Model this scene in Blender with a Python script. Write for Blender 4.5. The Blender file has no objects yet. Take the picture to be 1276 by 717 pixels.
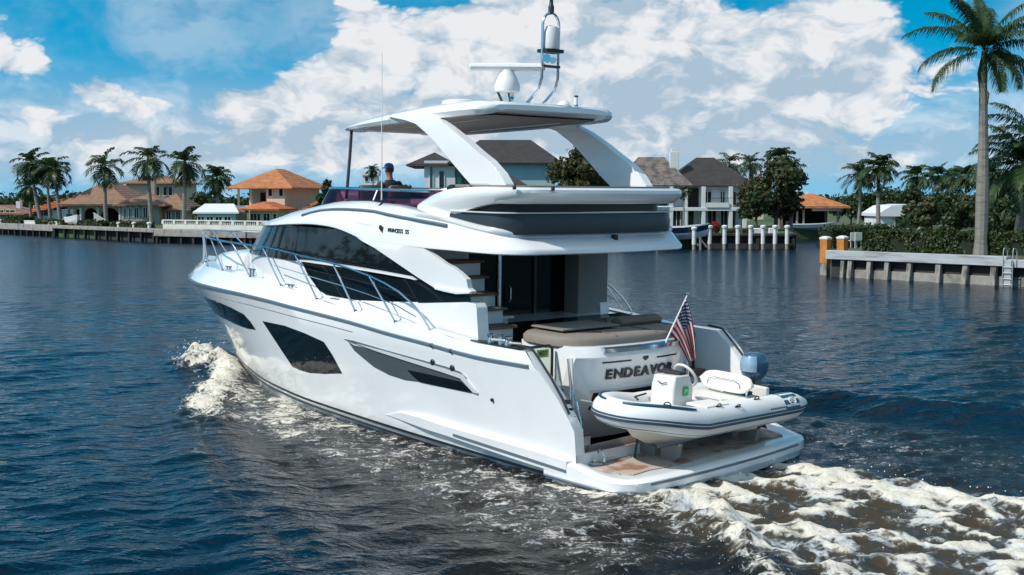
import bpy, bmesh, math, random
import numpy as np
from mathutils import Vector, Matrix, noise as mnoise
R = math.radians
random.seed(7)
scn = bpy.context.scene
COL = scn.collection

# ------------------------------------------------------------------ camera
F_PX, IMG_W, IMG_H, HORIZON, EYE = 1469.0, 1276.0, 717.0, 248.734, 3.992
PITCH = math.atan((IMG_H / 2 - HORIZON) / F_PX)
cam = bpy.data.cameras.new('camera')
cam.sensor_width = 36.0
cam.lens = 36.0 * F_PX / IMG_W
cam.clip_start = 0.1
cam.clip_end = 9000
cam_o = bpy.data.objects.new('camera', cam)
COL.objects.link(cam_o)
cam_o.location = (0, 0, EYE)
cam_o.rotation_euler = (math.pi / 2 - PITCH, 0, 0)
scn.camera = cam_o

# ------------------------------------------------------------------ sun, sky, exposure
SUN_EL = 45.0
SUN_DIR = Vector((-0.90, -0.44, 0)).normalized() * math.cos(R(SUN_EL)) + Vector((0, 0, math.sin(R(SUN_EL))))
sun = bpy.data.lights.new('sun', 'SUN')
sun.energy = 4.3
sun.angle = R(0.53)
sun.color = (1.0, 0.955, 0.88)
sun_o = bpy.data.objects.new('sun', sun)
COL.objects.link(sun_o)
sun_o.rotation_euler = SUN_DIR.to_track_quat('Z', 'Y').to_euler()
sun_o.location = SUN_DIR * 60
scn.view_settings.view_transform = 'Standard'
scn.view_settings.look = 'None'
scn.view_settings.gamma = 1
scn.view_settings.use_curve_mapping = False
scn.view_settings.exposure = -0.02

world = bpy.data.worlds.new('World')
scn.world = world
world.use_nodes = True
NT = world.node_tree
for n in list(NT.nodes):
    NT.nodes.remove(n)


def wn(kind, **kw):
    n = NT.nodes.new(kind)
    for k, v in kw.items():
        setattr(n, k, v)
    return n


def _set(nt, sock, v):
    if v is None:
        return
    if hasattr(v, 'is_output'):
        nt.links.new(v, sock)
    else:
        sock.default_value = v


def mth(nt, op, a, b=None, c=None, clamp=False):
    n = nt.nodes.new('ShaderNodeMath')
    n.operation = op
    n.use_clamp = clamp
    _set(nt, n.inputs[0], a)
    _set(nt, n.inputs[1], b)
    _set(nt, n.inputs[2], c)
    return n.outputs[0]


def mixc(nt, f, a, b, blend='MIX'):
    n = nt.nodes.new('ShaderNodeMix')
    n.data_type = 'RGBA'
    n.blend_type = blend
    _set(nt, n.inputs[0], f)
    _set(nt, n.inputs[6], a)
    _set(nt, n.inputs[7], b)
    return n.outputs[2]


def sstep(nt, x, lo, hi):
    n = nt.nodes.new('ShaderNodeMapRange')
    n.interpolation_type = 'SMOOTHSTEP'
    _set(nt, n.inputs['Value'], x)
    n.inputs['From Min'].default_value = min(lo, hi)
    n.inputs['From Max'].default_value = max(lo, hi)
    if lo > hi:
        n.inputs['To Min'].default_value, n.inputs['To Max'].default_value = 1.0, 0.0
    return n.outputs['Result']


def build_sky():
    tc = wn('ShaderNodeTexCoord')
    sep = wn('ShaderNodeSeparateXYZ')
    NT.links.new(tc.outputs['Generated'], sep.inputs[0])
    X, Y, Z = sep.outputs
    m = lambda op, a, b=None, c=None, cl=False: mth(NT, op, a, b, c, cl)
    hyp = m('SQRT', m('ADD', m('MULTIPLY', X, X), m('MULTIPLY', Y, Y)))
    az = m('ARCTAN2', X, Y)                       # radians, 0 straight ahead of the bow of the canal
    el = m('ARCTAN2', Z, hyp)
    # the clear sky, looked up a little higher than it stands so the blue reaches low
    sky = wn('ShaderNodeTexSky', sky_type='NISHITA', sun_disc=False)
    sky.sun_elevation = R(SUN_EL)
    sky.sun_rotation = math.atan2(SUN_DIR.x, SUN_DIR.y)
    sky.altitude = 0
    sky.air_density = 1.0
    sky.dust_density = 0.25
    sky.ozone_density = 4.0
    comb = wn('ShaderNodeCombineXYZ')
    NT.links.new(X, comb.inputs[0])
    NT.links.new(Y, comb.inputs[1])
    NT.links.new(m('ADD', m('MULTIPLY', m('MAXIMUM', Z, 0.0), 1.6), 0.22), comb.inputs[2])
    nrm = wn('ShaderNodeVectorMath', operation='NORMALIZE')
    NT.links.new(comb.outputs[0], nrm.inputs[0])
    NT.links.new(nrm.outputs[0], sky.inputs[0])
    hs = wn('ShaderNodeHueSaturation')
    hs.inputs['Hue'].default_value = 0.468
    hs.inputs['Saturation'].default_value = 1.5
    hs.inputs['Value'].default_value = 2.05
    NT.links.new(sky.outputs[0], hs.inputs['Color'])
    # ---- clouds as a field over azimuth / elevation
    e2 = m('MULTIPLY', el, 1.7)
    cv = wn('ShaderNodeCombineXYZ')
    NT.links.new(az, cv.inputs[0])
    NT.links.new(e2, cv.inputs[1])

    def nz(scale, detail, off, rough=0.55, dist=0.0, vec=cv.outputs[0]):
        mp = wn('ShaderNodeMapping')
        mp.inputs['Location'].default_value = off
        NT.links.new(vec, mp.inputs[0])
        n = wn('ShaderNodeTexNoise')
        n.noise_dimensions = '2D'
        n.inputs['Scale'].default_value = scale
        n.inputs['Detail'].default_value = detail
        n.inputs['Roughness'].default_value = rough
        n.inputs['Distortion'].default_value = dist
        NT.links.new(mp.outputs[0], n.inputs['Vector'])
        return n.outputs['Fac']

    def blob(a0, e0, ra, re, amp):
        u = m('DIVIDE', m('SUBTRACT', az, a0), ra)
        v = m('DIVIDE', m('SUBTRACT', el, e0), re)
        d = m('ADD', m('MULTIPLY', u, u), m('MULTIPLY', v, v))
        return m('MULTIPLY', m('POWER', 2.718, m('MULTIPLY', d, -1.0)), amp)
    P = lambda u, v: ((u - 638) / F_PX, (HORIZON - v) / F_PX)
    def billow(scale, detail, off, sm=0.6):
        mp = wn('ShaderNodeMapping')
        mp.inputs['Location'].default_value = off
        NT.links.new(warp, mp.inputs[0])
        v = wn('ShaderNodeTexVoronoi', feature='SMOOTH_F1')
        v.voronoi_dimensions = '2D'
        v.inputs['Scale'].default_value = scale
        v.inputs['Detail'].default_value = detail
        v.inputs['Roughness'].default_value = 0.55
        v.inputs['Lacunarity'].default_value = 2.3
        v.inputs['Smoothness'].default_value = sm
        NT.links.new(mp.outputs[0], v.inputs['Vector'])
        return m('SUBTRACT', 0.52, v.outputs['Distance'])
    wz = wn('ShaderNodeTexNoise')
    wz.noise_dimensions = '2D'
    wz.inputs['Scale'].default_value = 14.0
    wz.inputs['Detail'].default_value = 5.0
    NT.links.new(cv.outputs[0], wz.inputs['Vector'])
    wsub = wn('ShaderNodeVectorMath', operation='SUBTRACT')
    NT.links.new(wz.outputs['Color'], wsub.inputs[0])
    wsub.inputs[1].default_value = (0.5, 0.5, 0.5)
    wsc = wn('ShaderNodeVectorMath', operation='SCALE')
    NT.links.new(wsub.outputs[0], wsc.inputs[0])
    wsc.inputs['Scale'].default_value = 0.045
    wadd = wn('ShaderNodeVectorMath', operation='ADD')
    NT.links.new(cv.outputs[0], wadd.inputs[0])
    NT.links.new(wsc.outputs[0], wadd.inputs[1])
    warp = wadd.outputs[0]
    n1 = nz(8.0, 8.0, (3.1, 1.7, 0.4), 0.52, 0.2)
    n2 = nz(30.0, 7.0, (7.3, 0.2, 1.4), 0.6, 0.2)
    n3 = nz(4.5, 6.0, (1.3, 5.2, 2.4), 0.52)
    b1 = billow(15.0, 3.0, (0.2, 0.1, 0.0))
    b1s = billow(15.0, 3.0, (0.212, 0.078, 0.0))
    shape = None
    for (u, v, ru, rv, amp) in [
            (800, 70, 360, 140, 0.66),       # the great bank behind the yacht
            (1000, 110, 260, 90, 0.34),
            (620, 60, 150, 110, 0.40),
            (452, 60, 52, 100, 0.46),        # its left tower
            (400, 118, 70, 44, 0.36),
            (316, 132, 50, 30, 0.40),
            (270, 108, 24, 12, 0.22),
            (30, 84, 62, 24, 0.70),          # heads at the left
            (76, 102, 40, 18, 0.56),
            (40, 42, 70, 9, 0.34),
            (108, 118, 26, 12, 0.26),
            (142, 116, 26, 20, 0.50),
            (150, 140, 40, 24, 0.30),
            (80, 152, 20, 14, 0.66),
            (86, 170, 24, 10, 0.30),
            (5, 120, 10, 8, 0.34),
            (12, 180, 20, 18, 0.62),
            (4, 210, 18, 10, 0.36),
            (205, 140, 28, 14, 0.56),
            (200, 180, 130, 26, 0.32),
            (620, 180, 220, 36, 0.32),
            (430, 170, 150, 46, 0.46),
            (900, 190, 60, 12, 0.22),
            (1020, 170, 80, 20, 0.22),
            (1090, 205, 60, 22, 0.30),
            (230, 50, 170, 50, -0.55),       # clear blue
            (520, 2, 60, 12, -1.1),
            (1200, 50, 90, 120, -0.26),
            (600, 222, 200, 20, -0.22),
            (960, 222, 200, 14, -0.18),
            (30, 232, 160, 12, -0.15)]:
        a0, e0 = P(u, v)
        b = blob(a0, e0, ru / F_PX, rv / F_PX, amp)
        shape = b if shape is None else m('ADD', shape, b)
    # higher up: scattered cloud on the right, clear blue on the left
    high = sstep(NT, el, 0.17, 0.5)
    hi_az = sstep(NT, az, -0.15, 0.6)
    shape = m('ADD', shape, m('MULTIPLY', high, m('SUBTRACT', m('MULTIPLY', hi_az, 0.34), 0.34)))
    back = sstep(NT, m('ABSOLUTE', az), 0.6, 1.6)
    shape = m('ADD', shape, m('MULTIPLY', back, 0.26))  # unseen cloud to the sides and behind, raised for fill and reflections
    shape = m('ADD', shape, m('MULTIPLY', sstep(NT, el, 0.60, 1.0), 0.62))  # overhead cloud out of view, added to make the fill light neutral
    dens = m('ADD', m('ADD', shape, m('MULTIPLY', m('SUBTRACT', n1, 0.5), 0.45)), m('MULTIPLY', b1, 0.62))
    dens = m('ADD', dens, m('MULTIPLY', m('SUBTRACT', n2, 0.5), 0.12))
    mask = m('MULTIPLY', sstep(NT, dens, 0.06, 0.35), 0.97)
    # soft high veil and low haze between the heads
    cir = nz(6.0, 7.0, (9.1, 3.3, 0.7), 0.6, 0.5)
    veil_n = m('MULTIPLY', sstep(NT, m('ADD', m('MULTIPLY', n3, 0.6), m('MULTIPLY', cir, 0.4)), 0.42, 0.66), 0.34)
    veil = m('MULTIPLY', veil_n, sstep(NT, el, 0.60, 0.15))
    lowv = m('MULTIPLY', sstep(NT, el, 0.125, 0.045), m('ADD', m('MULTIPLY', n3, 0.95), 0.32))
    lowv = m('MULTIPLY', lowv, sstep(NT, el, -0.005, 0.035))
    mask = m('MAXIMUM', m('MAXIMUM', mask, veil), lowv)
    # light and shade: crisp bright heads, grey-blue bellies
    relief = m('MULTIPLY', m('SUBTRACT', b1, b1s), 1.7)
    belly = sstep(NT, el, 0.16, 0.02)
    grey = m('ADD', m('MULTIPLY', belly, 0.72), m('MULTIPLY', m('SUBTRACT', n1, 0.5), 0.85))
    grey = m('ADD', grey, m('MULTIPLY', m('SUBTRACT', n3, 0.5), 1.0))
    grey = m('SUBTRACT', grey, relief)
    grey = m('ADD', grey, m('MULTIPLY', sstep(NT, az, -0.15, 0.12), 0.22))
    grey = m('ADD', grey, 0.04, None, True)
    ccol = mixc(NT, grey, (10.2, 10.3, 10.5, 1), (5.0, 6.5, 7.9, 1))
    # thin haze band near the horizon
    hz = m('MULTIPLY', m('SUBTRACT', 1.0, sstep(NT, el, 0.0, 0.07)), 0.35)
    base = mixc(NT, hz, hs.outputs[0], (4.6, 6.6, 8.2, 1))
    col = mixc(NT, mask, base, ccol)
    bg = wn('ShaderNodeBackground')
    bg.inputs['Strength'].default_value = 0.085
    NT.links.new(col, bg.inputs['Color'])
    out = wn('ShaderNodeOutputWorld')
    NT.links.new(bg.outputs[0], out.inputs['Surface'])


build_sky()

# ------------------------------------------------------------------ frames: world <-> yacht
BX, BY, YAW, TRIM = 3.177, 16.893, R(40.318), R(1.183)
_c, _s, _ct, _st = math.cos(YAW), math.sin(YAW), math.cos(TRIM), math.sin(TRIM)
ex = Vector((-_s * _ct, _c * _ct, _st))
ey = Vector((-_c, -_s, 0))
ez = ex.cross(ey)
YACHT_M = Matrix.Translation((BX, BY, 0)) @ Matrix((
    (-_s, -_c, 0, 0), (_c, -_s, 0, 0), (0, 0, 1, 0), (0, 0, 0, 1))) @ Matrix.Translation((6, 0, 0)) @ \
    Matrix.Rotation(-TRIM, 4, 'Y') @ Matrix.Translation((-6, 0, 0))
YACHT_I = YACHT_M.inverted()


def ray(u, v):
    a, b = (u - IMG_W / 2) / F_PX, (v - IMG_H / 2) / F_PX
    cp, sp = math.cos(PITCH), math.sin(PITCH)
    return Vector((a, cp - b * sp, -sp - b * cp))


def at(u, v, Y):
    """point of the place seen at photo pixel u, v and standing Y metres away"""
    r = ray(u, v)
    p = r * (Y / r.y)
    return Vector((p.x, Y, EYE + p.z))


def on_ground(u, v, z=0.0):
    r = ray(u, v)
    p = r * ((z - EYE) / r.z)
    return Vector((p.x, p.y, z))


_C = YACHT_I @ Vector((0, 0, EYE))


def bp(u, v, y=None, x=None, z=None):
    """yacht coordinates of a photo pixel on the plane y=, x= or z= of the yacht"""
    d = YACHT_I.to_3x3() @ ray(u, v)
    if y is not None:
        t = (y - _C.y) / d.y
    elif x is not None:
        t = (x - _C.x) / d.x
    else:
        t = (z - _C.z) / d.z
    return _C + d * t


def bs(u, v, f):
    """yacht coordinates of a photo pixel on the port surface y = f(x, z)"""
    d = YACHT_I.to_3x3() @ ray(u, v)
    lo = 8.0
    prev = None
    t = lo
    while t < 60:
        p = _C + d * t
        g = p.y - f(p.x, p.z)
        if prev is not None and g <= 0:
            a, b = t - 0.05, t
            for _ in range(30):
                mid = (a + b) / 2
                q = _C + d * mid
                if q.y - f(q.x, q.z) > 0:
                    a = mid
                else:
                    b = mid
            return _C + d * a
        prev = g
        t += 0.05
    return bp(u, v, y=1.0)


# ------------------------------------------------------------------ materials
def new_mat(name):
    m = bpy.data.materials.new(name)
    m.use_nodes = True
    nt = m.node_tree
    return m, nt, nt.nodes['Principled BSDF']


def M(name, col, rough=0.5, metal=0.0, var=0.10, scale=4.0, bump=0.0, bscale=40.0, coat=0.0, dirt=None,
      stretch=(1, 1, 1), spec=0.5, detail=5.0):
    m, nt, b = new_mat(name)
    tc = nt.nodes.new('ShaderNodeTexCoord')
    mp = nt.nodes.new('ShaderNodeMapping')
    mp.inputs['Scale'].default_value = stretch
    nt.links.new(tc.outputs['Object'], mp.inputs[0])
    nz = nt.nodes.new('ShaderNodeTexNoise')
    nz.inputs['Scale'].default_value = scale
    nz.inputs['Detail'].default_value = detail
    nz.inputs['Roughness'].default_value = 0.6
    nt.links.new(mp.outputs[0], nz.inputs['Vector'])
    c = Vector(col)
    lo = [max(0, x * (1 - var * 2)) for x in c] + [1]
    hi = [min(1, x * (1 + var * 2)) for x in c] + [1]
    cc = mixc(nt, nz.outputs['Fac'], lo, hi)
    if dirt:
        n2 = nt.nodes.new('ShaderNodeTexNoise')
        n2.inputs['Scale'].default_value = dirt[1]
        n2.inputs['Detail'].default_value = 7
        nt.links.new(mp.outputs[0], n2.inputs['Vector'])
        cc = mixc(nt, mth(nt, 'MULTIPLY', sstep(nt, n2.outputs['Fac'], 0.48, 0.68), dirt[2]), cc, tuple(dirt[0]) + (1,))
    nt.links.new(cc, b.inputs['Base Color'])
    b.inputs['Roughness'].default_value = rough
    b.inputs['Metallic'].default_value = metal
    b.inputs['Specular IOR Level'].default_value = spec
    if coat:
        b.inputs['Coat Weight'].default_value = coat
        b.inputs['Coat Roughness'].default_value = 0.05
    if bump:
        n3 = nt.nodes.new('ShaderNodeTexNoise')
        n3.inputs['Scale'].default_value = bscale
        n3.inputs['Detail'].default_value = 4
        nt.links.new(mp.outputs[0], n3.inputs['Vector'])
        bm_ = nt.nodes.new('ShaderNodeBump')
        bm_.inputs['Strength'].default_value = bump
        bm_.inputs['Distance'].default_value = 0.03
        nt.links.new(n3.outputs['Fac'], bm_.inputs['Height'])
        nt.links.new(bm_.outputs[0], b.inputs['Normal'])
    return m


def M_leaf(name, dark, light, rough=0.5, trans=0.25):
    m, nt, b = new_mat(name)
    g = nt.nodes.new('ShaderNodeNewGeometry')
    tc = nt.nodes.new('ShaderNodeTexCoord')
    nz = nt.nodes.new('ShaderNodeTexNoise')
    nz.inputs['Scale'].default_value = 0.9
    nz.inputs['Detail'].default_value = 3
    nt.links.new(tc.outputs['Object'], nz.inputs['Vector'])
    f = mth(nt, 'ADD', mth(nt, 'MULTIPLY', g.outputs['Random Per Island'], 0.6), mth(nt, 'MULTIPLY', nz.outputs['Fac'], 0.5), None, True)
    cc = mixc(nt, f, tuple(dark) + (1,), tuple(light) + (1,))
    nt.links.new(cc, b.inputs['Base Color'])
    b.inputs['Roughness'].default_value = rough
    b.inputs['Specular IOR Level'].default_value = 0.35
    tr = nt.nodes.new('ShaderNodeBsdfTranslucent')
    nt.links.new(cc, tr.inputs['Color'])
    mx = nt.nodes.new('ShaderNodeMixShader')
    mx.inputs[0].default_value = trans
    nt.links.new(b.outputs[0], mx.inputs[1])
    nt.links.new(tr.outputs[0], mx.inputs[2])
    nt.links.new(mx.outputs[0], nt.nodes['Material Output'].inputs['Surface'])
    return m


def M_tile(name, c1, c2, course=0.34, width=0.28):
    """roof tiles: courses running along the eaves with rounded rolls, blotchy colour"""
    m, nt, b = new_mat(name)
    tc = nt.nodes.new('ShaderNodeTexCoord')
    nz = nt.nodes.new('ShaderNodeTexNoise')
    nz.inputs['Scale'].default_value = 1.6
    nz.inputs['Detail'].default_value = 8
    nt.links.new(tc.outputs['Object'], nz.inputs['Vector'])
    br = nt.nodes.new('ShaderNodeTexWave')
    br.wave_type = 'BANDS'
    br.bands_direction = 'Z'
    br.inputs['Scale'].default_value = 1.0 / course * 0.5
    br.inputs['Distortion'].default_value = 1.2
    br.inputs['Detail'].default_value = 2
    nt.links.new(tc.outputs['Object'], br.inputs['Vector'])
    wv = nt.nodes.new('ShaderNodeTexNoise')
    wv.inputs['Scale'].default_value = 7
    wv.inputs['Detail'].default_value = 3
    nt.links.new(tc.outputs['Object'], wv.inputs['Vector'])
    f = mth(nt, 'ADD', mth(nt, 'MULTIPLY', sstep(nt, nz.outputs['Fac'], 0.35, 0.68), 0.7), mth(nt, 'MULTIPLY', sstep(nt, wv.outputs['Fac'], 0.4, 0.65), 0.3))
    cc = mixc(nt, f, tuple(c1) + (1,), tuple(c2) + (1,))
    cc = mixc(nt, mth(nt, 'MULTIPLY', sstep(nt, br.outputs['Fac'], 0.75, 1.0), 0.3), cc, tuple(0.55 * x for x in c1) + (1,))
    nt.links.new(cc, b.inputs['Base Color'])
    b.inputs['Roughness'].default_value = 0.75
    bn = nt.nodes.new('ShaderNodeBump')
    bn.inputs['Strength'].default_value = 0.6
    bn.inputs['Distance'].default_value = 0.05
    nt.links.new(br.outputs['Fac'], bn.inputs['Height'])
    nt.links.new(bn.outputs[0], b.inputs['Normal'])
    return m


def M_tint(name, col, refl=0.12, rough=0.03):
    """tinted see-through sheet"""
    m, nt, b = new_mat(name)
    tr = nt.nodes.new('ShaderNodeBsdfTransparent')
    tr.inputs['Color'].default_value = tuple(col) + (1,)
    gl = nt.nodes.new('ShaderNodeBsdfGlossy')
    gl.inputs['Roughness'].default_value = rough
    lw = nt.nodes.new('ShaderNodeLayerWeight')
    lw.inputs['Blend'].default_value = 0.5
    mx = nt.nodes.new('ShaderNodeMixShader')
    fc_ = mth(nt, 'ADD', mth(nt, 'MULTIPLY', mth(nt, 'POWER', lw.outputs['Facing'], 5.0), 0.6), refl * 0.3, None, True)
    nt.links.new(fc_, mx.inputs[0])
    nt.links.new(tr.outputs[0], mx.inputs[1])
    nt.links.new(gl.outputs[0], mx.inputs[2])
    nt.links.new(mx.outputs[0], nt.nodes['Material Output'].inputs['Surface'])
    return m


# ------------------------------------------------------------------ mesh helpers
class MB:
    def __init__(self):
        self.v, self.f = [], []

    def add(self, vs, fs):
        o = len(self.v)
        self.v += [tuple(p) for p in vs]
        self.f += [tuple(i + o for i in f) for f in fs]
        return self

    def box(self, x0, x1, y0, y1, z0, z1, mat=None):
        vs = [Vector((x, y, z)) for x in (x0, x1) for y in (y0, y1) for z in (z0, z1)]
        if mat is not None:
            vs = [mat @ p for p in vs]
        return self.add(vs, [(0, 1, 3, 2), (4, 6, 7, 5), (0, 4, 5, 1), (2, 3, 7, 6), (0, 2, 6, 4), (1, 5, 7, 3)])

    def tube(self, pts, r, n=8, cap=True):
        pts = [Vector(p) for p in pts]
        rs = r if isinstance(r, (list, tuple)) else [r] * len(pts)
        rings = []
        up = Vector((0, 0, 1))
        last = None
        for i, p in enumerate(pts):
            a = pts[max(0, i - 1)]
            b = pts[min(len(pts) - 1, i + 1)]
            t = (b - a).normalized()
            if last is None:
                ref = up if abs(t.z) < 0.95 else Vector((1, 0, 0))
                nx = t.cross(ref).normalized()
            else:
                nx = (last - t * last.dot(t))
                nx = nx.normalized() if nx.length > 1e-6 else t.orthogonal().normalized()
            last = nx
            ny = t.cross(nx)
            rings.append([p + (nx * math.cos(k / n * 2 * math.pi) + ny * math.sin(k / n * 2 * math.pi)) * rs[i] for k in range(n)])
        return self.loft(rings, True, cap)

    def loft(self, rings, closed=True, cap=True):
        n = len(rings[0])
        vs = [p for r in rings for p in r]
        fs = []
        for i in range(len(rings) - 1):
            for k in range(n if closed else n - 1):
                k2 = (k + 1) % n
                fs.append((i * n + k, i * n + k2, (i + 1) * n + k2, (i + 1) * n + k))
        if cap and closed:
            fs.append(tuple(range(n - 1, -1, -1)))
            fs.append(tuple((len(rings) - 1) * n + k for k in range(n)))
        return self.add(vs, fs)

    def lathe(self, prof, n=16, mat=None, axis=(0, 0)):
        rings = []
        for (r, z) in prof:
            ring = [Vector((axis[0] + r * math.cos(k / n * 2 * math.pi), axis[1] + r * math.sin(k / n * 2 * math.pi), z)) for k in range(n)]
            if mat is not None:
                ring = [mat @ p for p in ring]
            rings.append(ring)
        return self.loft(rings, True, True)

    def prism(self, poly, axis, a, b, mat=None):
        """polygon extruded along axis ('x','y','z') from a to b"""
        def P(p, t):
            q = {'x': (t, p[0], p[1]), 'y': (p[0], t, p[1]), 'z': (p[0], p[1], t)}[axis]
            q = Vector(q)
            return mat @ q if mat is not None else q
        n = len(poly)
        vs = [P(p, a) for p in poly] + [P(p, b) for p in poly]
        fs = [tuple(range(n)), tuple(range(2 * n - 1, n - 1, -1))] + [(i, i + n, (i + 1) % n + n, (i + 1) % n) for i in range(n)]
        return self.add(vs, fs)

    def build(self, name, mat, parent=None, smooth=35, bevel=0.0, seg=2, fix=True):
        me = bpy.data.meshes.new(name)
        me.from_pydata(self.v, [], self.f)
        if fix:
            b = bmesh.new()
            b.from_mesh(me)
            bmesh.ops.recalc_face_normals(b, faces=b.faces)
            b.to_mesh(me)
            b.free()
        me.materials.append(mat)
        if smooth:
            me.shade_smooth()
            me.set_sharp_from_angle(angle=R(smooth))
        o = bpy.data.objects.new(name, me)
        COL.objects.link(o)
        if parent is not None:
            o.parent = parent
        if bevel:
            bv = o.modifiers.new('bevel', 'BEVEL')
            bv.width = bevel
            bv.segments = seg
            bv.limit_method = 'ANGLE'
            bv.angle_limit = R(40)
        return o


def from_bm(bm, name, mat, parent=None, smooth=35):
    me = bpy.data.meshes.new(name)
    bm.to_mesh(me)
    bm.free()
    me.materials.append(mat)
    if smooth:
        me.shade_smooth()
        me.set_sharp_from_angle(angle=R(smooth))
    o = bpy.data.objects.new(name, me)
    COL.objects.link(o)
    if parent is not None:
        o.parent = parent
    return o


def patch(name, poly, surf, mat, parent, off=0.0, t=0.05, side=1, dx=0.25, dz=0.12, bevel=0.0, smooth=35):
    """a plate with outline poly (x, z) bent onto the side surface y = surf(x, z), standing off by off, t thick"""
    bm = bmesh.new()
    vs = [bm.verts.new((p[0], 0, p[1])) for p in poly]
    bm.faces.new(vs)
    xs = [p[0] for p in poly]
    zs = [p[1] for p in poly]
    x = math.floor(min(xs) / dx) * dx + dx
    while x < max(xs):
        bmesh.ops.bisect_plane(bm, geom=bm.verts[:] + bm.edges[:] + bm.faces[:], plane_co=(x + 0.0013, 0, 0), plane_no=(1, 0, 0), dist=1e-5)
        x += dx
    z = math.floor(min(zs) / dz) * dz + dz
    while z < max(zs):
        bmesh.ops.bisect_plane(bm, geom=bm.verts[:] + bm.edges[:] + bm.faces[:], plane_co=(0, 0, z + 0.0017), plane_no=(0, 0, 1), dist=1e-5)
        z += dz
    ret = bmesh.ops.extrude_face_region(bm, geom=bm.faces[:])
    new = {e for e in ret['geom'] if isinstance(e, bmesh.types.BMVert)}
    for v in bm.verts:
        y = surf(v.co.x, v.co.z) + off
        if v in new:
            y -= t
        v.co.y = y * side
    bmesh.ops.recalc_face_normals(bm, faces=bm.faces)
    o = from_bm(bm, name, mat, parent, smooth)
    if bevel:
        bv = o.modifiers.new('bevel', 'BEVEL')
        bv.width = bevel
        bv.segments = 3
        bv.limit_method = 'ANGLE'
        bv.angle_limit = R(50)
    return o


def text_mesh(name, txt, mat, parent, loc, size, mat3, ext=0.01, shear=0.0, space=1.0, width=1.0, bold=0.0):
    cu = bpy.data.curves.new(name, 'FONT')
    cu.body = txt
    cu.size = size
    cu.extrude = ext
    cu.offset = bold
    cu.shear = shear
    cu.space_character = space
    cu.align_x = 'CENTER'
    cu.align_y = 'CENTER'
    tmp = bpy.data.objects.new(name, cu)
    COL.objects.link(tmp)
    dg = bpy.context.evaluated_depsgraph_get()
    me = bpy.data.meshes.new_from_object(tmp.evaluated_get(dg))
    bpy.data.objects.remove(tmp)
    me.materials.clear()
    me.materials.append(mat)
    o = bpy.data.objects.new(name, me)
    COL.objects.link(o)
    o.parent = parent
    m4 = mat3.to_4x4()
    m4.translation = loc
    o.matrix_local = m4 @ Matrix.Diagonal((width, 1, 1, 1))
    return o


def thing(name, label, cat, loc=(0, 0, 0), rz=0.0, group=None):
    o = bpy.data.objects.new(name, None)
    o.empty_display_size = 0.3
    COL.objects.link(o)
    o.location = loc
    o.rotation_euler = (0, 0, rz)
    tag(o, label, cat, group)
    return o


def tag(o, label=None, cat=None, group=None, kind=None):
    if label:
        o['label'] = label
    if cat:
        o['category'] = cat
    if group:
        o['group'] = group
    if kind:
        o['kind'] = kind
    return o


def copy_tree(o, parent=None):
    c = o.copy()
    COL.objects.link(c)
    if parent is not None:
        c.parent = parent
    for ch in [q for q in bpy.data.objects if q.parent == o]:
        copy_tree(ch, c)
    return c


def pl(xs, ys):
    """monotone piecewise cubic through the points"""
    xs = np.array(xs, float)
    ys = np.array(ys, float)
    h = np.diff(xs)
    d = np.diff(ys) / h
    mm = np.zeros(len(xs))
    mm[0], mm[-1] = d[0], d[-1]
    for i in range(1, len(xs) - 1):
        if d[i - 1] * d[i] > 0:
            w1, w2 = 2 * h[i] + h[i - 1], h[i] + 2 * h[i - 1]
            mm[i] = (w1 + w2) / (w1 / d[i - 1] + w2 / d[i])

    def f(x):
        x = min(max(x, xs[0]), xs[-1])
        i = min(int(np.searchsorted(xs, x, 'right')) - 1, len(xs) - 2)
        i = max(i, 0)
        t = (x - xs[i]) / h[i]
        return float((1 + 2 * t) * (1 - t) ** 2 * ys[i] + t * (1 - t) ** 2 * h[i] * mm[i] + t * t * (3 - 2 * t) * ys[i + 1] + t * t * (t - 1) * h[i] * mm[i + 1])
    return f


def smooth01(a, b, x):
    t = min(max((x - a) / (b - a), 0), 1)
    return t * t * (3 - 2 * t)
# ================================================================== WATER
def perlin(x, y, seed=0):
    rs = np.random.RandomState(seed)
    perm = rs.permutation(512)
    ang = rs.rand(512) * 2 * np.pi
    xi = np.floor(x).astype(int)
    yi = np.floor(y).astype(int)
    xf, yf = x - xi, y - yi
    u = xf ** 3 * (xf * (xf * 6 - 15) + 10)
    v = yf ** 3 * (yf * (yf * 6 - 15) + 10)

    def g(ix, iy, dx, dy):
        h = perm[(perm[ix & 511] + iy) & 511]
        return np.cos(ang[h]) * dx + np.sin(ang[h]) * dy
    a = g(xi, yi, xf, yf)
    b = g(xi + 1, yi, xf - 1, yf)
    c = g(xi, yi + 1, xf, yf - 1)
    d = g(xi + 1, yi + 1, xf - 1, yf - 1)
    return (a + u * (b - a)) + v * ((c + u * (d - c)) - (a + u * (b - a)))


def fbm(x, y, o=4, seed=0):
    s, a = 0, 1.0
    for i in range(o):
        s = s + a * perlin(x * 2 ** i + 17.3 * i, y * 2 ** i - 9.1 * i, seed + i)
        a *= 0.5
    return s


def polydist(px, py, pts):
    """distance to a polyline and the parameter 0..1 along it"""
    best = np.full(px.shape, 1e9)
    par = np.zeros(px.shape)
    L = [math.dist(pts[i], pts[i + 1]) for i in range(len(pts) - 1)]
    tot = sum(L)
    acc = 0
    for i in range(len(pts) - 1):
        ax_, ay_ = pts[i]
        bx_, by_ = pts[i + 1]
        t = np.clip(((px - ax_) * (bx_ - ax_) + (py - ay_) * (by_ - ay_)) / max(L[i] ** 2, 1e-9), 0, 1)
        d = np.hypot(px - ax_ - t * (bx_ - ax_), py - ay_ - t * (by_ - ay_))
        w = d < best
        best = np.where(w, d, best)
        par = np.where(w, (acc + t * L[i]) / tot, par)
        acc += L[i]
    return best, par


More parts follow.
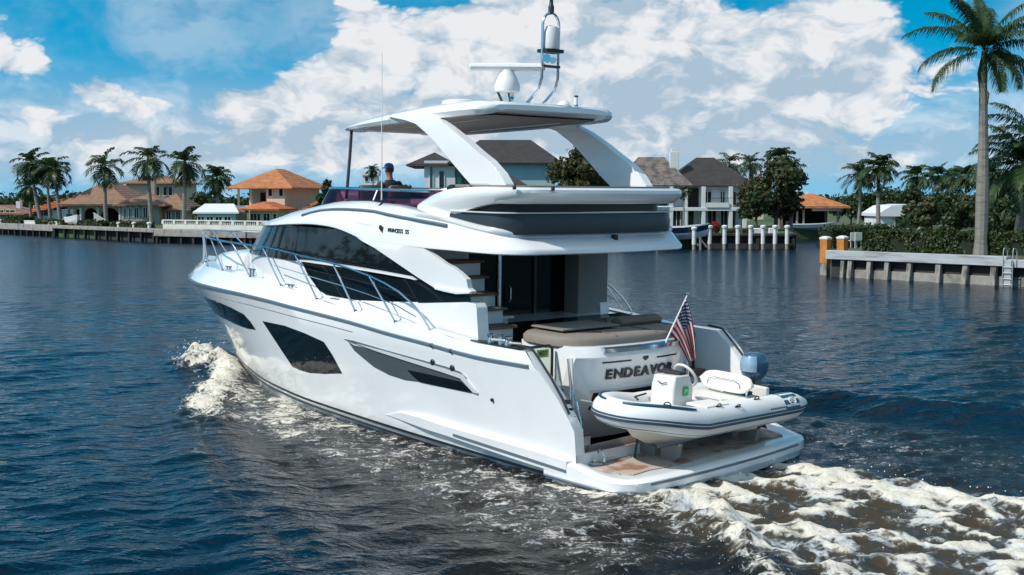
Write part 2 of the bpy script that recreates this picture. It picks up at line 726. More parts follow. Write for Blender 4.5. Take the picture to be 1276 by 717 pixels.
def sst(a, b, x):
    t = np.clip((x - a) / (b - a), 0, 1)
    return t * t * (3 - 2 * t)


def build_water():
    xs = np.concatenate([np.geomspace(4000, 27, 40) * -1, np.arange(-26, 26.01, 0.085), np.geomspace(27, 4000, 40)])
    ys = [-3000, -800, -200, -60, -20, -5, 2, 6]
    y = 8.0
    while y < 75:
        ys.append(y)
        y += 0.055 + 0.00022 * max(0, y - 10) ** 1.9
    ys += list(np.geomspace(y, 4000, 40))
    ys = np.array(ys)
    X, Y = np.meshgrid(xs, ys)
    # yacht plan coordinates (x to the bow, y to port)
    dx, dy = X - BX, Y - BY
    bx = -_s * dx + _c * dy
    by = -_c * dx - _s * dy
    near = (1 - sst(45, 75, Y)) * sst(3, 8, Y) * (1 - sst(22, 26, np.abs(X)))
    rs = np.random.RandomState(5)
    Z = np.zeros_like(X)
    for i in range(34):
        lam = 0.27 * (1.055 ** i)
        th = R(118) + rs.normal(0, 0.36)
        k = 2 * np.pi / lam
        amp = 0.0050 * lam ** 0.9 * (1 - 0.55 * sst(0.6, 1.5, lam))
        ph = rs.rand() * 6.28
        fade = 1 - sst(lam * 35, lam * 75, Y)
        warp = 0.55 * fbm(X * 0.16 + i, Y * 0.16 - i, 2, 40) * lam
        Z += amp * fade * np.sin(k * ((X * math.cos(th) + Y * math.sin(th)) + warp) + ph)
    gust = 0.55 + 0.9 * sst(-0.35, 0.5, fbm(X * 0.07, Y * 0.05, 3, 9))
    Z *= gust
    foam = np.zeros_like(X)
    churn = np.zeros_like(X)
    silt = np.zeros_like(X)
    nse = fbm(bx * 1.1, by * 1.6, 5, 21)
    nsb = fbm(bx * 3.2, by * 3.4, 4, 33)
    # --- port and starboard bow waves, a curling ridge that dies away aft
    for sd in (1, -1):
        crest = [(15.2, 0.35 * sd), (13.6, 1.05 * sd), (12.5, 1.75 * sd), (10.9, 2.85 * sd), (9.1, 3.9 * sd), (7.6, 4.6 * sd), (3.5, 6.0 * sd), (-2, 7.6 * sd)]
        d, t = polydist(bx, by, crest)
        lift = 0.21 * (1 - sst(0.18, 0.42, t)) + 0.05
        wid = 0.34 + 0.5 * t
        prof = np.exp(-(d / wid) ** 2)
        Z += lift * prof * (0.85 + 0.5 * nse)
        Z += 0.15 * prof * (1 - sst(0.3, 0.5, t)) * nsb
        foam = np.maximum(foam, (0.92 * (0.9 + 0.6 * nse) * np.exp(-(d / (0.46)) ** 2)) * (1 - sst(0.27, 0.44, t)) + 0.30 * prof * (1 - sst(0.4, 0.6, t)))
        # trailing train outside the crest
        Z += 0.035 * np.sin(d * 4.2) * np.exp(-d / 3.0) * sst(0.25, 0.5, t)
    # --- water thrown up ahead of the stem
    d, t = polydist(bx, by, [(16.7, 0.15), (15.9, 0.75), (15.0, 1.15)])
    lump = np.exp(-(d / 0.62) ** 2)
    Z += lump * (0.24 + 0.24 * nse + 0.22 * nsb)
    foam = np.maximum(foam, 0.98 * np.exp(-(d / 0.80) ** 2) * (0.80 + 0.7 * nse))
    # --- lace of foam along the hull
    outer = np.interp(bx, [-14, -3, 1.4, 3.9, 6.8, 8.6, 10.5, 12.5, 14.5], [7.0, 5.6, 5.0, 4.7, 4.3, 4.2, 3.2, 2.0, 0.9])
    inn = np.interp(bx, [-14, 0, 3, 8, 11, 13.5, 15.5], [1.6, 1.9, 2.0, 1.9, 1.4, 0.8, 0])
    for sd in (1, -1):
        b = by * sd
        m = sst(-0.4, 0.3, b - inn) * (1 - sst(-1.1, 0.5, b - outer)) * sst(-7, 0, bx) * (1 - sst(13.5, 15, bx))
        lace = m * (0.495 + 0.26 * sst(-0.5, 0.6, nse))
        lace *= 0.80 + 0.08 * np.exp(-((b - inn) / 0.5) ** 2) + 0.22 * sst(5, 9, bx)
        foam = np.maximum(foam, lace * (1.0 if sd > 0 else 0.78))
        silt = np.maximum(silt, sst(-0.6, 0.4, b - inn) * (1 - sst(-0.2, 1.9, b - outer)) * (1 - sst(12, 14.5, bx)))
        Z += 0.03 * m * nsb + 0.03 * m * nse
    # --- propeller wash astern
    ax_t = np.interp(bx, [-14, -6, -2, 1], [-0.6, 0.4, 0.5, 0.1])
    half = np.interp(bx, [-14, -6, -3, -1, 0.6], [4.2, 3.1, 2.6, 2.1, 1.7])
    off = by - ax_t
    inside = (1 - sst(0.72, 1.12, np.abs(off) / half + 0.22 * nse)) * (1 - sst(0.3, 1.0, bx))
    r1 = 1 - np.abs(fbm(bx * 0.55 + 3, by * 1.15, 5, 71)) * 2.6
    r2 = 1 - np.abs(fbm(bx * 1.3 + 7, by * 2.1, 4, 77)) * 2.4
    ridge = np.clip(0.6 * r1 + 0.4 * r2, 0, 1)
    edge = np.exp(-((np.abs(off) / half - 0.80) / 0.20) ** 2)
    wash = inside * (0.15 + 0.62 * sst(0.25, 0.85, ridge) + 0.30 * edge * (0.6 + nse))
    wash *= 0.55 + 0.45 * (1 - sst(-0.6, 0.5, bx))
    foam = np.maximum(foam, wash)
    silt = np.maximum(silt, inside)
    churn = np.maximum(churn, inside)
    Z += inside * (0.06 * r1 + 0.045 * r2 + 0.06 * nsb - 0.07)
    Z += 0.06 * edge * inside * (1 + nse)
    # lower crest that peels away to port
    d, t = polydist(bx, by, [(0.2, 2.0), (-1.0, 1.75), (-1.9, 2.4), (-2.6, 3.0), (-3.4, 3.5), (-6, 5.2), (-9, 7)])
    pr = np.exp(-(d / (0.20 + 0.25 * t)) ** 2)
    Z += 0.11 * pr * (1 - 0.5 * t) * (1 + nse + nsb)
    foam = np.maximum(foam, pr * (0.86 - 0.5 * t) * (0.8 + 0.5 * nse))
    # splash from the corner of the platform
    d, t = polydist(bx, by, [(1.3, 2.35), (0.3, 2.2)])
    foam = np.maximum(foam, 0.85 * np.exp(-(d / 0.22) ** 2))
    # one long swell crossing off the starboard quarter
    d, t = polydist(bx, by, [(6, -5.4), (3.4, -6.4), (1.1, -7.0), (-3, -8.6), (-9, -11)])
    Z += 0.15 * np.exp(-(d / 0.55) ** 2) - 0.07 * np.exp(-((d - 1.0) / 0.6) ** 2)
    # hollow kept clear of the hull
    hullin = np.interp(bx, [0.9, 1.2, 8, 12, 14.6, 15.2], [0, 2.0, 1.95, 1.25, 0.3, 0], left=0, right=0)
    under = sst(0, 0.3, hullin - np.abs(by))
    Z = Z * (1 - under) - 0.25 * under
    plat = (1 - sst(2.1, 2.4, np.abs(by))) * sst(-0.5, -0.1, bx) * (1 - sst(1.4, 1.8, bx))
    Z = Z * (1 - plat) + plat * np.minimum(Z, 0.02)
    Z *= near
    foam *= near
    silt *= near
    ny, nx = X.shape
    me = bpy.data.meshes.new('water')
    co = np.stack([X, Y, Z], -1).reshape(-1, 3).astype(np.float32)
    idx = np.arange(nx * ny).reshape(ny, nx)
    q = np.stack([idx[:-1, :-1], idx[:-1, 1:], idx[1:, 1:], idx[1:, :-1]], -1).reshape(-1, 4)
    me.vertices.add(len(co))
    me.vertices.foreach_set('co', co.ravel())
    me.loops.add(q.size)
    me.loops.foreach_set('vertex_index', q.ravel().astype(np.int32))
    me.polygons.add(len(q))
    me.polygons.foreach_set('loop_start', (np.arange(len(q)) * 4).astype(np.int32))
    me.polygons.foreach_set('use_smooth', np.ones(len(q), bool))
    me.update(calc_edges=True)
    for nm, arr in (('foam', foam), ('silt', silt), ('churn', churn)):
        a = me.attributes.new(nm, 'FLOAT', 'POINT')
        a.data.foreach_set('value', arr.ravel().astype(np.float32))
    me.materials.append(water_mat())
    o = bpy.data.objects.new('water', me)
    COL.objects.link(o)
    tag(o, kind='structure')


def water_mat():
    m, nt, b = new_mat('canal water')
    L = nt.links.new
    geo = nt.nodes.new('ShaderNodeNewGeometry')
    fa = nt.nodes.new('ShaderNodeAttribute')
    fa.attribute_name = 'foam'
    sa = nt.nodes.new('ShaderNodeAttribute')
    sa.attribute_name = 'silt'

    def noise(scale, detail, rot, st, rough=0.55, dist=0.0):
        mp = nt.nodes.new('ShaderNodeMapping')
        mp.inputs['Rotation'].default_value = (0, 0, rot)
        mp.inputs['Scale'].default_value = st
        L(geo.outputs['Position'], mp.inputs[0])
        n = nt.nodes.new('ShaderNodeTexNoise')
        n.noise_dimensions = '2D'
        n.inputs['Scale'].default_value = scale
        n.inputs['Detail'].default_value = detail
        n.inputs['Roughness'].default_value = rough
        n.inputs['Distortion'].default_value = dist
        L(mp.outputs[0], n.inputs['Vector'])
        return n.outputs['Fac']
    mm = lambda op, a, c=None, d=None, cl=False: mth(nt, op, a, c, d, cl)
    ca = nt.nodes.new('ShaderNodeAttribute')
    ca.attribute_name = 'churn'
    nf = noise(6.0, 9, -YAW, (0.8, 1.0, 1.0), 0.68, 0.8)
    nf2 = noise(24.0, 5, -YAW, (1.0, 0.8, 1.0), 0.62, 0.3)
    nf3 = noise(10.0, 8, 0.4, (1.0, 1.0, 1.0), 0.7, 0.6)
    wd_ = nt.nodes.new('ShaderNodeTexNoise')
    wd_.inputs['Scale'].default_value = 1.7
    wd_.inputs['Detail'].default_value = 5
    L(geo.outputs['Position'], wd_.inputs['Vector'])
    w1_ = nt.nodes.new('ShaderNodeVectorMath')
    w1_.operation = 'MULTIPLY_ADD'
    L(wd_.outputs['Color'], w1_.inputs[0])
    w1_.inputs[1].default_value = (0.9, 0.9, 0.0)
    L(geo.outputs['Position'], w1_.inputs[2])
    vo = nt.nodes.new('ShaderNodeTexVoronoi')
    vo.feature = 'F1'
    vo.voronoi_dimensions = '2D'
    vo.inputs['Scale'].default_value = 2.1
    vo.inputs['Detail'].default_value = 2.0
    vo.inputs['Roughness'].default_value = 0.6
    L(w1_.outputs[0], vo.inputs['Vector'])
    cell = mm('MULTIPLY', mm('SUBTRACT', vo.outputs['Distance'], 0.08), 1.35)
    nn = mm('ADD', mm('MULTIPLY', nf, 0.72), mm('MULTIPLY', nf2, 0.28))
    nn = mm('DIVIDE', mm('SUBTRACT', nn, 0.30), 0.40)
    nw = mm('ADD', mm('ADD', mm('MULTIPLY', cell, 0.42), mm('MULTIPLY', nn, 0.44)), mm('MULTIPLY', mm('SUBTRACT', nf3, 0.42), 0.75))
    nn = mm('ADD', nn, mm('MULTIPLY', mm('SUBTRACT', nw, nn), ca.outputs['Fac']))
    ff = mm('ADD', nn, mm('SUBTRACT', fa.outputs['Fac'], 1.0))
    fac = mm('MULTIPLY', sstep(nt, ff, 0.0, 0.38), 0.92)
    fac = mm('MULTIPLY', fac, sstep(nt, fa.outputs['Fac'], 0.05, 0.2))
    thin = mm('MULTIPLY', sstep(nt, ff, -0.42, 0.1), sstep(nt, fa.outputs['Fac'], 0.25, 0.7))
    deep = mixc(nt, sa.outputs['Fac'], (0.0005, 0.0095, 0.021, 1), (0.008, 0.0075, 0.006, 1))
    deep = mixc(nt, mm('MULTIPLY', ca.outputs['Fac'], 0.85), deep, (0.055, 0.043, 0.026, 1))
    body = mixc(nt, mm('MULTIPLY', thin, mm('ADD', mm('MULTIPLY', ca.outputs['Fac'], 0.35), 0.12)), deep, (0.20, 0.16, 0.10, 1))
    fcol = mixc(nt, sstep(nt, fa.outputs['Fac'], 0.35, 0.75), (0.52, 0.58, 0.62, 1), (0.80, 0.75, 0.64, 1))
    fcol = mixc(nt, mm('MULTIPLY', sstep(nt, nf3, 0.45, 0.66), 0.5), fcol, (0.50, 0.44, 0.33, 1))
    L(mixc(nt, fac, body, fcol), b.inputs['Base Color'])
    b.inputs['IOR'].default_value = 1.333
    sepp = nt.nodes.new('ShaderNodeSeparateXYZ')
    L(geo.outputs['Position'], sepp.inputs[0])
    far = sstep(nt, mm('SQRT', mm('ADD', mm('MULTIPLY', sepp.outputs[0], sepp.outputs[0]), mm('MULTIPLY', sepp.outputs[1], sepp.outputs[1]))), 18.0, 110.0)
    L(mm('ADD', mm('MULTIPLY', fac, 0.6), mm('ADD', mm('MULTIPLY', far, 0.16), 0.05)), b.inputs['Roughness'])
    L(mm('SUBTRACT', 0.40, mm('MULTIPLY', fac, 0.3)), b.inputs['Specular IOR Level'])
    w1 = noise(1.9, 4, R(-28), (1.0, 1.8, 1.0), 0.5, 0.4)
    w2 = noise(6.0, 3, R(-20), (1.0, 1.5, 1.0), 0.5, 0.3)
    h = mm('ADD', mm('MULTIPLY', w1, 0.75), mm('MULTIPLY', w2, 0.22))
    h = mm('ADD', h, mm('MULTIPLY', mm('MULTIPLY', mm('ADD', nn, nf3), fa.outputs['Fac']), 0.35))
    bp_ = nt.nodes.new('ShaderNodeBump')
    bp_.inputs['Strength'].default_value = 0.5
    bp_.inputs['Distance'].default_value = 0.16
    L(h, bp_.inputs['Height'])
    L(bp_.outputs[0], b.inputs['Normal'])
    return m


build_water()


def build_spray():
    rs = np.random.RandomState(12)
    m = MB()
    ico = [(0, 0, 1), (0.894, 0, 0.447), (0.276, 0.851, 0.447), (-0.724, 0.526, 0.447), (-0.724, -0.526, 0.447), (0.276, -0.851, 0.447), (0.724, 0.526, -0.447), (-0.276, 0.851, -0.447), (-0.894, 0, -0.447), (-0.276, -0.851, -0.447), (0.724, -0.526, -0.447), (0, 0, -1)]
    tri = [(0, 1, 2), (0, 2, 3), (0, 3, 4), (0, 4, 5), (0, 5, 1), (1, 6, 2), (2, 7, 3), (3, 8, 4), (4, 9, 5), (5, 10, 1), (6, 7, 2), (7, 8, 3), (8, 9, 4), (9, 10, 5), (10, 6, 1), (11, 7, 6), (11, 8, 7), (11, 9, 8), (11, 10, 9), (11, 6, 10)]
    lines = [([(16.8, 0.2), (15.9, 0.8), (15.0, 1.2)], 320, 0.55, 0.36, 0.018), ([(14.6, 0.7), (13.6, 1.1), (12.5, 1.8), (10.9, 2.9), (9.4, 3.8)], 520, 0.36, 0.26, 0.016),
             ([(0.3, 2.1), (-1.2, 2.0), (-2.6, 3.0), (-4, 4.0)], 150, 0.4, 0.16, 0.011), ([(-0.2, -1.0), (-2.5, -1.3), (-6, -2.0)], 90, 0.4, 0.14, 0.010), ([(-0.4, 0.6), (-3, 0.8), (-7, 0.4)], 160, 1.3, 0.15, 0.010)]
    for pts, n, sp, hh, r0 in lines:
        P_ = [Vector(p) for p in pts]
        for _ in range(n):
            k = rs.rand() * (len(P_) - 1)
            i = min(int(k), len(P_) - 2)
            q = P_[i].lerp(P_[i + 1], k - i) + Vector((rs.normal(0, sp * .5), rs.normal(0, sp * .5)))
            w = Vector((BX - _s * q.x - _c * q.y, BY + _c * q.x - _s * q.y, 0.02 + hh * abs(rs.normal(0, 0.6))))
            r = r0 * (0.35 + 0.8 * rs.rand() ** 2)
            m.add([(w.x + a * r, w.y + b * r, w.z + c * r) for a, b, c in ico], tri)
    o = m.build('spray', M('spray droplets', (0.80, 0.80, 0.78), 0.5), None, 60, fix=False)
    tag(o, kind='stuff', label='fine white spray droplets flying off the wake')


build_spray()

# ================================================================== LAND
MT = {}
MT['grass'] = M('lawn', (0.055, 0.085, 0.028), 0.9, var=0.35, scale=0.6, bump=0.5, bscale=12, dirt=((0.14, 0.12, 0.07), 0.3, 0.5))
MT['concrete'] = M('weathered concrete', (0.30, 0.28, 0.25), 0.85, var=0.25, scale=2.5, bump=0.3, bscale=20, dirt=((0.08, 0.07, 0.055), 1.3, 0.7))
MT['darkwall'] = M('wet dark seawall', (0.032, 0.028, 0.024), 0.8, var=0.4, scale=1.8, bump=0.4, bscale=14, dirt=((0.015, 0.014, 0.012), 0.9, 0.8))
MT['whitewall'] = M('white painted masonry', (0.62, 0.60, 0.54), 0.7, var=0.06, scale=1.2, bump=0.1, bscale=25, dirt=((0.42, 0.39, 0.33), 0.8, 0.35))
MT['capbeam'] = M('pale dock planks', (0.40, 0.42, 0.43), 0.75, var=0.16, scale=3.0, bump=0.3, bscale=18, stretch=(0.4, 3, 3), dirt=((0.18, 0.17, 0.16), 2.0, 0.6))
MT['pile'] = M('weathered timber pile', (0.30, 0.28, 0.24), 0.9, var=0.35, scale=5.0, bump=0.6, bscale=16, stretch=(3, 3, 0.6), dirt=((0.06, 0.05, 0.04), 2.4, 0.8))
MT['orange'] = M('orange painted pile', (0.52, 0.20, 0.035), 0.75, var=0.14, scale=3, bump=0.2, bscale=20, stretch=(2, 2, 0.5), dirt=((0.26, 0.11, 0.03), 2.5, 0.5))
MT['whitepile'] = M('white pile sleeve', (0.66, 0.66, 0.63), 0.6, var=0.08, scale=4, dirt=((0.34, 0.32, 0.27), 2.2, 0.45))
MT['metal'] = M('dull aluminium', (0.36, 0.38, 0.40), 0.5, 0.6, var=0.1)
LAND_Z = 1.2

SHORE = [(-400, 430), (-150, 226), (-60, 138), (-32.8, 110), (-23, 104), (12, 97), (23, 95.6), (27, 118), (40, 121), (36.5, 112), (16.6, 61.2),
         (23.0, 54.4), (62, 13.7)]


NEAR_BANK = [(-58, 92), (-52, 10), (-56, -60), (-900, -60), (-900, 92)]


def build_land():
    pts = SHORE + [(420, -200), (2500, 200), (2500, 3600), (-2500, 3600), (-2500, 2200)]
    from mathutils.geometry import tessellate_polygon
    bm = bmesh.new()
    top = [bm.verts.new((x, y, LAND_Z)) for x, y in pts]
    bot = [bm.verts.new((x, y, -1.5)) for x, y in pts]
    for tri in tessellate_polygon([[Vector((x, y, 0)) for x, y in pts]]):
        bm.faces.new([top[i] for i in tri])
    for i in range(len(pts)):
        j = (i + 1) % len(pts)
        bm.faces.new((top[i], top[j], bot[j], bot[i]))
    t2 = [bm.verts.new((x, y, LAND_Z)) for x, y in NEAR_BANK]
    b2 = [bm.verts.new((x, y, -1.5)) for x, y in NEAR_BANK]
    bm.faces.new(t2)
    for i in range(5):
        bm.faces.new((t2[i], t2[(i + 1) % 5], b2[(i + 1) % 5], b2[i]))
    bmesh.ops.recalc_face_normals(bm, faces=bm.faces)
    o = from_bm(bm, 'ground', MT['grass'], None, 0)
    tag(o, kind='structure')


build_land()


def seg_frame(a, b):
    a, b = Vector((a[0], a[1], 0)), Vector((b[0], b[1], 0))
    d = (b - a)
    L = d.length
    ang = math.atan2(d.y, d.x)
    return a, L, ang


def seawall(a, b, label, cap_mat, group=None, step=1.6, cap_h=0.62, proud=0.75, panel=True):
    """a cap on short piles standing in front of a dark wall; local x runs along the shore, -y to the water"""
    p, L, ang = seg_frame(a, b)
    r = thing('seawall', label, 'seawall', p, ang, group)
    MB().box(-0.05, L + 0.05, -proud, 0.9, LAND_Z - cap_h + 0.02, LAND_Z + 0.03).build('cap', cap_mat, r, 0, 0.03)
    MB().box(-0.02, L + 0.02, -0.14, 0.02, -1.0, LAND_Z - cap_h).build('panel', MT['darkwall'], r, 0)
    n = int(L / step)
    for i in range(n + 1):
        x = 0.2 + i * (L - 0.4) / max(1, n)
        MB().box(x - 0.13, x + 0.13, -proud + 0.12, -proud + 0.38, -1.0, LAND_Z - cap_h).build('pile', MT['darkwall'], r, 0)
    return r


seawall((-78, 155.6), (-48.6, 126.6), 'pale seawall cap on dark piles before the beige arched house', MT['concrete'])
seawall((-48.6, 126.6), (-32.8, 110), 'dark timber dock edge in front of the beige arched house', MT['pile'], step=2.4, cap_h=0.3)
seawall((-32.8, 110), (-23, 104), 'rough concrete dock ledge below the white balustrade', MT['concrete'])
seawall((-23, 104), (8.6, 97.7), 'concrete seawall hidden in part behind the yacht bow rail', MT['concrete'], step=3)
seawall((8.6, 97.7), (23, 95.6), 'very dark seawall with white posts below the white villa', MT['darkwall'], step=2.6, cap_h=0.2, proud=0.5)


def right_dock():
    a, b = (16.6, 61.2), (23.0, 54.4)
    p, L, ang = seg_frame(a, b)
    ext = 9.0
    r = thing('timber_dock', 'pale grey dock beam on leaning weathered piles below the clipped hedge', 'dock', p, ang)
    MB().box(-0.1, L + 0.02, -0.42, 0.05, LAND_Z - 0.28, LAND_Z + 0.17).build('cap_beam', MT['capbeam'], r, 0, 0.02)
    MB().box(L + 0.03, L + ext, -0.40, 0.05, LAND_Z - 0.32, LAND_Z + 0.04).build('cap_beam', MT['capbeam'], r, 0, 0.02)
    MB().box(0.02, L + ext, -0.02, 0.06, -1.2, LAND_Z - 0.28).build('concrete_panel', MT['darkwall'], r, 0)
    MB().box(0.6, L + ext, -0.12, -0.03, -1.2, 0.42).build('lower_ledge', MT['concrete'], r, 0, 0.02)
    I = r.matrix_basis.inverted()
    for (u0, u1, w) in [(1054, 1053, .20), (1063, 1062, .24), (1087, 1085.5, .24), (1109, 1107.5, .24), (1137, 1134, .24), (1173, 1172, .26), (1207, 1202.5, .26), (1242, 1241, .27)]:
        # where the sight line to that pile meets the dock front
        def hit(u):
            rr = ray(u, 330)
            d = Vector((math.cos(ang), math.sin(ang), 0))
            # p + d s = rr t  (plan)
            den = d.x * rr.y - d.y * rr.x
            return (rr.x * p.y - rr.y * p.x) / den
        s0, s1 = hit(u0), hit(u1)
        m = MB()
        m.loft([[(s1 - w / 2, -0.50, -1.2), (s1 + w / 2, -0.50, -1.2), (s1 + w / 2, -0.2, -1.2), (s1 - w / 2, -0.2, -1.2)],
                [(s0 - w / 2, -0.34, LAND_Z - 0.28), (s0 + w / 2, -0.34, LAND_Z - 0.28), (s0 + w / 2, -0.1, LAND_Z - 0.28), (s0 - w / 2, -0.1, LAND_Z - 0.28)]])
        m.build('pile', MT['pile'], r, 0, 0.02)
    s = L - 0.02
    MB().box(s - 0.02, s + 0.36, -0.62, -0.43, -1.2, LAND_Z + 0.02).build('end_pile', MT['capbeam'], r, 0, 0.02)
    # dock ladder at the joint
    lad = thing('dock_ladder', 'aluminium dock ladder hoop beside the second palm trunk', 'ladder', r.matrix_basis @ Vector((s + 0.22, -0.66, LAND_Z)), ang)
    for x in (-0.22, 0.22):
        MB().tube([(x, 0.45, -0.1), (x, 0.42, 0.45), (x, 0.30, 0.56), (x, 0.06, 0.56), (x, 0, 0.42), (x, 0, -1.9)], 0.026).build('side_rail', MT['metal'], lad)
    for k in range(6):
        MB().tube([(-0.22, 0, -0.3 - 0.27 * k), (0.22, 0, -0.3 - 0.27 * k)], 0.02).build('rung', MT['metal'], lad)
    for (u, v0, v1, Y, lab, w) in [(1029, 294.5, 345, 62.3, 'orange piling with white cap standing in the water at the dock end', 0.215),
                                 (1050, 293.8, 340, 62.0, 'orange piling with white cap set behind the end of the dock beam', 0.215)]:
        c = at(u, v0, Y)
        t = thing('dock_piling', lab, 'piling', (c.x, c.y, 0), ang, 'orange pilings at the end of the timber dock')
        top = c.z
        MB().box(-w, w, -w, w, 0.62, top - 0.17).build('painted_sleeve', MT['orange'], t, 0, 0.02)
        MB().box(-w * 0.93, w * 0.93, -w * 0.93, w * 0.93, -1.2, 0.62).build('bare_base', MT['pile'], t, 0, 0.02)
        MB().loft([[(-w * 1.12, -w * 1.12, top - 0.17), (w * 1.12, -w * 1.12, top - 0.17), (w * 1.12, w * 1.12, top - 0.17), (-w * 1.12, w * 1.12, top - 0.17)],
                   [(-w * 1.12, -w * 1.12, top - 0.08), (w * 1.12, -w * 1.12, top - 0.08), (w * 1.12, w * 1.12, top - 0.08), (-w * 1.12, w * 1.12, top - 0.08)],
                   [(-w * .5, -w * .5, top), (w * .5, -w * .5, top), (w * .5, w * .5, top), (-w * .5, w * .5, top)]]).build('cap', MT['whitepile'], t, 0, 0.01)


right_dock()


def white_post(u, v0, v1, Y, label, group):
    c = at(u, v0, Y)
    t = thing('mooring_post', label, 'post', (c.x, c.y, 0), random.uniform(-.1, .1), group)
    h = c.z
    MB().lathe([(0.165, 0.42), (0.165, h - 0.2)], 14).build('sleeve', MT['whitepile'], t)
    MB().lathe([(0.14, -1.2), (0.14, 0.42)], 12).build('base', MT['pile'], t)
    MB().lathe([(0.23, h - 0.2), (0.24, h - 0.06), (0.17, h), (0.02, h + 0.03)], 14).build('cap', MT['whitepile'], t)


names = ['white capped post nearest the lifted boat', 'white capped post just left of the red flowers', 'white capped post just right of the red flowers', 'third white capped post right of the red flowers',
         'fourth white capped post below the big dark tree', 'fifth white capped post below the big dark tree trunk', 'white capped post left of the last one by the inlet', 'last white capped post at the inlet corner']
for (u, lab) in zip([865, 884.5, 903, 919.5, 935.5, 951, 966, 981], names):
    white_post(u, 281 + (u > 870) * 0 + (2 if u < 870 else 0), 303, 94.6 if u > 870 else 93.5, lab, 'white mooring posts along the dark seawall')
for (u, lab) in zip([148, 167, 186], ['left of three white posts before the arched windows', 'middle of three white posts before the arched windows', 'right of three white posts beside the balustrade']):
    white_post(u, 277, 297, 114 + (186 - u) * 0.14, lab, 'white posts at the dark timber dock')


def balustrade():
    a, b = (-33.2, 112.2), (-21.5, 105.0)
    p, L, ang = seg_frame(a, b)
    r = thing('balustrade', 'long white masonry balustrade above the left dock', 'balustrade', p, ang)
    zb = LAND_Z
    MB().box(0, L, 0, 0.25, zb, zb + 0.40).build('base_wall', MT['whitewall'], r, 0, 0.02)
    MB().box(-0.05, L, -0.04, 0.29, zb + 0.78, zb + 0.88).build('top_rail', MT['whitewall'], r, 0, 0.02)
    MB().box(0, L, 0.0, 0.25, zb + 0.402, zb + 0.46).build('bottom_rail', MT['whitewall'], r, 0)
    n = 9
    for i in range(n + 1):
        x = i * L / n
        MB().box(x - 0.15, x + 0.15, -0.03, 0.28, zb + 0.462, zb + 0.778).build('pier', MT['whitewall'], r, 0, 0.02)
    b0 = MB().lathe([(0.05, zb + 0.462), (0.08, zb + 0.56), (0.04, zb + 0.69), (0.05, zb + 0.778)], 7, None, (0, 0.125)).build('baluster', MT['whitewall'], r)
    x = 0.3
    first = True
    while x < L:
        if min(abs(x - i * L / n) for i in range(n + 1)) > 0.2:
            o = b0
            if not first:
                o = b0.copy()
                COL.objects.link(o)
                o.parent = r
            o.location.x = x
            first = False
        x += 0.26


balustrade()
# ================================================================== VEGETATION BUILDERS
LM = {}
LM['palm'] = M_leaf('palm leaf', (0.016, 0.034, 0.012), (0.050, 0.088, 0.024), 0.45, 0.25)
LM['palm_near'] = M_leaf('royal palm leaf', (0.020, 0.045, 0.018), (0.060, 0.105, 0.030), 0.42, 0.25)
LM['dark'] = M_leaf('dark evergreen leaf', (0.012, 0.028, 0.010), (0.050, 0.078, 0.022), 0.5, 0.2)
LM['hedge'] = M_leaf('clipped hedge leaf', (0.014, 0.030, 0.009), (0.060, 0.085, 0.020), 0.5, 0.2)
LM['olive'] = M_leaf('olive leaf', (0.030, 0.040, 0.012), (0.085, 0.090, 0.032), 0.55, 0.25)
LM['red'] = M_leaf('red blossom', (0.30, 0.012, 0.012), (0.62, 0.05, 0.03), 0.6, 0.3)
LM['trunk'] = M('grey palm trunk', (0.23, 0.21, 0.18), 0.9, var=0.25, scale=3, bump=0.5, bscale=10, stretch=(1, 1, 5), dirt=((0.10, 0.09, 0.075), 1.2, 0.5))
LM['bark'] = M('dark bark', (0.07, 0.055, 0.04), 0.9, var=0.3, scale=4, bump=0.4)
LM['core'] = M('hedge inner twigs', (0.014, 0.022, 0.009), 0.95, var=0.3)
LM['shaft'] = M('green crownshaft', (0.10, 0.14, 0.05), 0.5, var=0.25, scale=1.5, stretch=(1, 1, 0.3), dirt=((0.10, 0.05, 0.02), 1.5, 0.5))
LM['boot'] = M('dry frond', (0.17, 0.10, 0.06), 0.9, var=0.3, scale=3)


def arrays_mesh(name, co, fl, mat, parent=None):
    """co (N,3), fl list of tuples or (M,4) array"""
    me = bpy.data.meshes.new(name)
    co = np.asarray(co, np.float32)
    q = np.asarray(fl, np.int32)
    k = q.shape[1]
    me.vertices.add(len(co))
    me.vertices.foreach_set('co', co.ravel())
    me.loops.add(q.size)
    me.loops.foreach_set('vertex_index', q.ravel())
    me.polygons.add(len(q))
    me.polygons.foreach_set('loop_start', (np.arange(len(q)) * k).astype(np.int32))
    me.update(calc_edges=True)
    me.materials.append(mat)
    o = bpy.data.objects.new(name, me)
    COL.objects.link(o)
    if parent is not None:
        o.parent = parent
    return o


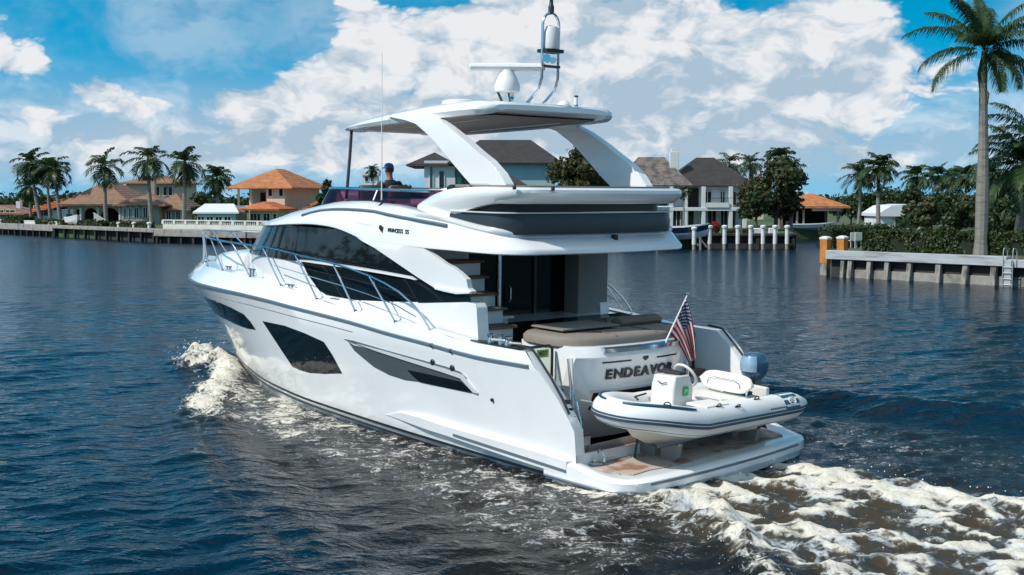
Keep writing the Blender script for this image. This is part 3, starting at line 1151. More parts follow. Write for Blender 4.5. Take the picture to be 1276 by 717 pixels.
def frond_quads(rs, co, fl, base, az, pitch, L, droop, nl, wl, ll, sag=0.5, twist=0.0, wind=(0, 0)):
    """one feather frond: rachis as a thin strip plus pairs of leaflets"""
    h = np.array([math.cos(az), math.sin(az), 0])
    up = np.array([0, 0, 1.0])
    side0 = np.array([-math.sin(az), math.cos(az), 0])
    pts = []
    p = np.array(base, float)
    a = pitch
    n = nl
    for i in range(n + 1):
        pts.append(p.copy())
        a -= droop / n * (0.35 + 1.3 * i / n)
        p = p + (h * math.cos(a) + up * math.sin(a)) * (L / n)
        p[0] += wind[0] * L / n * (i / n)
        p[1] += wind[1] * L / n * (i / n)
    for i in range(n):
        t = i / n
        d = pts[i + 1] - pts[i]
        d /= np.linalg.norm(d)
        s = np.cross(d, up)
        ns = np.linalg.norm(s)
        s = s / ns if ns > 1e-4 else side0
        nrm = np.cross(s, d)
        # rachis
        w = 0.035 * (1 - t) + 0.006
        k = len(co)
        co += [pts[i] - s * w, pts[i] + s * w, pts[i + 1] + s * w * .9, pts[i + 1] - s * w * .9]
        fl.append((k, k + 1, k + 2, k + 3))
        if t < 0.10:
            continue
        lt = ll * (math.sin(math.pi * min(1, (t * 0.92 + 0.10))) ** 0.6) * (0.85 + 0.3 * rs.rand())
        for sg in (1, -1):
            out = s * sg * math.cos(0.5) + d * 0.62 + nrm * (0.25 + 0.3 * (rs.rand() - .5))
            out /= np.linalg.norm(out)
            tip = pts[i] + out * lt + np.array([wind[0] * .5 * lt, wind[1] * .5 * lt, -sag * lt * (0.6 + 0.6 * rs.rand())])
            mid = pts[i] + out * lt * 0.55 + np.array([0, 0, -sag * lt * 0.12])
            wd_ = d * wl * 0.5
            k = len(co)
            co += [pts[i] - wd_ * .6, pts[i] + wd_ * .6, mid + wd_, mid - wd_]
            fl.append((k, k + 1, k + 2, k + 3))
            k = len(co)
            co += [mid - wd_, mid + wd_, tip + wd_ * .12, tip - wd_ * .12]
            fl.append((k, k + 1, k + 2, k + 3))


def crown_mesh(name, seed, n, L, nl, wl, ll, mat, parent, base=(0, 0, 0), low=-0.5, wind=(0, 0), sag=0.5):
    rs = np.random.RandomState(seed)
    co, fl = [], []
    for i in range(n):
        t = (i + 0.5) / n
        pitch = 1.45 - (1.45 - low) * t ** 0.9 + rs.normal(0, 0.08)
        az = i * 2.399963 + rs.normal(0, 0.25)
        frond_quads(rs, co, fl, base, az, pitch, L * (0.82 + 0.25 * rs.rand()) * (0.8 + 0.25 * min(1, t * 2.5)), 1.05 + 0.5 * rs.rand() + 0.25 * t, nl, wl, ll, sag, 0, wind)
    return arrays_mesh(name, co, fl, mat, parent)


def trunk_mesh(parent, H, r0, r1, lean=(0, 0), bulge=0.0, curve=0.0):
    m = MB()
    pts, rr = [], []
    n = 12
    for i in range(n + 1):
        t = i / n
        pts.append((lean[0] * t + curve * math.sin(t * math.pi), lean[1] * t, H * t))
        rr.append((r0 + (r1 - r0) * t) * (1 + bulge * math.exp(-((t - 0.35) / 0.22) ** 2)) * (1.25 if i == 0 else 1))
    m.tube(pts, rr, 10)
    return m.build('trunk', LM['trunk'], parent)


def palm(label, loc, H, seed, crown=2.6, n=20, nl=16, r=0.17, group=None, wind=(-0.10, 0), name='palm_tree', lean=(0, 0), cat='palm tree', low=-0.85, shaft=True, leafw=0.11, leafl=0.6, mat=None, sag=0.6):
    t = thing(name, label, cat, loc, 0, group)
    trunk_mesh(t, H, r * 1.15, r * 0.75, lean, 0.12, 0.05 * H * (random.random() - .5) * .6)
    top = (lean[0], lean[1], H)
    if shaft:
        MB().tube([(lean[0] * .99, lean[1] * .99, H - 0.05), (lean[0], lean[1], H + crown * 0.22)], [r * 0.85, r * 0.45], 10).build('crownshaft', LM['shaft'], t)
    crown_mesh('crown', seed, n, crown, nl, leafw, leafl, mat or LM['palm'], t, (top[0], top[1], H + (crown * 0.16 if shaft else 0)), low, wind, sag)
    return t


def leaf_cloud(name, blobs, n, size, mat, parent, seed=1, flat=0.0, fill=0.55):
    """leaves in the outer shell of overlapping blobs: (cx, cy, cz, rx, ry, rz)"""
    rs = np.random.RandomState(seed)
    w = np.array([b[3] * b[4] + b[3] * b[5] + b[4] * b[5] for b in blobs])
    w = w / w.sum()
    pick = rs.choice(len(blobs), n, p=w)
    B = np.array(blobs)[pick]
    d = rs.normal(size=(n, 3))
    d /= np.linalg.norm(d, axis=1)[:, None]
    rad = fill + (1.08 - fill) * rs.rand(n) ** 0.55
    lump = 0.82 + 0.30 * np.sin(d[:, 0] * 7 + pick) * np.sin(d[:, 1] * 6 + 2 * pick) + 0.16 * np.sin(d[:, 2] * 11 + pick * 3)
    C = B[:, :3] + d * B[:, 3:] * (rad * lump)[:, None]
    # leaf orientation: roughly outward normal with scatter
    nn_ = d + rs.normal(0, 0.65, (n, 3))
    nn_ /= np.linalg.norm(nn_, axis=1)[:, None]
    a = np.cross(nn_, rs.normal(size=(n, 3)))
    a /= np.linalg.norm(a, axis=1)[:, None]
    b = np.cross(nn_, a)
    s = size * (0.6 + 0.8 * rs.rand(n))[:, None]
    co = np.stack([C - a * s * .5, C + b * s * .32, C + a * s * .5, C - b * s * .32], 1).reshape(-1, 3)
    fl = np.arange(n * 4).reshape(n, 4)
    return arrays_mesh(name, co, fl, mat, parent)


def tree(label, loc, H, spread, seed, mat, n=5200, leaf=0.34, name='broadleaf_tree', cat='tree', trunk_h=None, group=None, squash=0.8):
    t = thing(name, label, cat, loc, 0, group)
    rs = random.Random(seed)
    th = trunk_h if trunk_h is not None else H * 0.35
    m = MB()
    m.tube([(0, 0, -0.1), (0.05, 0, th * .6), (0, 0.05, th * 1.2)], [0.3 * H / 8, 0.22 * H / 8, 0.15 * H / 8], 9)
    blobs = []
    k = 11
    for i in range(k):
        a = i * 2.4 + rs.random()
        rr = spread * (0.15 + 0.62 * rs.random())
        z = th + (H - th) * (0.12 + 0.72 * rs.random())
        c = (rr * math.cos(a), rr * math.sin(a), z)
        s = spread * (0.30 + 0.22 * rs.random())
        blobs.append((c[0], c[1], c[2], s, s, s * squash))
        m.tube([(0, 0, th * (0.6 + 0.5 * rs.random())), (c[0] * .5, c[1] * .5, (th + c[2]) / 2), (c[0] * .92, c[1] * .92, c[2])], [0.10 * H / 8, 0.07 * H / 8, 0.03], 6)
    blobs.append((0, 0, th + (H - th) * 0.78, spread * .45, spread * .45, (H - th) * .26))
    m.build('trunk', LM['bark'], t)
    leaf_cloud('crown', blobs, n, leaf, mat, t, seed)
    return t


def hedge(label, a, b, depth, h, seed, mat=None, n=9000, leaf=0.16, z0=LAND_Z, group=None, name='hedge', wob=0.08):
    p, L, ang = seg_frame(a, b)
    t = thing(name, label, 'hedge', (p.x, p.y, z0), ang, group)
    core = MB().box(0.12, L - 0.12, 0.12, depth - 0.12, 0, h - 0.14).build('stems', LM['core'], t, 0)
    rs = np.random.RandomState(seed)
    # points on the box skin
    ar = np.array([L * h, L * depth, depth * h, depth * h, L * h])
    pk = rs.choice(5, n, p=ar / ar.sum())
    u, v, w = rs.rand(n), rs.rand(n), rs.rand(n) ** 1.5 * 0.22
    C = np.zeros((n, 3))
    N = np.zeros((n, 3))
    for k, f in enumerate([lambda u, v, w: (u * L, w, v * h, 0, -1, .2), lambda u, v, w: (u * L, v * depth, h - w, 0, 0, 1), lambda u, v, w: (w, u * depth, v * h, -1, 0, .2), lambda u, v, w: (L - w, u * depth, v * h, 1, 0, .2), lambda u, v, w: (u * L, depth - w, v * h, 0, 1, .2)]):
        s = pk == k
        x, y, z, nx, ny, nz_ = f(u[s], v[s], w[s])
        C[s] = np.stack([np.broadcast_to(x, s.sum()), np.broadcast_to(y, s.sum()), np.broadcast_to(z, s.sum())], 1)
        N[s] = (nx, ny, nz_)
    bump = wob * np.sin(C[:, 0] * 2.1) + wob * np.sin(C[:, 0] * 5.3 + C[:, 2] * 4) + rs.normal(0, 0.035, n)
    C += N * bump[:, None]
    nn_ = N + rs.normal(0, 0.7, (n, 3))
    nn_ /= np.linalg.norm(nn_, axis=1)[:, None]
    a_ = np.cross(nn_, rs.normal(size=(n, 3)))
    a_ /= np.linalg.norm(a_, axis=1)[:, None]
    b_ = np.cross(nn_, a_)
    s = leaf * (0.6 + 0.8 * rs.rand(n))[:, None]
    co = np.stack([C - a_ * s * .5, C + b_ * s * .35, C + a_ * s * .5, C - b_ * s * .35], 1).reshape(-1, 3)
    arrays_mesh('foliage', co, np.arange(n * 4).reshape(n, 4), mat or LM['hedge'], t)
    return t


# ================================================================== HOUSES
HM = {}
HM['beige'] = M('beige stucco', (0.40, 0.34, 0.27), 0.85, var=0.08, scale=1.2, bump=0.1, dirt=((0.27, 0.23, 0.18), 0.6, 0.4))
HM['cream'] = M('cream stucco', (0.62, 0.52, 0.38), 0.85, var=0.05, scale=1.2, bump=0.1)
HM['white'] = M('white stucco', (0.66, 0.68, 0.68), 0.8, var=0.04, scale=1.2, dirt=((0.48, 0.50, 0.50), 0.7, 0.3))
HM['aqua'] = M('pale aqua stucco', (0.36, 0.52, 0.56), 0.8, var=0.05, scale=1.0)
HM['trim'] = M('white trim', (0.70, 0.69, 0.66), 0.6, var=0.04)
HM['pane'] = M('window glass', (0.012, 0.016, 0.018), 0.06, var=0.4, scale=0.7)
HM['greenpane'] = M('green tinted window', (0.008, 0.10, 0.085), 0.06, var=0.4, scale=0.6)
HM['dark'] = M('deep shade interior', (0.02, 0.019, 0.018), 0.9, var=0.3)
HM['brown'] = M_tile('brown roof tiles', (0.29, 0.16, 0.095), (0.17, 0.10, 0.065))
HM['orange'] = M_tile('orange roof tiles', (0.50, 0.19, 0.070), (0.30, 0.105, 0.040))
HM['bright'] = M_tile('bright orange roof', (0.70, 0.19, 0.05), (0.52, 0.125, 0.035))
HM['terra'] = M_tile('terracotta porch tiles', (0.52, 0.15, 0.05), (0.33, 0.095, 0.03))
HM['slate'] = M_tile('dark grey roof tiles', (0.042, 0.036, 0.034), (0.024, 0.021, 0.020))
HM['worn'] = M_tile('lichen worn roof tiles', (0.20, 0.17, 0.15), (0.040, 0.034, 0.031))
HM['whiteroof'] = M('white metal roof', (0.66, 0.67, 0.68), 0.5, var=0.06)


def hip(mb, x0, x1, y0, y1, z, rise, over=0.6, ridge=None):
    """hip roof over a rectangle with overhang, closed beneath"""
    x0, x1, y0, y1 = x0 - over, x1 + over, y0 - over, y1 + over
    w, d = x1 - x0, y1 - y0
    if w >= d:
        r = (w - d) / 2 if ridge is None else ridge / 2
        cx_, cy_ = (x0 + x1) / 2, (y0 + y1) / 2
        a, b = (cx_ - r, cy_), (cx_ + r, cy_)
        v = [(x0, y0, z), (x1, y0, z), (x1, y1, z), (x0, y1, z), (a[0], a[1], z + rise), (b[0], b[1], z + rise)]
        f = [(0, 1, 5, 4), (1, 2, 5), (2, 3, 4, 5), (3, 0, 4)]
    else:
        r = (d - w) / 2 if ridge is None else ridge / 2
        cx_, cy_ = (x0 + x1) / 2, (y0 + y1) / 2
        v = [(x0, y0, z), (x1, y0, z), (x1, y1, z), (x0, y1, z), (cx_, cy_ - r, z + rise), (cx_, cy_ + r, z + rise)]
        f = [(0, 1, 4), (1, 2, 5, 4), (2, 3, 5), (3, 0, 4, 5)]
    v += [(p[0], p[1], z - 0.16) for p in v[:4]]
    f += [(0, 6, 7, 1), (1, 7, 8, 2), (2, 8, 9, 3), (3, 9, 6, 0), (9, 8, 7, 6)]
    return mb.add(v, f)


def window(parent, x, y, z, w, h, face='front', pane=None, mull=1, frame=None, name='window'):
    """front faces -y at plane y; left/right at plane x"""
    f = MB()
    p = MB()
    t = 0.07

    def B(mb, a0, a1, z0, z1, d0, d1):
        if face == 'front':
            mb.box(x + a0, x + a1, y - d1, y - d0, z + z0, z + z1)
        elif face == 'right':
            mb.box(x + d0, x + d1, y + a0, y + a1, z + z0, z + z1)
        else:
            mb.box(x - d1, x - d0, y + a0, y + a1, z + z0, z + z1)
    B(f, -w / 2 - t, w / 2 + t, -t, 0, 0.0, 0.09)
    B(f, -w / 2 - t, w / 2 + t, h, h + t, 0.0, 0.09)
    B(f, -w / 2 - t, -w / 2, 0, h, 0.0, 0.09)
    B(f, w / 2, w / 2 + t, 0, h, 0.0, 0.09)
    for i in range(1, mull + 1):
        a = -w / 2 + w * i / (mull + 1)
        B(f, a - 0.03, a + 0.03, 0, h, 0.03, 0.075)
    B(p, -w / 2, w / 2, 0, h, 0.005, 0.03)
    o = f.build(name, frame or HM['trim'], parent, 0)
    p.build('pane', pane or HM['pane'], o, 0)
    return o


def arch_poly(x0, x1, z0, z1, arches):
    """wall outline with round headed openings from z0: arches (cx, w, spring)"""
    pts = [(x0, z0), (x0, z1), (x1, z1), (x1, z0)]
    for cx_, w, sp in sorted(arches, reverse=True):
        pts.append((cx_ + w / 2, z0))
        for i in range(13):
            a = i / 12 * math.pi
            pts.append((cx_ + w / 2 * math.cos(a), z0 + sp + w / 2 * math.sin(a)))
        pts.append((cx_ - w / 2, z0))
    return pts


def arch_window(parent, cx_, y, z0, w, sp):
    m = MB()
    pts = [(cx_ - w / 2, z0), (cx_ + w / 2, z0)] + [(cx_ + w / 2 * math.cos(i / 10 * math.pi), z0 + sp + w / 2 * math.sin(i / 10 * math.pi)) for i in range(11)]
    m.prism(pts, 'y', y - 0.03, y - 0.005)
    fr = MB()
    fr.tube([(p[0], y - 0.04, p[1]) for p in [pts[0]] + list(reversed(pts[2:])) + [pts[1]]][::-1], 0.07, 6)
    fr.box(cx_ - 0.03, cx_ + 0.03, y - 0.07, y - 0.032, z0, z0 + sp + w / 2 - 0.05)
    o = fr.build('arched_window', HM['trim'], parent, 0)
    m.build('pane', HM['pane'], o, 0)
    return o


def place(u0, u1, vbase, Y, rz=0.0):
    a = at(u0, vbase, Y)
    b = at(u1, vbase, Y)
    return a, (b.x - a.x)


S = lambda Y: Y / F_PX                       # metres per photo pixel at distance Y
ZV = lambda v, Y: EYE + (HORIZON - v) * Y / F_PX    # height of photo row v at distance Y

# ---- long beige house with arches, left bank -------------------------------------------
Y = 134.0
x0 = at(84, 260, Y).x
hs = thing('arched_house', 'low beige house with round arches and a wide brown tile roof', 'house', (x0, Y, LAND_Z))
k = S(Y)
W_ = (228 - 84) * k
ze = ZV(254.5, Y) - LAND_Z
m = MB()
pl_ = arch_poly(0, W_ * 0.50, 0, ze, [(2.15, 1.7, 1.15), (W_ * 0.175 + 0.4, 1.7, 1.25), (4.8 - 0.4, 0.0001, 0)][:1] + [((108 - 84) * k, 17 * k, 1.15), ((136 - 84) * k, 25 * k, 1.15)])
pl_ = arch_poly(0, (153 - 84) * k, 0, ze, [((88.5 - 84) * k, 6 * k, 1.45), ((97 - 84) * k, 5.5 * k, 1.45), ((112.5 - 84) * k, 17 * k, 1.05), ((136.5 - 84) * k, 24 * k, 0.75)])
m.prism(pl_, 'y', 0, 0.4)
m.box(0, (153 - 84) * k, 3.0, 3.2, 0, ze)
m.build('arcade_wall', HM['beige'], hs, 0)
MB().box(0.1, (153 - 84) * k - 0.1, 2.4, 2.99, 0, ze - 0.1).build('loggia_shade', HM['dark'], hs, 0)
m = MB()
m.box((153 - 84) * k, (200 - 84) * k, -0.6, 8, 0, ze - 0.1)
m.box((196 - 84) * k, W_, 0.8, 9, 0, ze - 0.7)
m.build('wall', HM['beige'], hs, 0, 0.03)
for u in (158, 164.5, 172, 183):
    arch_window(hs, (u - 84) * k, -0.6, 0.75, (4.5 if u < 166 else 6.0) * k, 0.95)
for u in (207, 219):
    arch_window(hs, (u - 84) * k, 0.8, 0.55, 6 * k, 0.75)
m = MB()
hip(m, 0, (158 - 84) * k, 0, 10, ze, ZV(226, Y + 5) - LAND_Z - ze, 0.8, 4.0)
hip(m, (150 - 84) * k, (203 - 84) * k, -0.6, 7.5, ze - 0.08, ZV(240.5, Y + 3) - LAND_Z - ze, 0.6, 0.8)
hip(m, (186 - 84) * k, W_, 0.8, 8.5, ze - 0.68, ZV(240, Y + 4) - LAND_Z - ze + 0.6, 0.5, 1.2)
m.build('roof', HM['brown'], hs, 0)
m = MB()
m.box((170.5 - 84) * k, (178 - 84) * k, 4.5, 5.3, ze, ZV(223, Y + 5) - LAND_Z)
m.box((169.5 - 84) * k, (179 - 84) * k, 4.4, 5.4, ZV(223, Y + 5) - LAND_Z + 0.002, ZV(220, Y + 5) - LAND_Z)
m.build('chimney', HM['beige'], hs, 0)
m = MB()
for u in (101.5, 123, 150):
    m = MB().lathe([(0.16, 0), (0.13, 0.1), (0.12, 1.7), (0.18, 1.85)], 10, None, ((u - 84) * k, -0.25)).build('column', HM['trim'], hs)

# ---- upper house with brown roof behind it ----------------------------------------------
Y = 152.0
k = S(Y)
x0 = at(150, 260, Y).x
hs = thing('cream_house', 'cream two storey house with brown roof behind the arched house', 'house', (x0, Y, LAND_Z))
ze = ZV(228, Y) - LAND_Z
MB().box(0.8, (222 - 150) * k, 0, 9, 0, ze).build('wall', HM['cream'], hs, 0)
m = MB()
hip(m, 0.8, (222 - 150) * k, 0, 9, ze, ZV(219, Y + 4) - LAND_Z - ze, 0.7, 5.0)
m.build('roof', HM['brown'], hs, 0)
for u in (196, 207, 212):
    window(hs, (u - 150) * k, 0, ze - 1.65, 0.6, 1.1, mull=0)

# ---- bright orange roofed house and low pink roofed house, far left ---------------------------
Y = 158.0
k = S(Y)
x0 = at(28, 260, Y).x
hs = thing('orange_roof_house', 'low house with vivid orange roof slopes behind the left palms', 'house', (x0, Y, LAND_Z))
MB().box(0, (88 - 28) * k, 0, 9, 0, ZV(262, Y) - LAND_Z).build('wall', HM['aqua'], hs, 0)
m = MB()
za = ZV(262, Y) - LAND_Z
m.prism([(0.0, za - 0.3), ((80 - 28) * k, ZV(247.5, Y) - LAND_Z), ((80 - 28) * k, ZV(252.5, Y) - LAND_Z - 0.5), (0, za - 0.55)], 'y', -0.6, 6)
m.build('roof', HM['bright'], hs, 0)
MB().box((70 - 28) * k, (118 - 28) * k, 6.0, 14, 0, ZV(246, Y + 6) - LAND_Z).build('upper_wall', HM['beige'], hs, 0)
m = MB()
m.prism([((72 - 28) * k, ZV(244.5, Y + 6) - LAND_Z), ((112 - 28) * k, ZV(235, Y + 6) - LAND_Z), ((122 - 28) * k, ZV(236, Y + 6) - LAND_Z), ((118 - 28) * k, ZV(241, Y + 6) - LAND_Z), ((74 - 28) * k, ZV(247, Y + 6) - LAND_Z)], 'y', 5.4, 14)
m.build('upper_roof', HM['bright'], hs, 0)
for u in (48, 60):
    window(hs, (u - 28) * k, 0, 0.6, 1.2, 1.3)
Y = 156.0
k = S(Y)
x0 = at(-40, 260, Y).x
hs = thing('low_house', 'low aqua walled house with faded pinkish roof at far left', 'house', (x0, Y - 1.5, LAND_Z))
ze = ZV(266, Y) - LAND_Z
MB().box(0, 72 * k, 0, 9, 0, ze).build('wall', HM['aqua'], hs, 0)
m = MB()
hip(m, 0, 72 * k, 0, 9, ze, ZV(255.5, Y + 4) - LAND_Z - ze, 0.6, 4)
m.build('roof', HM['brown'], hs, 0)
MB().box(50 * k, 55 * k, 4, 4.8, ze + 0.2, ZV(251, Y) - LAND_Z).build('chimney', HM['white'], hs, 0)
window(hs, 46 * k, 0, 0.5, 1.4, 0.9)
window(hs, 58 * k, 0, 0.5, 1.4, 0.9)

# ---- orange roofed two storey villa ------------------------------------------------------------
Y = 124.0
k = S(Y)
xc = at(355, 260, Y).x
hs = thing('orange_roof_villa', 'two storey cream villa with a big orange hip roof', 'house', (xc, Y, LAND_Z), R(-13))
ze = ZV(234, Y) - LAND_Z
zm = ZV(253.5, Y) - LAND_Z
MB().box(-24 * k, 0, 0, 9.5, 0, ze).build('wall', HM['cream'], hs, 0, 0.02)
MB().box(-66 * k, -24 * k - 0.002, 3.2, 9.5, 0, ze).build('loggia_wall', HM['cream'], hs, 0)
MB().box(-66 * k, -24 * k - 0.004, 0.1, 3.19, zm - 0.5, zm - 0.25).build('balcony_floor', HM['trim'], hs, 0)
MB().box(-50 * k, -25 * k, 3.12, 3.18, zm, ze - 0.5).build('loggia_glass', HM['pane'], hs, 0)
for u in (-64, -47, -25.5):
    MB().lathe([(0.15, 0), (0.13, 0.1), (0.12, ze - 0.25), (0.17, ze - 0.17)], 10, None, (u * k, 0.35)).build('column', HM['cream'], hs)
m = MB()
hip(m, -66 * k, 0.3, 0.2, 9.5, ze + 0.02, ZV(211, Y + 4) - LAND_Z - ze, 0.85, 2.2)
m.build('roof', HM['orange'], hs, 0)
MB().box(-66 * k - 0.8, 1.0, -0.62, -0.56, ze - 0.15, ze + 0.03).build('gutter', HM['trim'], hs, 0)
window(hs, -19 * k, 0, zm + 0.75, 0.42, 0.85, mull=0)
window(hs, -4.5 * k, 0, zm + 0.75, 0.42, 0.85, mull=0)
# terracotta porch in front with tall panes
m = MB()
hip(m, -36 * k, 6 * k, -3.2, 0.5, ZV(260, Y) - LAND_Z, 0.72, 0.5, 2.6)
m.build('porch_roof', HM['terra'], hs, 0)
MB().box(-33 * k, 4 * k, -2.5, -0.01, 0, ZV(262.2, Y) - LAND_Z).build('porch_wall', HM['cream'], hs, 0)
for u in (-30, -25.5, -21, -13, -8.5, 0):
    window(hs, u * k, -2.5, 0.15, 0.30, 1.15, mull=0)
m = MB()
m.prism([(1.0, ZV(264, Y) - LAND_Z), (4.2, ZV(245.5, Y) - LAND_Z), (6.5, ZV(262, Y) - LAND_Z), (6.3, ZV(264, Y) - LAND_Z), (4.2, ZV(249, Y) - LAND_Z), (1.4, ZV(266, Y) - LAND_Z)], 'y', 0.5, 8)
m.build('wing_roof', HM['orange'], hs, 0)
MB().box(1.3, 6.0, 0.8, 8, 0, ZV(262, Y) - LAND_Z).build('wing_wall', HM['cream'], hs, 0)
# white low annex
Y = 127.0
k = S(Y)
x0 = at(263, 260, Y).x
hs = thing('white_annex', 'low aqua annex with pale white roof left of the orange villa', 'house', (x0, Y - 6, LAND_Z))
k = S(Y - 6)
ze = ZV(264.5, Y - 6) - LAND_Z
MB().box(1 * k, 49 * k, 0, 5, 0, ze).build('wall', HM['aqua'], hs, 0)
m = MB()
hip(m, 0, 50 * k, 0, 2.6, ze, ZV(254, Y - 5) - LAND_Z - ze, 0.3, 3.0)
m.build('roof', HM['whiteroof'], hs, 0)
for u in (6, 17, 28, 39):
    window(hs, u * k, 0, 0.15, 0.65, 0.85)

# ---- modern white and aqua house seen through the flybridge -------------------------------------------
Y = 116.0
k = S(Y)
x0 = at(527, 260, Y).x
hs = thing('modern_house', 'tall white and aqua house with dark roof behind the flybridge', 'house', (x0, Y, LAND_Z))
ze1 = ZV(200, Y) - LAND_Z
MB().box(0, 60 * k, 2.0, 12, 0, ze1).build('wall', HM['white'], hs, 0)
MB().box(62 * k, (691 - 527) * k, 0, 11, 0, ZV(200, Y) - LAND_Z).build('aqua_wall', HM['aqua'], hs, 0)
MB().box(28 * k, 62 * k - 0.002, 2.3, 10, 0, ZV(203, Y) - LAND_Z).build('stair_bay', HM['white'], hs, 0)
m = MB()
hip(m, 40 * k, (691 - 527) * k, 0, 9, ZV(203.0, Y) - LAND_Z, ZV(175.5, Y + 5) - ZV(203, Y), 0.7, 5.2)
hip(m, -16 * k, 36 * k, 2.0, 12, ZV(205, Y) - LAND_Z, ZV(190, Y + 5) - ZV(205, Y), 0.5, 2.0)
m.build('roof', HM['slate'], hs, 0)
m = MB()
hip(m, 92 * k, 128 * k, -3, 0, ZV(233, Y) - LAND_Z, ZV(219, Y) - ZV(233, Y), 0.3, 0.4)
m.build('porch_roof', HM['slate'], hs, 0)
for (u, z0, z1, w, pn) in [(9, 240, 208, 3.5, 'greenpane'), (22, 238, 213, 6, 'pane'), (22, 262, 239, 6, 'greenpane')]:
    window(hs, u * k, 2.0, ZV(z0, Y) - LAND_Z, w * k, (z0 - z1) * k, pane=HM[pn], mull=0)
window(hs, 50 * k, 2.0, ZV(248, Y) - LAND_Z, 20 * k, (248 - 206) * k, pane=HM['greenpane'], mull=2, frame=HM['dark'])

# ---- white villa with chimney and dark roof, right of the yacht ----------------------------------------
Y = 116.0
k = S(Y)
x0 = at(782, 260, Y).x
hs = thing('white_villa', 'white two storey villa with white chimney and dark tiled roofs', 'house', (x0, Y, LAND_Z))
ze = ZV(231.5, Y) - LAND_Z
zb = ZV(258, Y) - LAND_Z
X_ = lambda u: (u - 782) * k
m = MB()
m.box(X_(790), X_(852), 1.2, 10, 0, ze)
m.box(X_(852) + 0.01, X_(928), 1.4, 11, 0, ze - 0.05)
m.build('wall', HM['white'], hs, 0)
MB().box(X_(840), X_(926), -0.9, 1.39, zb - 0.38, zb - 0.05).build('balcony_slab', HM['white'], hs, 0, 0.02)
MB().box(X_(878), X_(906), -1.0, -0.88, zb - 0.049, zb + 0.42).build('balcony_wall', HM['white'], hs, 0)
rl = MB()
for i in range(40):
    x = X_(879) + (X_(926) - X_(879)) * i / 39
    rl.box(x - 0.012, x + 0.012, -0.84, -0.82, zb - 0.04, zb + 0.85)
rl.box(X_(879), X_(926), -0.86, -0.80, zb + 0.851, zb + 0.90)
rl.build('balcony_railing', HM['dark'], hs, 0)
for u in (835, 853, 875, 908.5, 926):
    MB().box(X_(u) - 0.17, X_(u) + 0.17, -0.86, -0.5, 0, ze - 0.1 if u != 926 else ze - 0.1).build('column', HM['white'], hs, 0)
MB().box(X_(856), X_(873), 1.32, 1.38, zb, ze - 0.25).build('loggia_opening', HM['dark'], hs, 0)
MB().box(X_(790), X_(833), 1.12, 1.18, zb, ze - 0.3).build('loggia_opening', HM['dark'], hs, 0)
for (u, w) in [(884, 9), (903, 5), (916, 8)]:
    window(hs, X_(u), 1.4, zb + 0.15, w * k, 1.35, mull=1, frame=HM['white'])
for (u, w) in [(860, 14), (890, 10), (905, 8), (916, 7), (845, 9)]:
    window(hs, X_(u), 1.4 if u > 852 else 1.2, 0.1, w * k, 1.75, mull=1, frame=HM['white'])
m = MB()
hip(m, X_(834), X_(938), 0.9, 7.2, ze, ZV(197, Y + 4) - LAND_Z - ze, 0.5, 1.8)
m.build('roof', HM['slate'], hs, 0)
m = MB()
hip(m, X_(774), X_(856), 0.2, 5.4, ze + 0.05, ZV(197, Y + 2.8) - LAND_Z - ze, 0.5, 2.6)
m.build('worn_roof', HM['worn'], hs, 0)
m = MB()
m.box(X_(837), X_(848), 1.6, 2.4, ze + 0.2, ZV(190, Y + 2) - LAND_Z)
m.box(X_(838.5), X_(846.5), 1.7, 2.3, ZV(190, Y + 2) - LAND_Z + 0.002, ZV(185.5, Y + 2) - LAND_Z)
m.build('chimney', HM['trim'], hs, 0, 0.03)

# ---- orange roofed boathouse at the inlet and the roof peeking over the tree ------------------------------
Y = 119.0
k = S(Y)
x0 = at(985, 260, Y).x
bh = thing('boathouse', 'orange roofed open boathouse over the inlet on slim posts', 'boathouse', (x0, Y, 0))
ze = ZV(257.5, Y)
m = MB()
hip(m, 0, (1052 - 985) * k, 0, 6, ze, ZV(241.5, Y + 3) - ze, 0.5, 2.2)
m.build('roof', HM['orange'], bh, 0)
for (u, y) in [(994, 0.2), (1002, 0.2), (1045, 0.2), (1047, 5.6), (990, 5.6)]:
    MB().box((u - 985) * k - 0.09, (u - 985) * k + 0.09, y - 0.09, y + 0.09, -1.0, ze - 0.16).build('post', MT['pile'], bh, 0)
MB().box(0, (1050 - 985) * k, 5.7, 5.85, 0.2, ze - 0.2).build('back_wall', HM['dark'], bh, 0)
MB().box(2.2, (1048 - 985) * k, 0.0, 0.12, ze - 0.45, ze - 0.17).build('header_beam', HM['trim'], bh, 0)
Y = 165.0
k = S(Y)
x0 = at(926, 230, Y).x
hs = thing('hidden_house', 'house corner with orange roof peeking above the big dark tree', 'house', (x0, Y, LAND_Z))
m = MB()
hip(m, 0, 26 * k, 0, 3, ZV(228, Y) - LAND_Z, ZV(221, Y) - ZV(228, Y), 0.3, 1.2)
m.build('roof', HM['orange'], hs, 0)
MB().box(0, 26 * k, 0, 3, 0, ZV(229.5, Y) - LAND_Z).build('wall', HM['cream'], hs, 0)
MB().box(20 * k, 24 * k, 0.5, 1.1, ZV(226, Y) - LAND_Z, ZV(217, Y) - LAND_Z).build('chimney', HM['terra'], hs, 0)
Y = 98.0
k = S(Y)
x0 = at(1096, 260, Y).x
hs = thing('white_roof_house', 'curved white roof half hidden in the garden behind the hedge', 'house', (x0, Y, LAND_Z))
m = MB()
zr = ZV(266, Y) - LAND_Z
prof = [(0, zr), (1.0, ZV(256.5, Y) - LAND_Z), (2.4, ZV(254.5, Y) - LAND_Z), (3.2, ZV(255.5, Y) - LAND_Z), (4.2, ZV(265, Y) - LAND_Z), (4.2, zr - 0.25), (0, zr - 0.25)]
m.prism(prof, 'y', 0, 5)
m.build('roof', HM['whiteroof'], hs, 0)
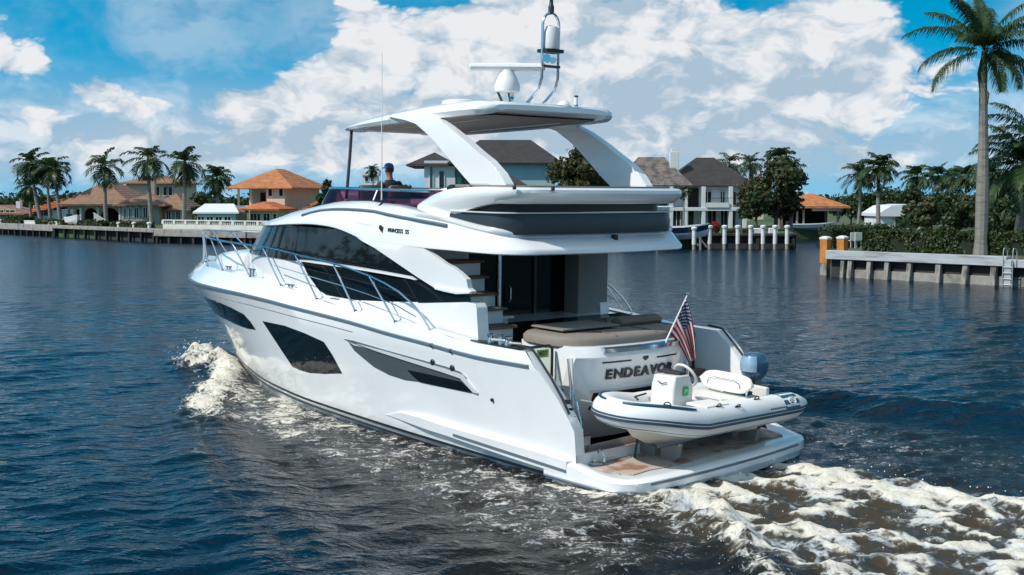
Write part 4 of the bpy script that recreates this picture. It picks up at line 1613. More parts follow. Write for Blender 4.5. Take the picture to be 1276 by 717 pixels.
MB().box(0.2, 4.0, 0.3, 4.8, 0, zr - 0.252).build('wall', HM['white'], hs, 0)
window(hs, 2.1, 0.3, 0.4, 1.4, 1.0)
Y = 190.0
k = S(Y)
x0 = at(1150, 240, Y).x
hs = thing('pink_house', 'distant white house with pinkish roof among the right palms', 'house', (x0, Y, LAND_Z))
MB().box(0, 45 * k, 0, 8, 0, ZV(248, Y) - LAND_Z).build('wall', HM['white'], hs, 0)
m = MB()
hip(m, 20 * k, 45 * k, 0, 8, ZV(248, Y) - LAND_Z, ZV(242, Y) - ZV(248, Y), 0.3, 1.5)
m.build('roof', HM['terra'], hs, 0)
window(hs, 8 * k, 0, ZV(258, Y) - LAND_Z, 0.9, 1.0)

# distant small white tower house seen over the flybridge windscreen
Y = 210.0
k = S(Y)
x0 = at(452, 230, Y).x
hs = thing('tower_house', 'tiny distant white roof lantern seen above the wind deflector', 'house', (x0, Y, LAND_Z))
MB().box(0, 18 * k, 0, 3, 0, ZV(219, Y) - LAND_Z).build('wall', HM['white'], hs, 0)
MB().box(-1.5 * k, 20 * k, -0.4, 3.4, ZV(219, Y) - LAND_Z + 0.002, ZV(215.5, Y) - LAND_Z).build('roof', HM['trim'], hs, 0)
for u in (5, 12):
    window(hs, u * k, 0, ZV(226.5, Y) - LAND_Z, 0.55, 0.9, mull=0)

# ================================================================== PALMS AND TREES
def gpalm(u, vbase_Y, vtop, label, seed, crown_px, group=None, **kw):
    Y = vbase_Y
    c = at(u, 260, Y)
    H = ZV(vtop, Y) - LAND_Z
    return palm(label, (c.x, c.y, LAND_Z), H, seed, crown_px * S(Y), group=group, **kw)


G1 = 'tall palms along the left bank'
gpalm(51, 136, 208, 'leftmost tall palm of a close cluster on the left bank', 11, 31, G1, n=15, nl=16, r=0.20, leafw=0.21, leafl=1.05, low=-0.95, sag=0.5, lean=(-1.0, 0))
gpalm(63, 139, 214, 'thin palm in the middle of the left cluster', 12, 26, G1, n=12, nl=16, r=0.16, leafw=0.21, leafl=1.05, low=-0.95, sag=0.5, lean=(-.4, 0))
gpalm(75, 135, 216, 'right palm of the left cluster leaning over its neighbour', 13, 31, G1, n=15, nl=16, r=0.20, leafw=0.21, leafl=1.05, low=-0.95, sag=0.5, lean=(-.6, 0))
gpalm(132, 131, 212, 'palm standing before the big arch of the beige house', 14, 33, G1, n=14, nl=16, r=0.20, leafw=0.21, leafl=1.05, low=-0.95, sag=0.5)
gpalm(189, 129, 204, 'tallest left bank palm before the arched windows', 15, 34, G1, n=15, nl=16, r=0.21, leafw=0.21, leafl=1.05, low=-0.95, sag=0.5, lean=(-.3, 0))
gpalm(229, 124, 208, 'palm rising behind the left end of the balustrade', 16, 33, G1, n=15, nl=16, r=0.22, leafw=0.21, leafl=1.05, low=-0.95, sag=0.5, lean=(.15, 0))
gpalm(271, 140, 226, 'bushy shorter palm left of the orange villa', 17, 25, G1, n=24, nl=13, r=0.2, leafw=0.22, leafl=0.9, low=-1.0)
gpalm(465, 190, 214, 'small distant palm seen above the flybridge windscreen', 18, 12, None, n=16, nl=9, r=0.14, leafw=0.22, leafl=0.6)
gpalm(38, 143, 236, 'short shaggy palm under the left cluster', 19, 20, None, n=18, nl=11, r=0.15, leafw=0.22, leafl=0.8, low=-1.0)
G2 = 'palms behind the right hedge'
gpalm(1069, 92, 222, 'slender palm with fronds blown left beside the boathouse', 21, 29, G2, n=17, nl=17, r=0.11, leafw=0.12, leafl=0.62, wind=(-.35, 0), lean=(0.15, 0))
gpalm(1096, 88, 214, 'fuller palm right of the slender windblown palm', 22, 32, G2, n=24, nl=17, r=0.14, leafw=0.13, leafl=0.68, wind=(-.15, 0), lean=(-0.1, 0))
gpalm(1126, 66, 284, 'small drooping pygmy palm in front of the clipped hedge', 23, 31, None, n=26, nl=13, r=0.09, leafw=0.05, leafl=0.32, low=-0.9, shaft=False, name='pygmy_palm')
for i, (u, vt, Yd, lab) in enumerate([(1142, 224, 130, 'distant palm bending left over the white curved roof'), (1168, 223, 138, 'distant palm in the middle of the far right row'), (1186, 226, 142, 'short distant palm next to the far pink roof'),
                                      (1203, 224, 130, 'distant palm just left of the great royal palm trunk'), (1232, 222, 126, 'distant palm between the two near right trunks')]):
    gpalm(u, Yd, vt, lab, 30 + i, 26, 'far palms on the right bank', n=20, nl=13, r=0.14, leafw=0.22, leafl=0.8, wind=(-.25, 0))
gpalm(908, 150, 208, 'palm crown rising behind the dark roof of the white villa', 41, 26, None, n=16, nl=12, r=0.15, leafw=0.2, leafl=0.85, wind=(.1, 0))
gpalm(934, 155, 208, 'second palm crown between the villa roof and the big tree', 42, 24, None, n=18, nl=12, r=0.15, leafw=0.2, leafl=0.85)
gpalm(986, 108, 216, 'fan of palm fronds on the right edge of the big tree', 43, 26, None, n=18, nl=13, r=0.14, leafw=0.14, leafl=0.7, low=-0.9)
gpalm(972, 112, 200, 'dark palm crown standing out of the top of the big tree', 44, 24, None, n=24, nl=13, r=0.14, leafw=0.17, leafl=0.75, low=-0.4)
gpalm(852, 112, 240, 'small green palm before the villa loggia', 45, 13, None, n=16, nl=11, r=0.08, leafw=0.09, leafl=0.4)

for i, (x, y, h) in enumerate([(-62, 66, 8.5), (-60, 55, 7.0), (-66, 47, 9.0), (-61, 36, 7.5), (-64, 26, 8.5), (-60, 80, 8.0)]):
    palm('palm on the near left bank mirrored in the yacht side windows', (x, y, LAND_Z), h, 120 + i, 2.9, n=14, nl=12, r=0.2, leafw=0.2, leafl=0.95, group='palms on the near left bank')
for i, (x, y, w) in enumerate([(-70, 72, 7), (-74, 56, 8), (-70, 40, 7), (-74, 24, 8)]):
    tree('dark tree on the near left bank mirrored in the yacht hull', (x, y, LAND_Z), 6.0, w, 130 + i, LM['dark'], n=1800, leaf=0.6, trunk_h=0.6, group='trees on the near left bank')

# the great royal palm on the right, and its shaggier neighbour
Y = 59.5
c = at(1222, 316, Y)
rp = thing('royal_palm', 'tall royal palm with pale smooth trunk rising from the dock garden', 'palm tree', (c.x, c.y, LAND_Z))
Hs = ZV(104, Y) - LAND_Z
ln = at(1225, 104, Y).x - c.x
trunk_mesh(rp, Hs, 0.30, 0.19, (ln, 0), 0.22, 0.06)
MB().tube([(ln, 0, Hs - 0.02), (ln, 0, Hs + 0.5), (ln, 0, ZV(66, Y) - LAND_Z)], [0.205, 0.20, 0.11], 12).build('crownshaft', LM['shaft'], rp)
for (dx, dy, dz, hh) in [(-0.21, -0.05, 0.2, 1.5), (0.19, -.1, -0.8, 0.6)]:
    MB().tube([(ln + dx * .8, dy, Hs + dz + hh * .6), (ln + dx * 1.15, dy, Hs + dz + .2), (ln + dx * 1.0, dy, Hs + dz - .5)], [0.03, 0.08, 0.02], 6).build('dry_sheath', LM['boot'], rp)
rs = np.random.RandomState(3)
co, fl = [], []
zt = ZV(66, Y) - LAND_Z
base = (ln, 0, zt)
# azimuth (0 = right, 180 = left), start pitch, length, droop
for (az, pi_, L, dr) in [(178, 0.72, 4.0, 1.45), (192, -0.15, 3.4, 1.40), (170, 0.25, 3.2, 1.5), (-5, -0.05, 3.3, 1.4), (100, 0.9, 3.4, 1.2), (-40, 0.9, 3.4, 1.3), (150, 1.05, 3.4, 1.1), (120, 1.35, 3.0, 0.7), (82, 1.40, 3.0, 0.6), (60, 1.15, 3.2, 0.9), (15, 0.85, 3.3, 1.2), (-10, 0.45, 3.2, 1.3), (-28, -0.2, 3.0, 1.25),
                          (-55, -0.35, 2.9, 1.1), (230, 0.55, 3.2, 1.4), (262, 0.7, 3.2, 1.5), (300, 0.6, 3.2, 1.4), (40, 0.3, 3.1, 1.4), (345, 1.15, 3.1, 0.9), (205, 1.2, 3.1, 0.9), (-75, -0.6, 2.6, 0.9)]:
    L *= 1.10
    frond_quads(rs, co, fl, base, R(az), pi_, L, dr, 60, 0.07, 0.72, 0.85, 0, (-0.08, 0))
    frond_quads(rs, co, fl, base, R(az) + 0.02, pi_ + 0.01, L * 0.99, dr, 56, 0.05, 0.50, 0.35, 0, (-0.08, 0))
arrays_mesh('crown', co, fl, LM['palm_near'], rp)
Y = 61.5
c = at(1262, 316, Y)
sp_ = thing('shaggy_palm', 'shaggy dark palm with drooping fronds at the right edge', 'palm tree', (c.x, c.y, LAND_Z))
H2 = ZV(222, Y) - LAND_Z
trunk_mesh(sp_, H2, 0.17, 0.12, (0.35, 0), 0, 0.1)
MB().tube([(0.35, 0, H2 - 0.05), (0.42, 0, H2 + 1.3)], [0.13, 0.09], 10).build('crownshaft', LM['shaft'], sp_)
co, fl = [], []
for i in range(30):
    t = (i + .5) / 30
    frond_quads(rs, co, fl, (0.42, 0, H2 + 0.7), i * 2.4 + rs.normal(0, .2), 1.4 - 2.0 * t, 2.9 + .5 * rs.rand(), 1.3 + .4 * rs.rand(), 40, 0.085, 0.72, 0.8, 0, (-0.12, 0))
for i in range(14):
    t = (i + .5) / 14
    frond_quads(rs, co, fl, (1.0, .6, H2 + 2.2), i * 2.4, 1.4 - 1.7 * t, 3.0, 1.3, 36, 0.085, 0.7, 0.8, 0, (-0.12, 0))
arrays_mesh('crown', co, fl, LM['palm_near'], sp_)
MB().tube([(0.5, .4, 0), (0.9, .6, H2 + 2.2)], [0.14, 0.10], 10).build('second_trunk', LM['trunk'], sp_)

# broadleaf trees and shrubs
def gtree(u, v0, vtop, Y, wpx, label, seed, mat, **kw):
    c = at(u, v0, Y)
    return tree(label, (c.x, c.y, LAND_Z), ZV(vtop, Y) - LAND_Z, wpx * S(Y) / 2, seed, mat, **kw)


gtree(966, 290, 200, 107, 78, 'big dense dark tree by the inlet right of the white villa', 51, LM['olive'], n=11000, leaf=0.36, trunk_h=1.4)
gtree(942, 290, 238, 104, 36, 'lower dark tree hanging over the villa balcony end', 52, LM['dark'], n=4200, leaf=0.34, trunk_h=1.0)
gtree(724, 290, 183, 112, 84, 'leafy tree seen under the starboard arch leg', 53, LM['olive'], n=11000, leaf=0.36, trunk_h=1.2)
gtree(245, 285, 245, 148, 50, 'low dark tree behind the balustrade palm', 54, LM['dark'], n=4500, leaf=0.4, trunk_h=0.8)
gtree(408, 285, 224, 121, 26, 'dark shrubby tree against the right side of the orange villa', 55, LM['dark'], n=3600, leaf=0.32, trunk_h=0.8)
gtree(500, 285, 230, 150, 60, 'dark round tree beyond the flybridge wind deflector', 56, LM['dark'], n=3000, leaf=0.4, trunk_h=1)
for i, (u, vt, Yd, w, lab, mt) in enumerate([(1150, 253, 84, 44, 'round garden shrub left of the far palms behind the hedge', 'olive'), (1195, 252, 80, 40, 'round garden shrub behind the royal palm trunk', 'dark'), (1090, 240, 110, 70, 'dark tree mass behind the slender windblown palm', 'dark'),
                                             (1240, 235, 84, 60, 'dark tree behind the shaggy palm', 'dark'), (1130, 236, 118, 60, 'dark tree right of the fuller palm', 'dark'), (1060, 246, 128, 46, 'dark tree beyond the boathouse roof end', 'dark'),
                                             (1175, 240, 112, 60, 'dark tree below the far palm row', 'dark'), (1215, 243, 100, 50, 'bushy tree between royal palm and far palms', 'olive'), (1252, 214, 74, 56, 'tall leafy tree mass behind the shaggy palm fronds', 'dark'), (1268, 262, 66.5, 40, 'low bushy tree at the right edge behind the ladder', 'dark')]):
    gtree(u, 285, vt, Yd, w, lab, 60 + i, LM[mt], n=3400, leaf=0.32, trunk_h=0.8)

hedge('long clipped hedge behind the timber dock', (18.9, 63.3), (44, 44.5), 1.2, ZV(286.5, 64) - LAND_Z, 3, n=60000, leaf=0.17, wob=0.14)
hedge('lower hedge step at the left end of the dock garden', (18.3, 67.0), (24.0, 74.0), 1.0, 1.2, 4, n=3500, leaf=0.15)
hedge('dark clipped hedge before the arched house terrace', (-53.5, 132.5), (-42.0, 120.9), 0.9, 0.5, 5, n=3000, leaf=0.25)
hedge('dark hedge box on the left bank lawn edge', (-60.5, 139.6), (-56.4, 135.3), 1.6, 0.8, 6, n=1500, leaf=0.25)
hedge('dark hedge behind the three white posts', (-41.2, 120.8), (-35.5, 114.6), 0.9, 0.5, 7, n=1500, leaf=0.22)
a, b = at(239, 280, 127), at(263, 280, 124)
hedge('tall square hedge between the palm and the white annex', (a.x, a.y), (b.x, b.y), 1.2, ZV(259, 125) - LAND_Z, 8, n=2600, leaf=0.25)
for i, (u, vt, Y, w, lab, mt) in enumerate([(886, 284.5, 97.2, 20, 'olive flowering shrub at the left of the red blossoms', 'olive'), (912, 285, 97.2, 24, 'low shrub row right of the red blossoms', 'olive'), (934, 284, 97.2, 18, 'yellowish shrub between the white posts', 'hedge'),
                                            (868, 280, 97.4, 18, 'dark shrub under the lifted boat bow', 'dark')]):
    c = at(u, 290, Y)
    t = thing('shrub', lab, 'shrub', (c.x, c.y, LAND_Z))
    w_ = w * S(Y) / 2
    h = ZV(vt, Y) - LAND_Z
    MB().tube([(0, 0, 0), (0.02, 0, h * .5)], [0.05, 0.03], 6).build('stem', LM['bark'], t)
    leaf_cloud('foliage', [(0, 0, h * .5, w_, .5, h * .55), (-w_ * .5, .1, h * .4, w_ * .5, .4, h * .45), (w_ * .5, 0, h * .45, w_ * .5, .4, h * .5)], 900, 0.17, LM[mt], t, 80 + i)
c = at(892, 290, 96.9)
t = thing('flowering_bush', 'bush of bright red blossoms behind the white posts', 'bush', (c.x, c.y, LAND_Z))
MB().tube([(0, 0, 0), (0, 0, 0.5)], [0.05, 0.03], 6).build('stem', LM['bark'], t)
leaf_cloud('blossoms', [(0, 0, 0.62, .36, .3, .36), (-.15, 0, .8, .2, .2, .2)], 420, 0.13, LM['red'], t, 90)
leaf_cloud('foliage', [(0, 0.1, 0.5, .42, .3, .4)], 400, 0.14, LM['dark'], t, 91)

# far wood along the horizon that reads as one mass
rs = np.random.RandomState(8)
bl = []
for i in range(170):
    u = -160 + 1600 * i / 169
    Yd = 235 + 60 * rs.rand()
    top = 241 + 7 * rs.rand() - (4 if 40 < u < 270 else 0)
    c = at(u, 250, Yd)
    hh = ZV(top, Yd) - LAND_Z
    bl.append((c.x, c.y, LAND_Z + hh * 0.5, 4.2 + 2 * rs.rand(), 3, hh * 0.55))
o = leaf_cloud('distant_trees', bl, 26000, 1.1, LM['dark'], None, 17, fill=0.3)
tag(o, kind='stuff', label='dark line of distant trees along the horizon')

# ================================================================== SMALL BOATS AND THINGS ON THE BANKS
BM_ = {'navy': M('navy boat hull', (0.010, 0.028, 0.060), 0.25, var=0.1, coat=0.4), 'white': M('white boat gelcoat', (0.70, 0.71, 0.71), 0.3, var=0.03)}


def small_boat(label, loc, rz, L, B_, fb, mats, ttop=True, name='centre_console_boat', group=None):
    t = thing(name, label, 'boat', loc, rz, group)
    st = [(-0.5, 0.92, 0.0, 1.0), (-0.3, 1.0, 0.0, 1.0), (-0.05, 1.0, 0.0, 1.02), (0.2, 0.88, 0.04, 1.08), (0.36, 0.60, 0.14, 1.18), (0.46, 0.25, 0.34, 1.28), (0.5, 0.03, 0.62, 1.34)]

    def ring(s, zs):
        x, w, k, top = s
        return x * L, w * B_ / 2, k * fb, top * fb
    m = MB()
    rr = []
    for s in st:
        x, w, zk, zt_ = ring(s, 0)
        zc = zk + (zt_ - zk) * 0.38
        rr.append([Vector((x, 0, zk)), Vector((x, w * .8, zc)), Vector((x, w * 0.86, zc + 0.12 * fb)), Vector((x, -w * 0.86, zc + 0.12 * fb)), Vector((x, -w * .8, zc))])
    m.loft(rr)
    hl = m.build('hull_bottom', mats[1], t, 30)
    m = MB()
    rr = []
    for s in st:
        x, w, zk, zt_ = ring(s, 0)
        zc = zk + (zt_ - zk) * 0.50
        rr.append([Vector((x, w * 0.86, zc)), Vector((x, w * 0.99, zt_ - 0.06 * fb)), Vector((x, -w * 0.99, zt_ - 0.06 * fb)), Vector((x, -w * 0.86, zc))])
    m.loft(rr)
    m.build('topsides', mats[0], t, 30)
    m = MB()
    rr = []
    for s in st:
        x, w, zk, zt_ = ring(s, 0)
        rr.append([Vector((x, w * 1.02, zt_ - 0.06 * fb)), Vector((x, w * 1.0, zt_ + 0.05 * fb)), Vector((x, -w * 1.0, zt_ + 0.05 * fb)), Vector((x, -w * 1.02, zt_ - 0.06 * fb))])
    m.loft(rr)
    m.build('gunwale', mats[1], t, 30)
    if ttop:
        MB().loft([[Vector((x, y, fb)) for x, y in ((-.1 * L, -.4), (.06 * L, -.4), (.06 * L, .4), (-.1 * L, .4))], [Vector((x, y, fb + .75)) for x, y in ((-.09 * L, -.36), (.0 * L, -.36), (.0 * L, .36), (-.09 * L, .36))]]).build('console', mats[1], t, 20, 0.04)
        MB().loft([[Vector((x, y, fb + 0.76)) for x, y in ((-.05 * L, -.36), (.015 * L, -.33), (.015 * L, .33), (-.05 * L, .36))], [Vector((x, y, fb + 1.05)) for x, y in ((-.06 * L, -.34), (-.02 * L, -.3), (-.02 * L, .3), (-.06 * L, .34))]]).build('windscreen', HM['pane'], t, 20)
        tt = MB().box(-.24 * L, .08 * L, -.75, .75, fb + 1.62, fb + 1.72).build('t_top', mats[1], t, 0, 0.04)
        for x in (-.2, .03):
            for y in (-.6, .6):
                MB().tube([(x * L, y * .7, fb), (x * L, y, fb + 1.62)], 0.03).build('top_post', MT['metal'], tt)
    MB().box(-.57 * L, -.50 * L, -.3, .3, fb * .4, fb * 1.45).build('outboard_engine', mats[1] if ttop else HM['dark'], t, 0, 0.08)
    return t


Y = 95.0
c = at(838, 300, Y)
bt = small_boat('navy and white centre console boat raised on a lift beside the white villa', (c.x - 0.5, c.y, ZV(299, Y)), R(-8), 6.8, 2.1, 1.0, (BM_['navy'], BM_['white']))
c2 = at(846, 300, 95)
lf = thing('boat_lift', 'cradle boat lift of dark beams under the navy boat', 'boat lift', (c2.x, c2.y, 0))
for x in (-1.9, 1.5):
    MB().box(x - 0.1, x + 0.1, -1.3, 1.3, ZV(304.5, Y) - 0.1, ZV(304.5, Y) + 0.05).build('cradle_beam', MT['metal'], lf, 0)
    for y in (-1.4, 1.4):
        MB().tube([(x, y, -1.2), (x, y, 1.0)], 0.11).build('lift_pile', MT['pile'], lf)
MB().tube([(1.5, -1.4, 0.9), (2.0, -1.45, 0.2)], 0.05).build('lift_arm', MT['metal'], lf)
Y = 117.5
c = at(1016, 285, Y)
small_boat('white covered boat hull hanging on the boathouse lift', (c.x, c.y + 1.4, ZV(287.5, Y)), R(4), 4.6, 1.5, 0.62, (BM_['white'], BM_['white']), False, 'boat_hull')
Y = 108
c = at(105, 283, 127.5)
jt = small_boat('small covered white tender standing on the dark dock before the arches', (c.x - 0.6, c.y - 1.5, LAND_Z + 0.02), R(-55), 3.0, 1.3, 0.85, (HM['whiteroof'], HM['whiteroof']), False, 'covered_tender')
# white stair wing at the arches
c = at(124, 284, 129)
w_ = thing('stair_wing', 'white sloping stair wing wall at the arched house landing', 'wall', (c.x, c.y, LAND_Z))
MB().prism([(-0.6, 0), (0.6, 0), (0.6, 0.45), (-0.6, 1.25)], 'y', 0, 0.25).build('wing', MT['whitewall'], w_, 0, 0.02)
MB().prism([(-0.66, 1.28), (0.66, 0.46), (0.66, 0.54), (-0.66, 1.36)], 'y', -0.04, 0.29).build('coping', HM['trim'], w_, 0, 0.01)
# white cap wall at the left bank lawn
a, b = at(0, 281, 141), at(75, 283, 128)
p_, L_, ang_ = seg_frame((a.x - 8, a.y + 8.5), (b.x, b.y))
t = thing('low_wall', 'low white lawn wall on the far left bank', 'wall', (p_.x, p_.y, LAND_Z), ang_)
MB().box(0, L_, 0, 0.25, 0, 0.34).build('wall', MT['whitewall'], t, 0, 0.02)
MB().box(-.04, L_ + .04, -.04, .29, 0.342, 0.40).build('coping', HM['trim'], t, 0, 0.01)
# garden chairs by the dock end
for (u, lab) in [(1061, 'white garden chair by the orange pilings'), (1066.5, 'white garden chair nearer the hedge')]:
    c = at(u, 306, 68)
    t = thing('garden_chair', lab, 'chair', (c.x, c.y, LAND_Z), R(200), 'garden chairs by the orange pilings')
    MB().box(-.24, .24, -.24, .24, 0.40, 0.45).build('seat', HM['trim'], t, 0, 0.01)
    MB().box(-.24, .24, .20, .25, 0.452, 0.9).build('backrest', HM['trim'], t, 0, 0.01)
    for x in (-.2, .2):
        for y in (-.2, .2):
            MB().box(x - .02, x + .02, y - .02, y + .02, 0, 0.398).build('leg', HM['trim'], t, 0)
# fishing dock planks under the boathouse and the white quay things behind posts
for (u0, u1, v0, v1, lab) in [(938, 952, 296, 290, 'white dock box behind the fifth post'), (958, 968, 296, 291, 'low white dock box near the inlet corner')]:
    a, b = at(u0, v0, 97), at(u1, v0, 97)
    t = thing('dock_box', lab, 'box', ((a.x + b.x) / 2, a.y, LAND_Z))
    w2 = (b.x - a.x) / 2
    MB().box(-w2, w2, -.25, .25, 0, .36).build('body', HM['trim'], t, 0, 0.02)
    MB().loft([[Vector((x, y, .362)) for x, y in ((-w2 - .02, -.27), (w2 + .02, -.27), (w2 + .02, .27), (-w2 - .02, .27))], [Vector((x, y, .43)) for x, y in ((-w2 + .05, -.2), (w2 - .05, -.2), (w2 - .05, .2), (-w2 + .05, .2))]]).build('lid', HM['trim'], t, 0, 0.01)
# ================================================================== THE MOTOR YACHT
YM = {}
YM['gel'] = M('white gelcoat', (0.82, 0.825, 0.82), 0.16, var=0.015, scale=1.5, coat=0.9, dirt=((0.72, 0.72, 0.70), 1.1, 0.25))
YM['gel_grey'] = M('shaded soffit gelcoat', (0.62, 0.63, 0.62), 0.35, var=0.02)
YM['glass'] = M('dark tinted glass', (0.006, 0.010, 0.012), 0.03, var=0.2, scale=0.8, spec=0.42)
YM['black'] = M('black trim', (0.012, 0.013, 0.014), 0.35, var=0.2)
YM['charcoal'] = M('charcoal panel', (0.030, 0.035, 0.038), 0.30, var=0.15, scale=2)
YM['scoop'] = M('shaded gelcoat scoop', (0.070, 0.085, 0.095), 0.4, var=0.1, scale=2)  # white gelcoat darkened, the shade of the recess put into its colour
YM['steel'] = M('polished stainless', (0.66, 0.68, 0.70), 0.16, 1.0, var=0.03)
YM['steel_blue'] = M('brushed rubbing strake', (0.17, 0.21, 0.24), 0.4, 0.4, var=0.06)
YM['teak'] = M('teak planking', (0.30, 0.19, 0.12), 0.7, var=0.22, scale=6, stretch=(0.5, 9, 1), dirt=((0.42, 0.33, 0.26), 1.5, 0.6))
YM['tread'] = M('dark teak tread', (0.16, 0.10, 0.07), 0.6, var=0.2, scale=6, stretch=(8, 1, 1))
YM['taupe'] = M('taupe upholstery', (0.215, 0.185, 0.155), 0.8, var=0.06, scale=12, bump=0.15, bscale=30)
YM['brown'] = M('brown cushion', (0.17, 0.125, 0.09), 0.85, var=0.1, scale=10)
YM['lining'] = M('taupe headlining', (0.25, 0.225, 0.20), 0.7, var=0.06)
YM['door'] = M('smoked saloon door glass', (0.004, 0.004, 0.005), 0.15, var=0.3, scale=1, spec=0.2)
YM['chrome'] = M('black chrome lettering', (0.05, 0.05, 0.052), 0.2, 0.7, var=0.3, scale=30)
YM['tint'] = M_tint('plum tinted acrylic', (0.52, 0.30, 0.40), 0.10)
YM['plastic'] = M('white radome plastic', (0.76, 0.76, 0.74), 0.4, var=0.03)
YM['aqua'] = M('aqua antenna band', (0.02, 0.30, 0.36), 0.4)
YM['clear'] = M_tint('clear gate glass', (0.80, 0.88, 0.84), 0.3)
YM['sticker'] = M('yellow green sticker', (0.22, 0.34, 0.05), 0.5)
YM['rope'] = M('white mooring rope', (0.55, 0.52, 0.46), 0.9, var=0.25, scale=40)
YM['pink'] = M('pink cushion', (0.55, 0.25, 0.36), 0.8)

yacht = thing('motor_yacht', 'large white flybridge motor yacht under way across the canal', 'yacht')
yacht.matrix_world = YACHT_M
y_ = yacht

# ---- hull form -----------------------------------------------------------------
_G = pl([0, 1, 3, 6, 9, 11, 12.5, 13.5, 14.65, 15.5, 16.3, 16.75, 17.0], [2.08, 2.2, 2.33, 2.40, 2.40, 2.36, 2.22, 1.97, 1.50, 1.05, 0.55, 0.24, 0.0])
_W = pl([0, 2, 5, 8, 10, 12, 13.5, 14.6, 15.3], [2.06, 2.10, 2.14, 2.08, 1.86, 1.36, 0.82, 0.36, 0.0])
ZR = pl([0.9, 1.9, 2.8, 3.6, 4.2, 5.4, 6.3, 8.5, 9.4, 11, 12.5, 17], [1.66, 1.68, 1.68, 1.71, 1.75, 1.81, 1.87, 1.96, 2.0, 2.04, 2.05, 2.05])
ZT = pl([0.9, 2.0, 3.3, 4.3, 5.2, 6.4, 7.8, 9.3, 10.7, 12, 13, 17], [1.87, 1.875, 1.885, 1.96, 2.01, 2.07, 2.15, 2.28, 2.34, 2.37, 2.38, 2.33])
XA = pl([-0.6, 0.5, 0.85, 1.05, 1.25, 1.5, 1.69, 1.9], [1.10, 1.05, 1.06, 1.19, 1.34, 1.57, 1.78, 2.02])
Z0H = 0.15


def rake(s):
    return 15.3 + 1.7 * max(0, s) ** 0.85


def hb(x, z):
    """half beam of the hull below the rubbing strake"""
    zg = ZR(x)
    s = min(max((z - Z0H) / (zg - Z0H), 0), 1)
    xe = rake(s)
    if x >= xe:
        return 0.0
    xw = x if x < 8 else 8 + (x - 8) * (15.3 - 8) / (xe - 8)
    xg = x if x < 8 else 8 + (x - 8) * (17.0 - 8) / (xe - 8)
    w, g = _W(xw), _G(xg)
    p = 1 + 0.55 * smooth01(8, 14, x)
    return w + (g - w) * s ** p


def deckedge(x):
    return max(0, _G(x) - (0.05 + 0.27 * smooth01(5.5, 11, x)) * min(1, (17.0 - x) / 1.2))


def build_hull():
    m = MB()
    us = [0, .01, .03] + [i / 44 for i in range(2, 40)] + [0.90, 0.915, .93, .945, .96, .972, .983, .992, 1]
    levels = [-0.55, -0.2, Z0H - 0.08, 0.15, 0.3, 0.5, 0.7, 0.85, 1.05, 1.25, 1.45, 1.6, 'rub', 'edge1', 'edge']
    rows = []
    for lv in levels:
        row = []
        for u in us:
            if lv in ('rub', 'edge1', 'edge'):
                xa = {'rub': 1.78, 'edge1': 1.9, 'edge': 2.02}[lv]
                xe = {'rub': 17.0, 'edge1': 16.99, 'edge': 16.8}[lv]
                x = xa + (xe - xa) * u
                if lv == 'rub':
                    row.append((x, _G(x), ZR(x)))
                elif lv == 'edge1':
                    xx = min(x, 17)
                    row.append((x, max(0, _G(xx) * 0.6 + 0.4 * deckedge(xx) - 0.0), ZR(x) * 0.45 + ZT(x) * 0.55))
                else:
                    row.append((x, deckedge(x * (17.0 / 16.8) if x > 15 else x), ZT(x)))
                continue
            if lv < Z0H:
                xe = 15.3 + (lv - Z0H) * 1.5
                xa = XA(lv)
                x = xa + (xe - xa) * u
                xw = x if x < 8 else 8 + (x - 8) * (15.3 - 8) / (xe - 8)
                row.append((x, _W(xw) * (1 - 0.30 * (Z0H - lv)), lv))
                continue
            zr0 = 2.05
            s = min((lv - Z0H) / (zr0 - Z0H), 1)
            xe = rake(s)
            xa = XA(lv)
            x = xa + (xe - xa) * u
            row.append((x, hb(min(x, xe - 1e-4) if u < 1 else x, lv) if u < 1 else 0.0, lv))
        rows.append(row)
    for sd in (1, -1):
        m.loft([[Vector((p[0], p[1] * sd, p[2])) for p in r] for r in rows], False, False)
    # inner face of the quarters: cap, inside wall, closing strip down the aft edge
    for sd in (1, -1):
        zl = [0.5, 0.85, 1.05, 1.25, 1.5, 1.69, 1.875]
        outer = [Vector((XA(z), (hb(XA(z), z) if z < 1.68 else deckedge(2.0) + (1.875 - z) * 0.2) * sd, z)) for z in zl]
        inner = [Vector((p.x + 0.03, (abs(p.y) - 0.20) * sd, p.z)) for p in outer]
        m.loft([outer, inner], False, False)
        m.loft([inner, [Vector((5.0, 2.04 * sd, max(z, 0.5))) for z in zl]], False, False)
        xs_ = [2.02, 2.6, 3.3, 4.2, 5.0]
        m.loft([[Vector((x, deckedge(x) * sd, ZT(x))) for x in xs_], [Vector((x, (deckedge(x) - 0.20) * sd, ZT(x))) for x in xs_]], False, False)
    # transom plate under the platform
    m.add([(1.1, -2.05, -0.5), (1.1, 2.05, -0.5), (1.1, 2.05, 0.5), (1.1, -2.05, 0.5)], [(0, 1, 2, 3)])
    b = m.build('hull', YM['gel'], y_, 40, fix=True)
    return b


hull = build_hull()


def strip_on(name, f, xs, dz, off, mat, parent, side=1, t=0.03):
    """a thin strake following z = f(x) on the hull side"""
    m = MB()
    rings = []
    for x in xs:
        z = f(x)
        yy = hb(x, z) if z < ZR(x) - 0.001 else _G(x)
        h = dz(x) if callable(dz) else dz
        rings.append([Vector((x, (yy - 0.02) * side, z - h)), Vector((x, (yy + off) * side, z - h * 0.6)), Vector((x, (yy + off) * side, z + h * 0.6)), Vector((x, (yy - 0.02) * side, z + h))])
    m.loft(rings, True, True)
    return m.build(name, mat, parent, 50)


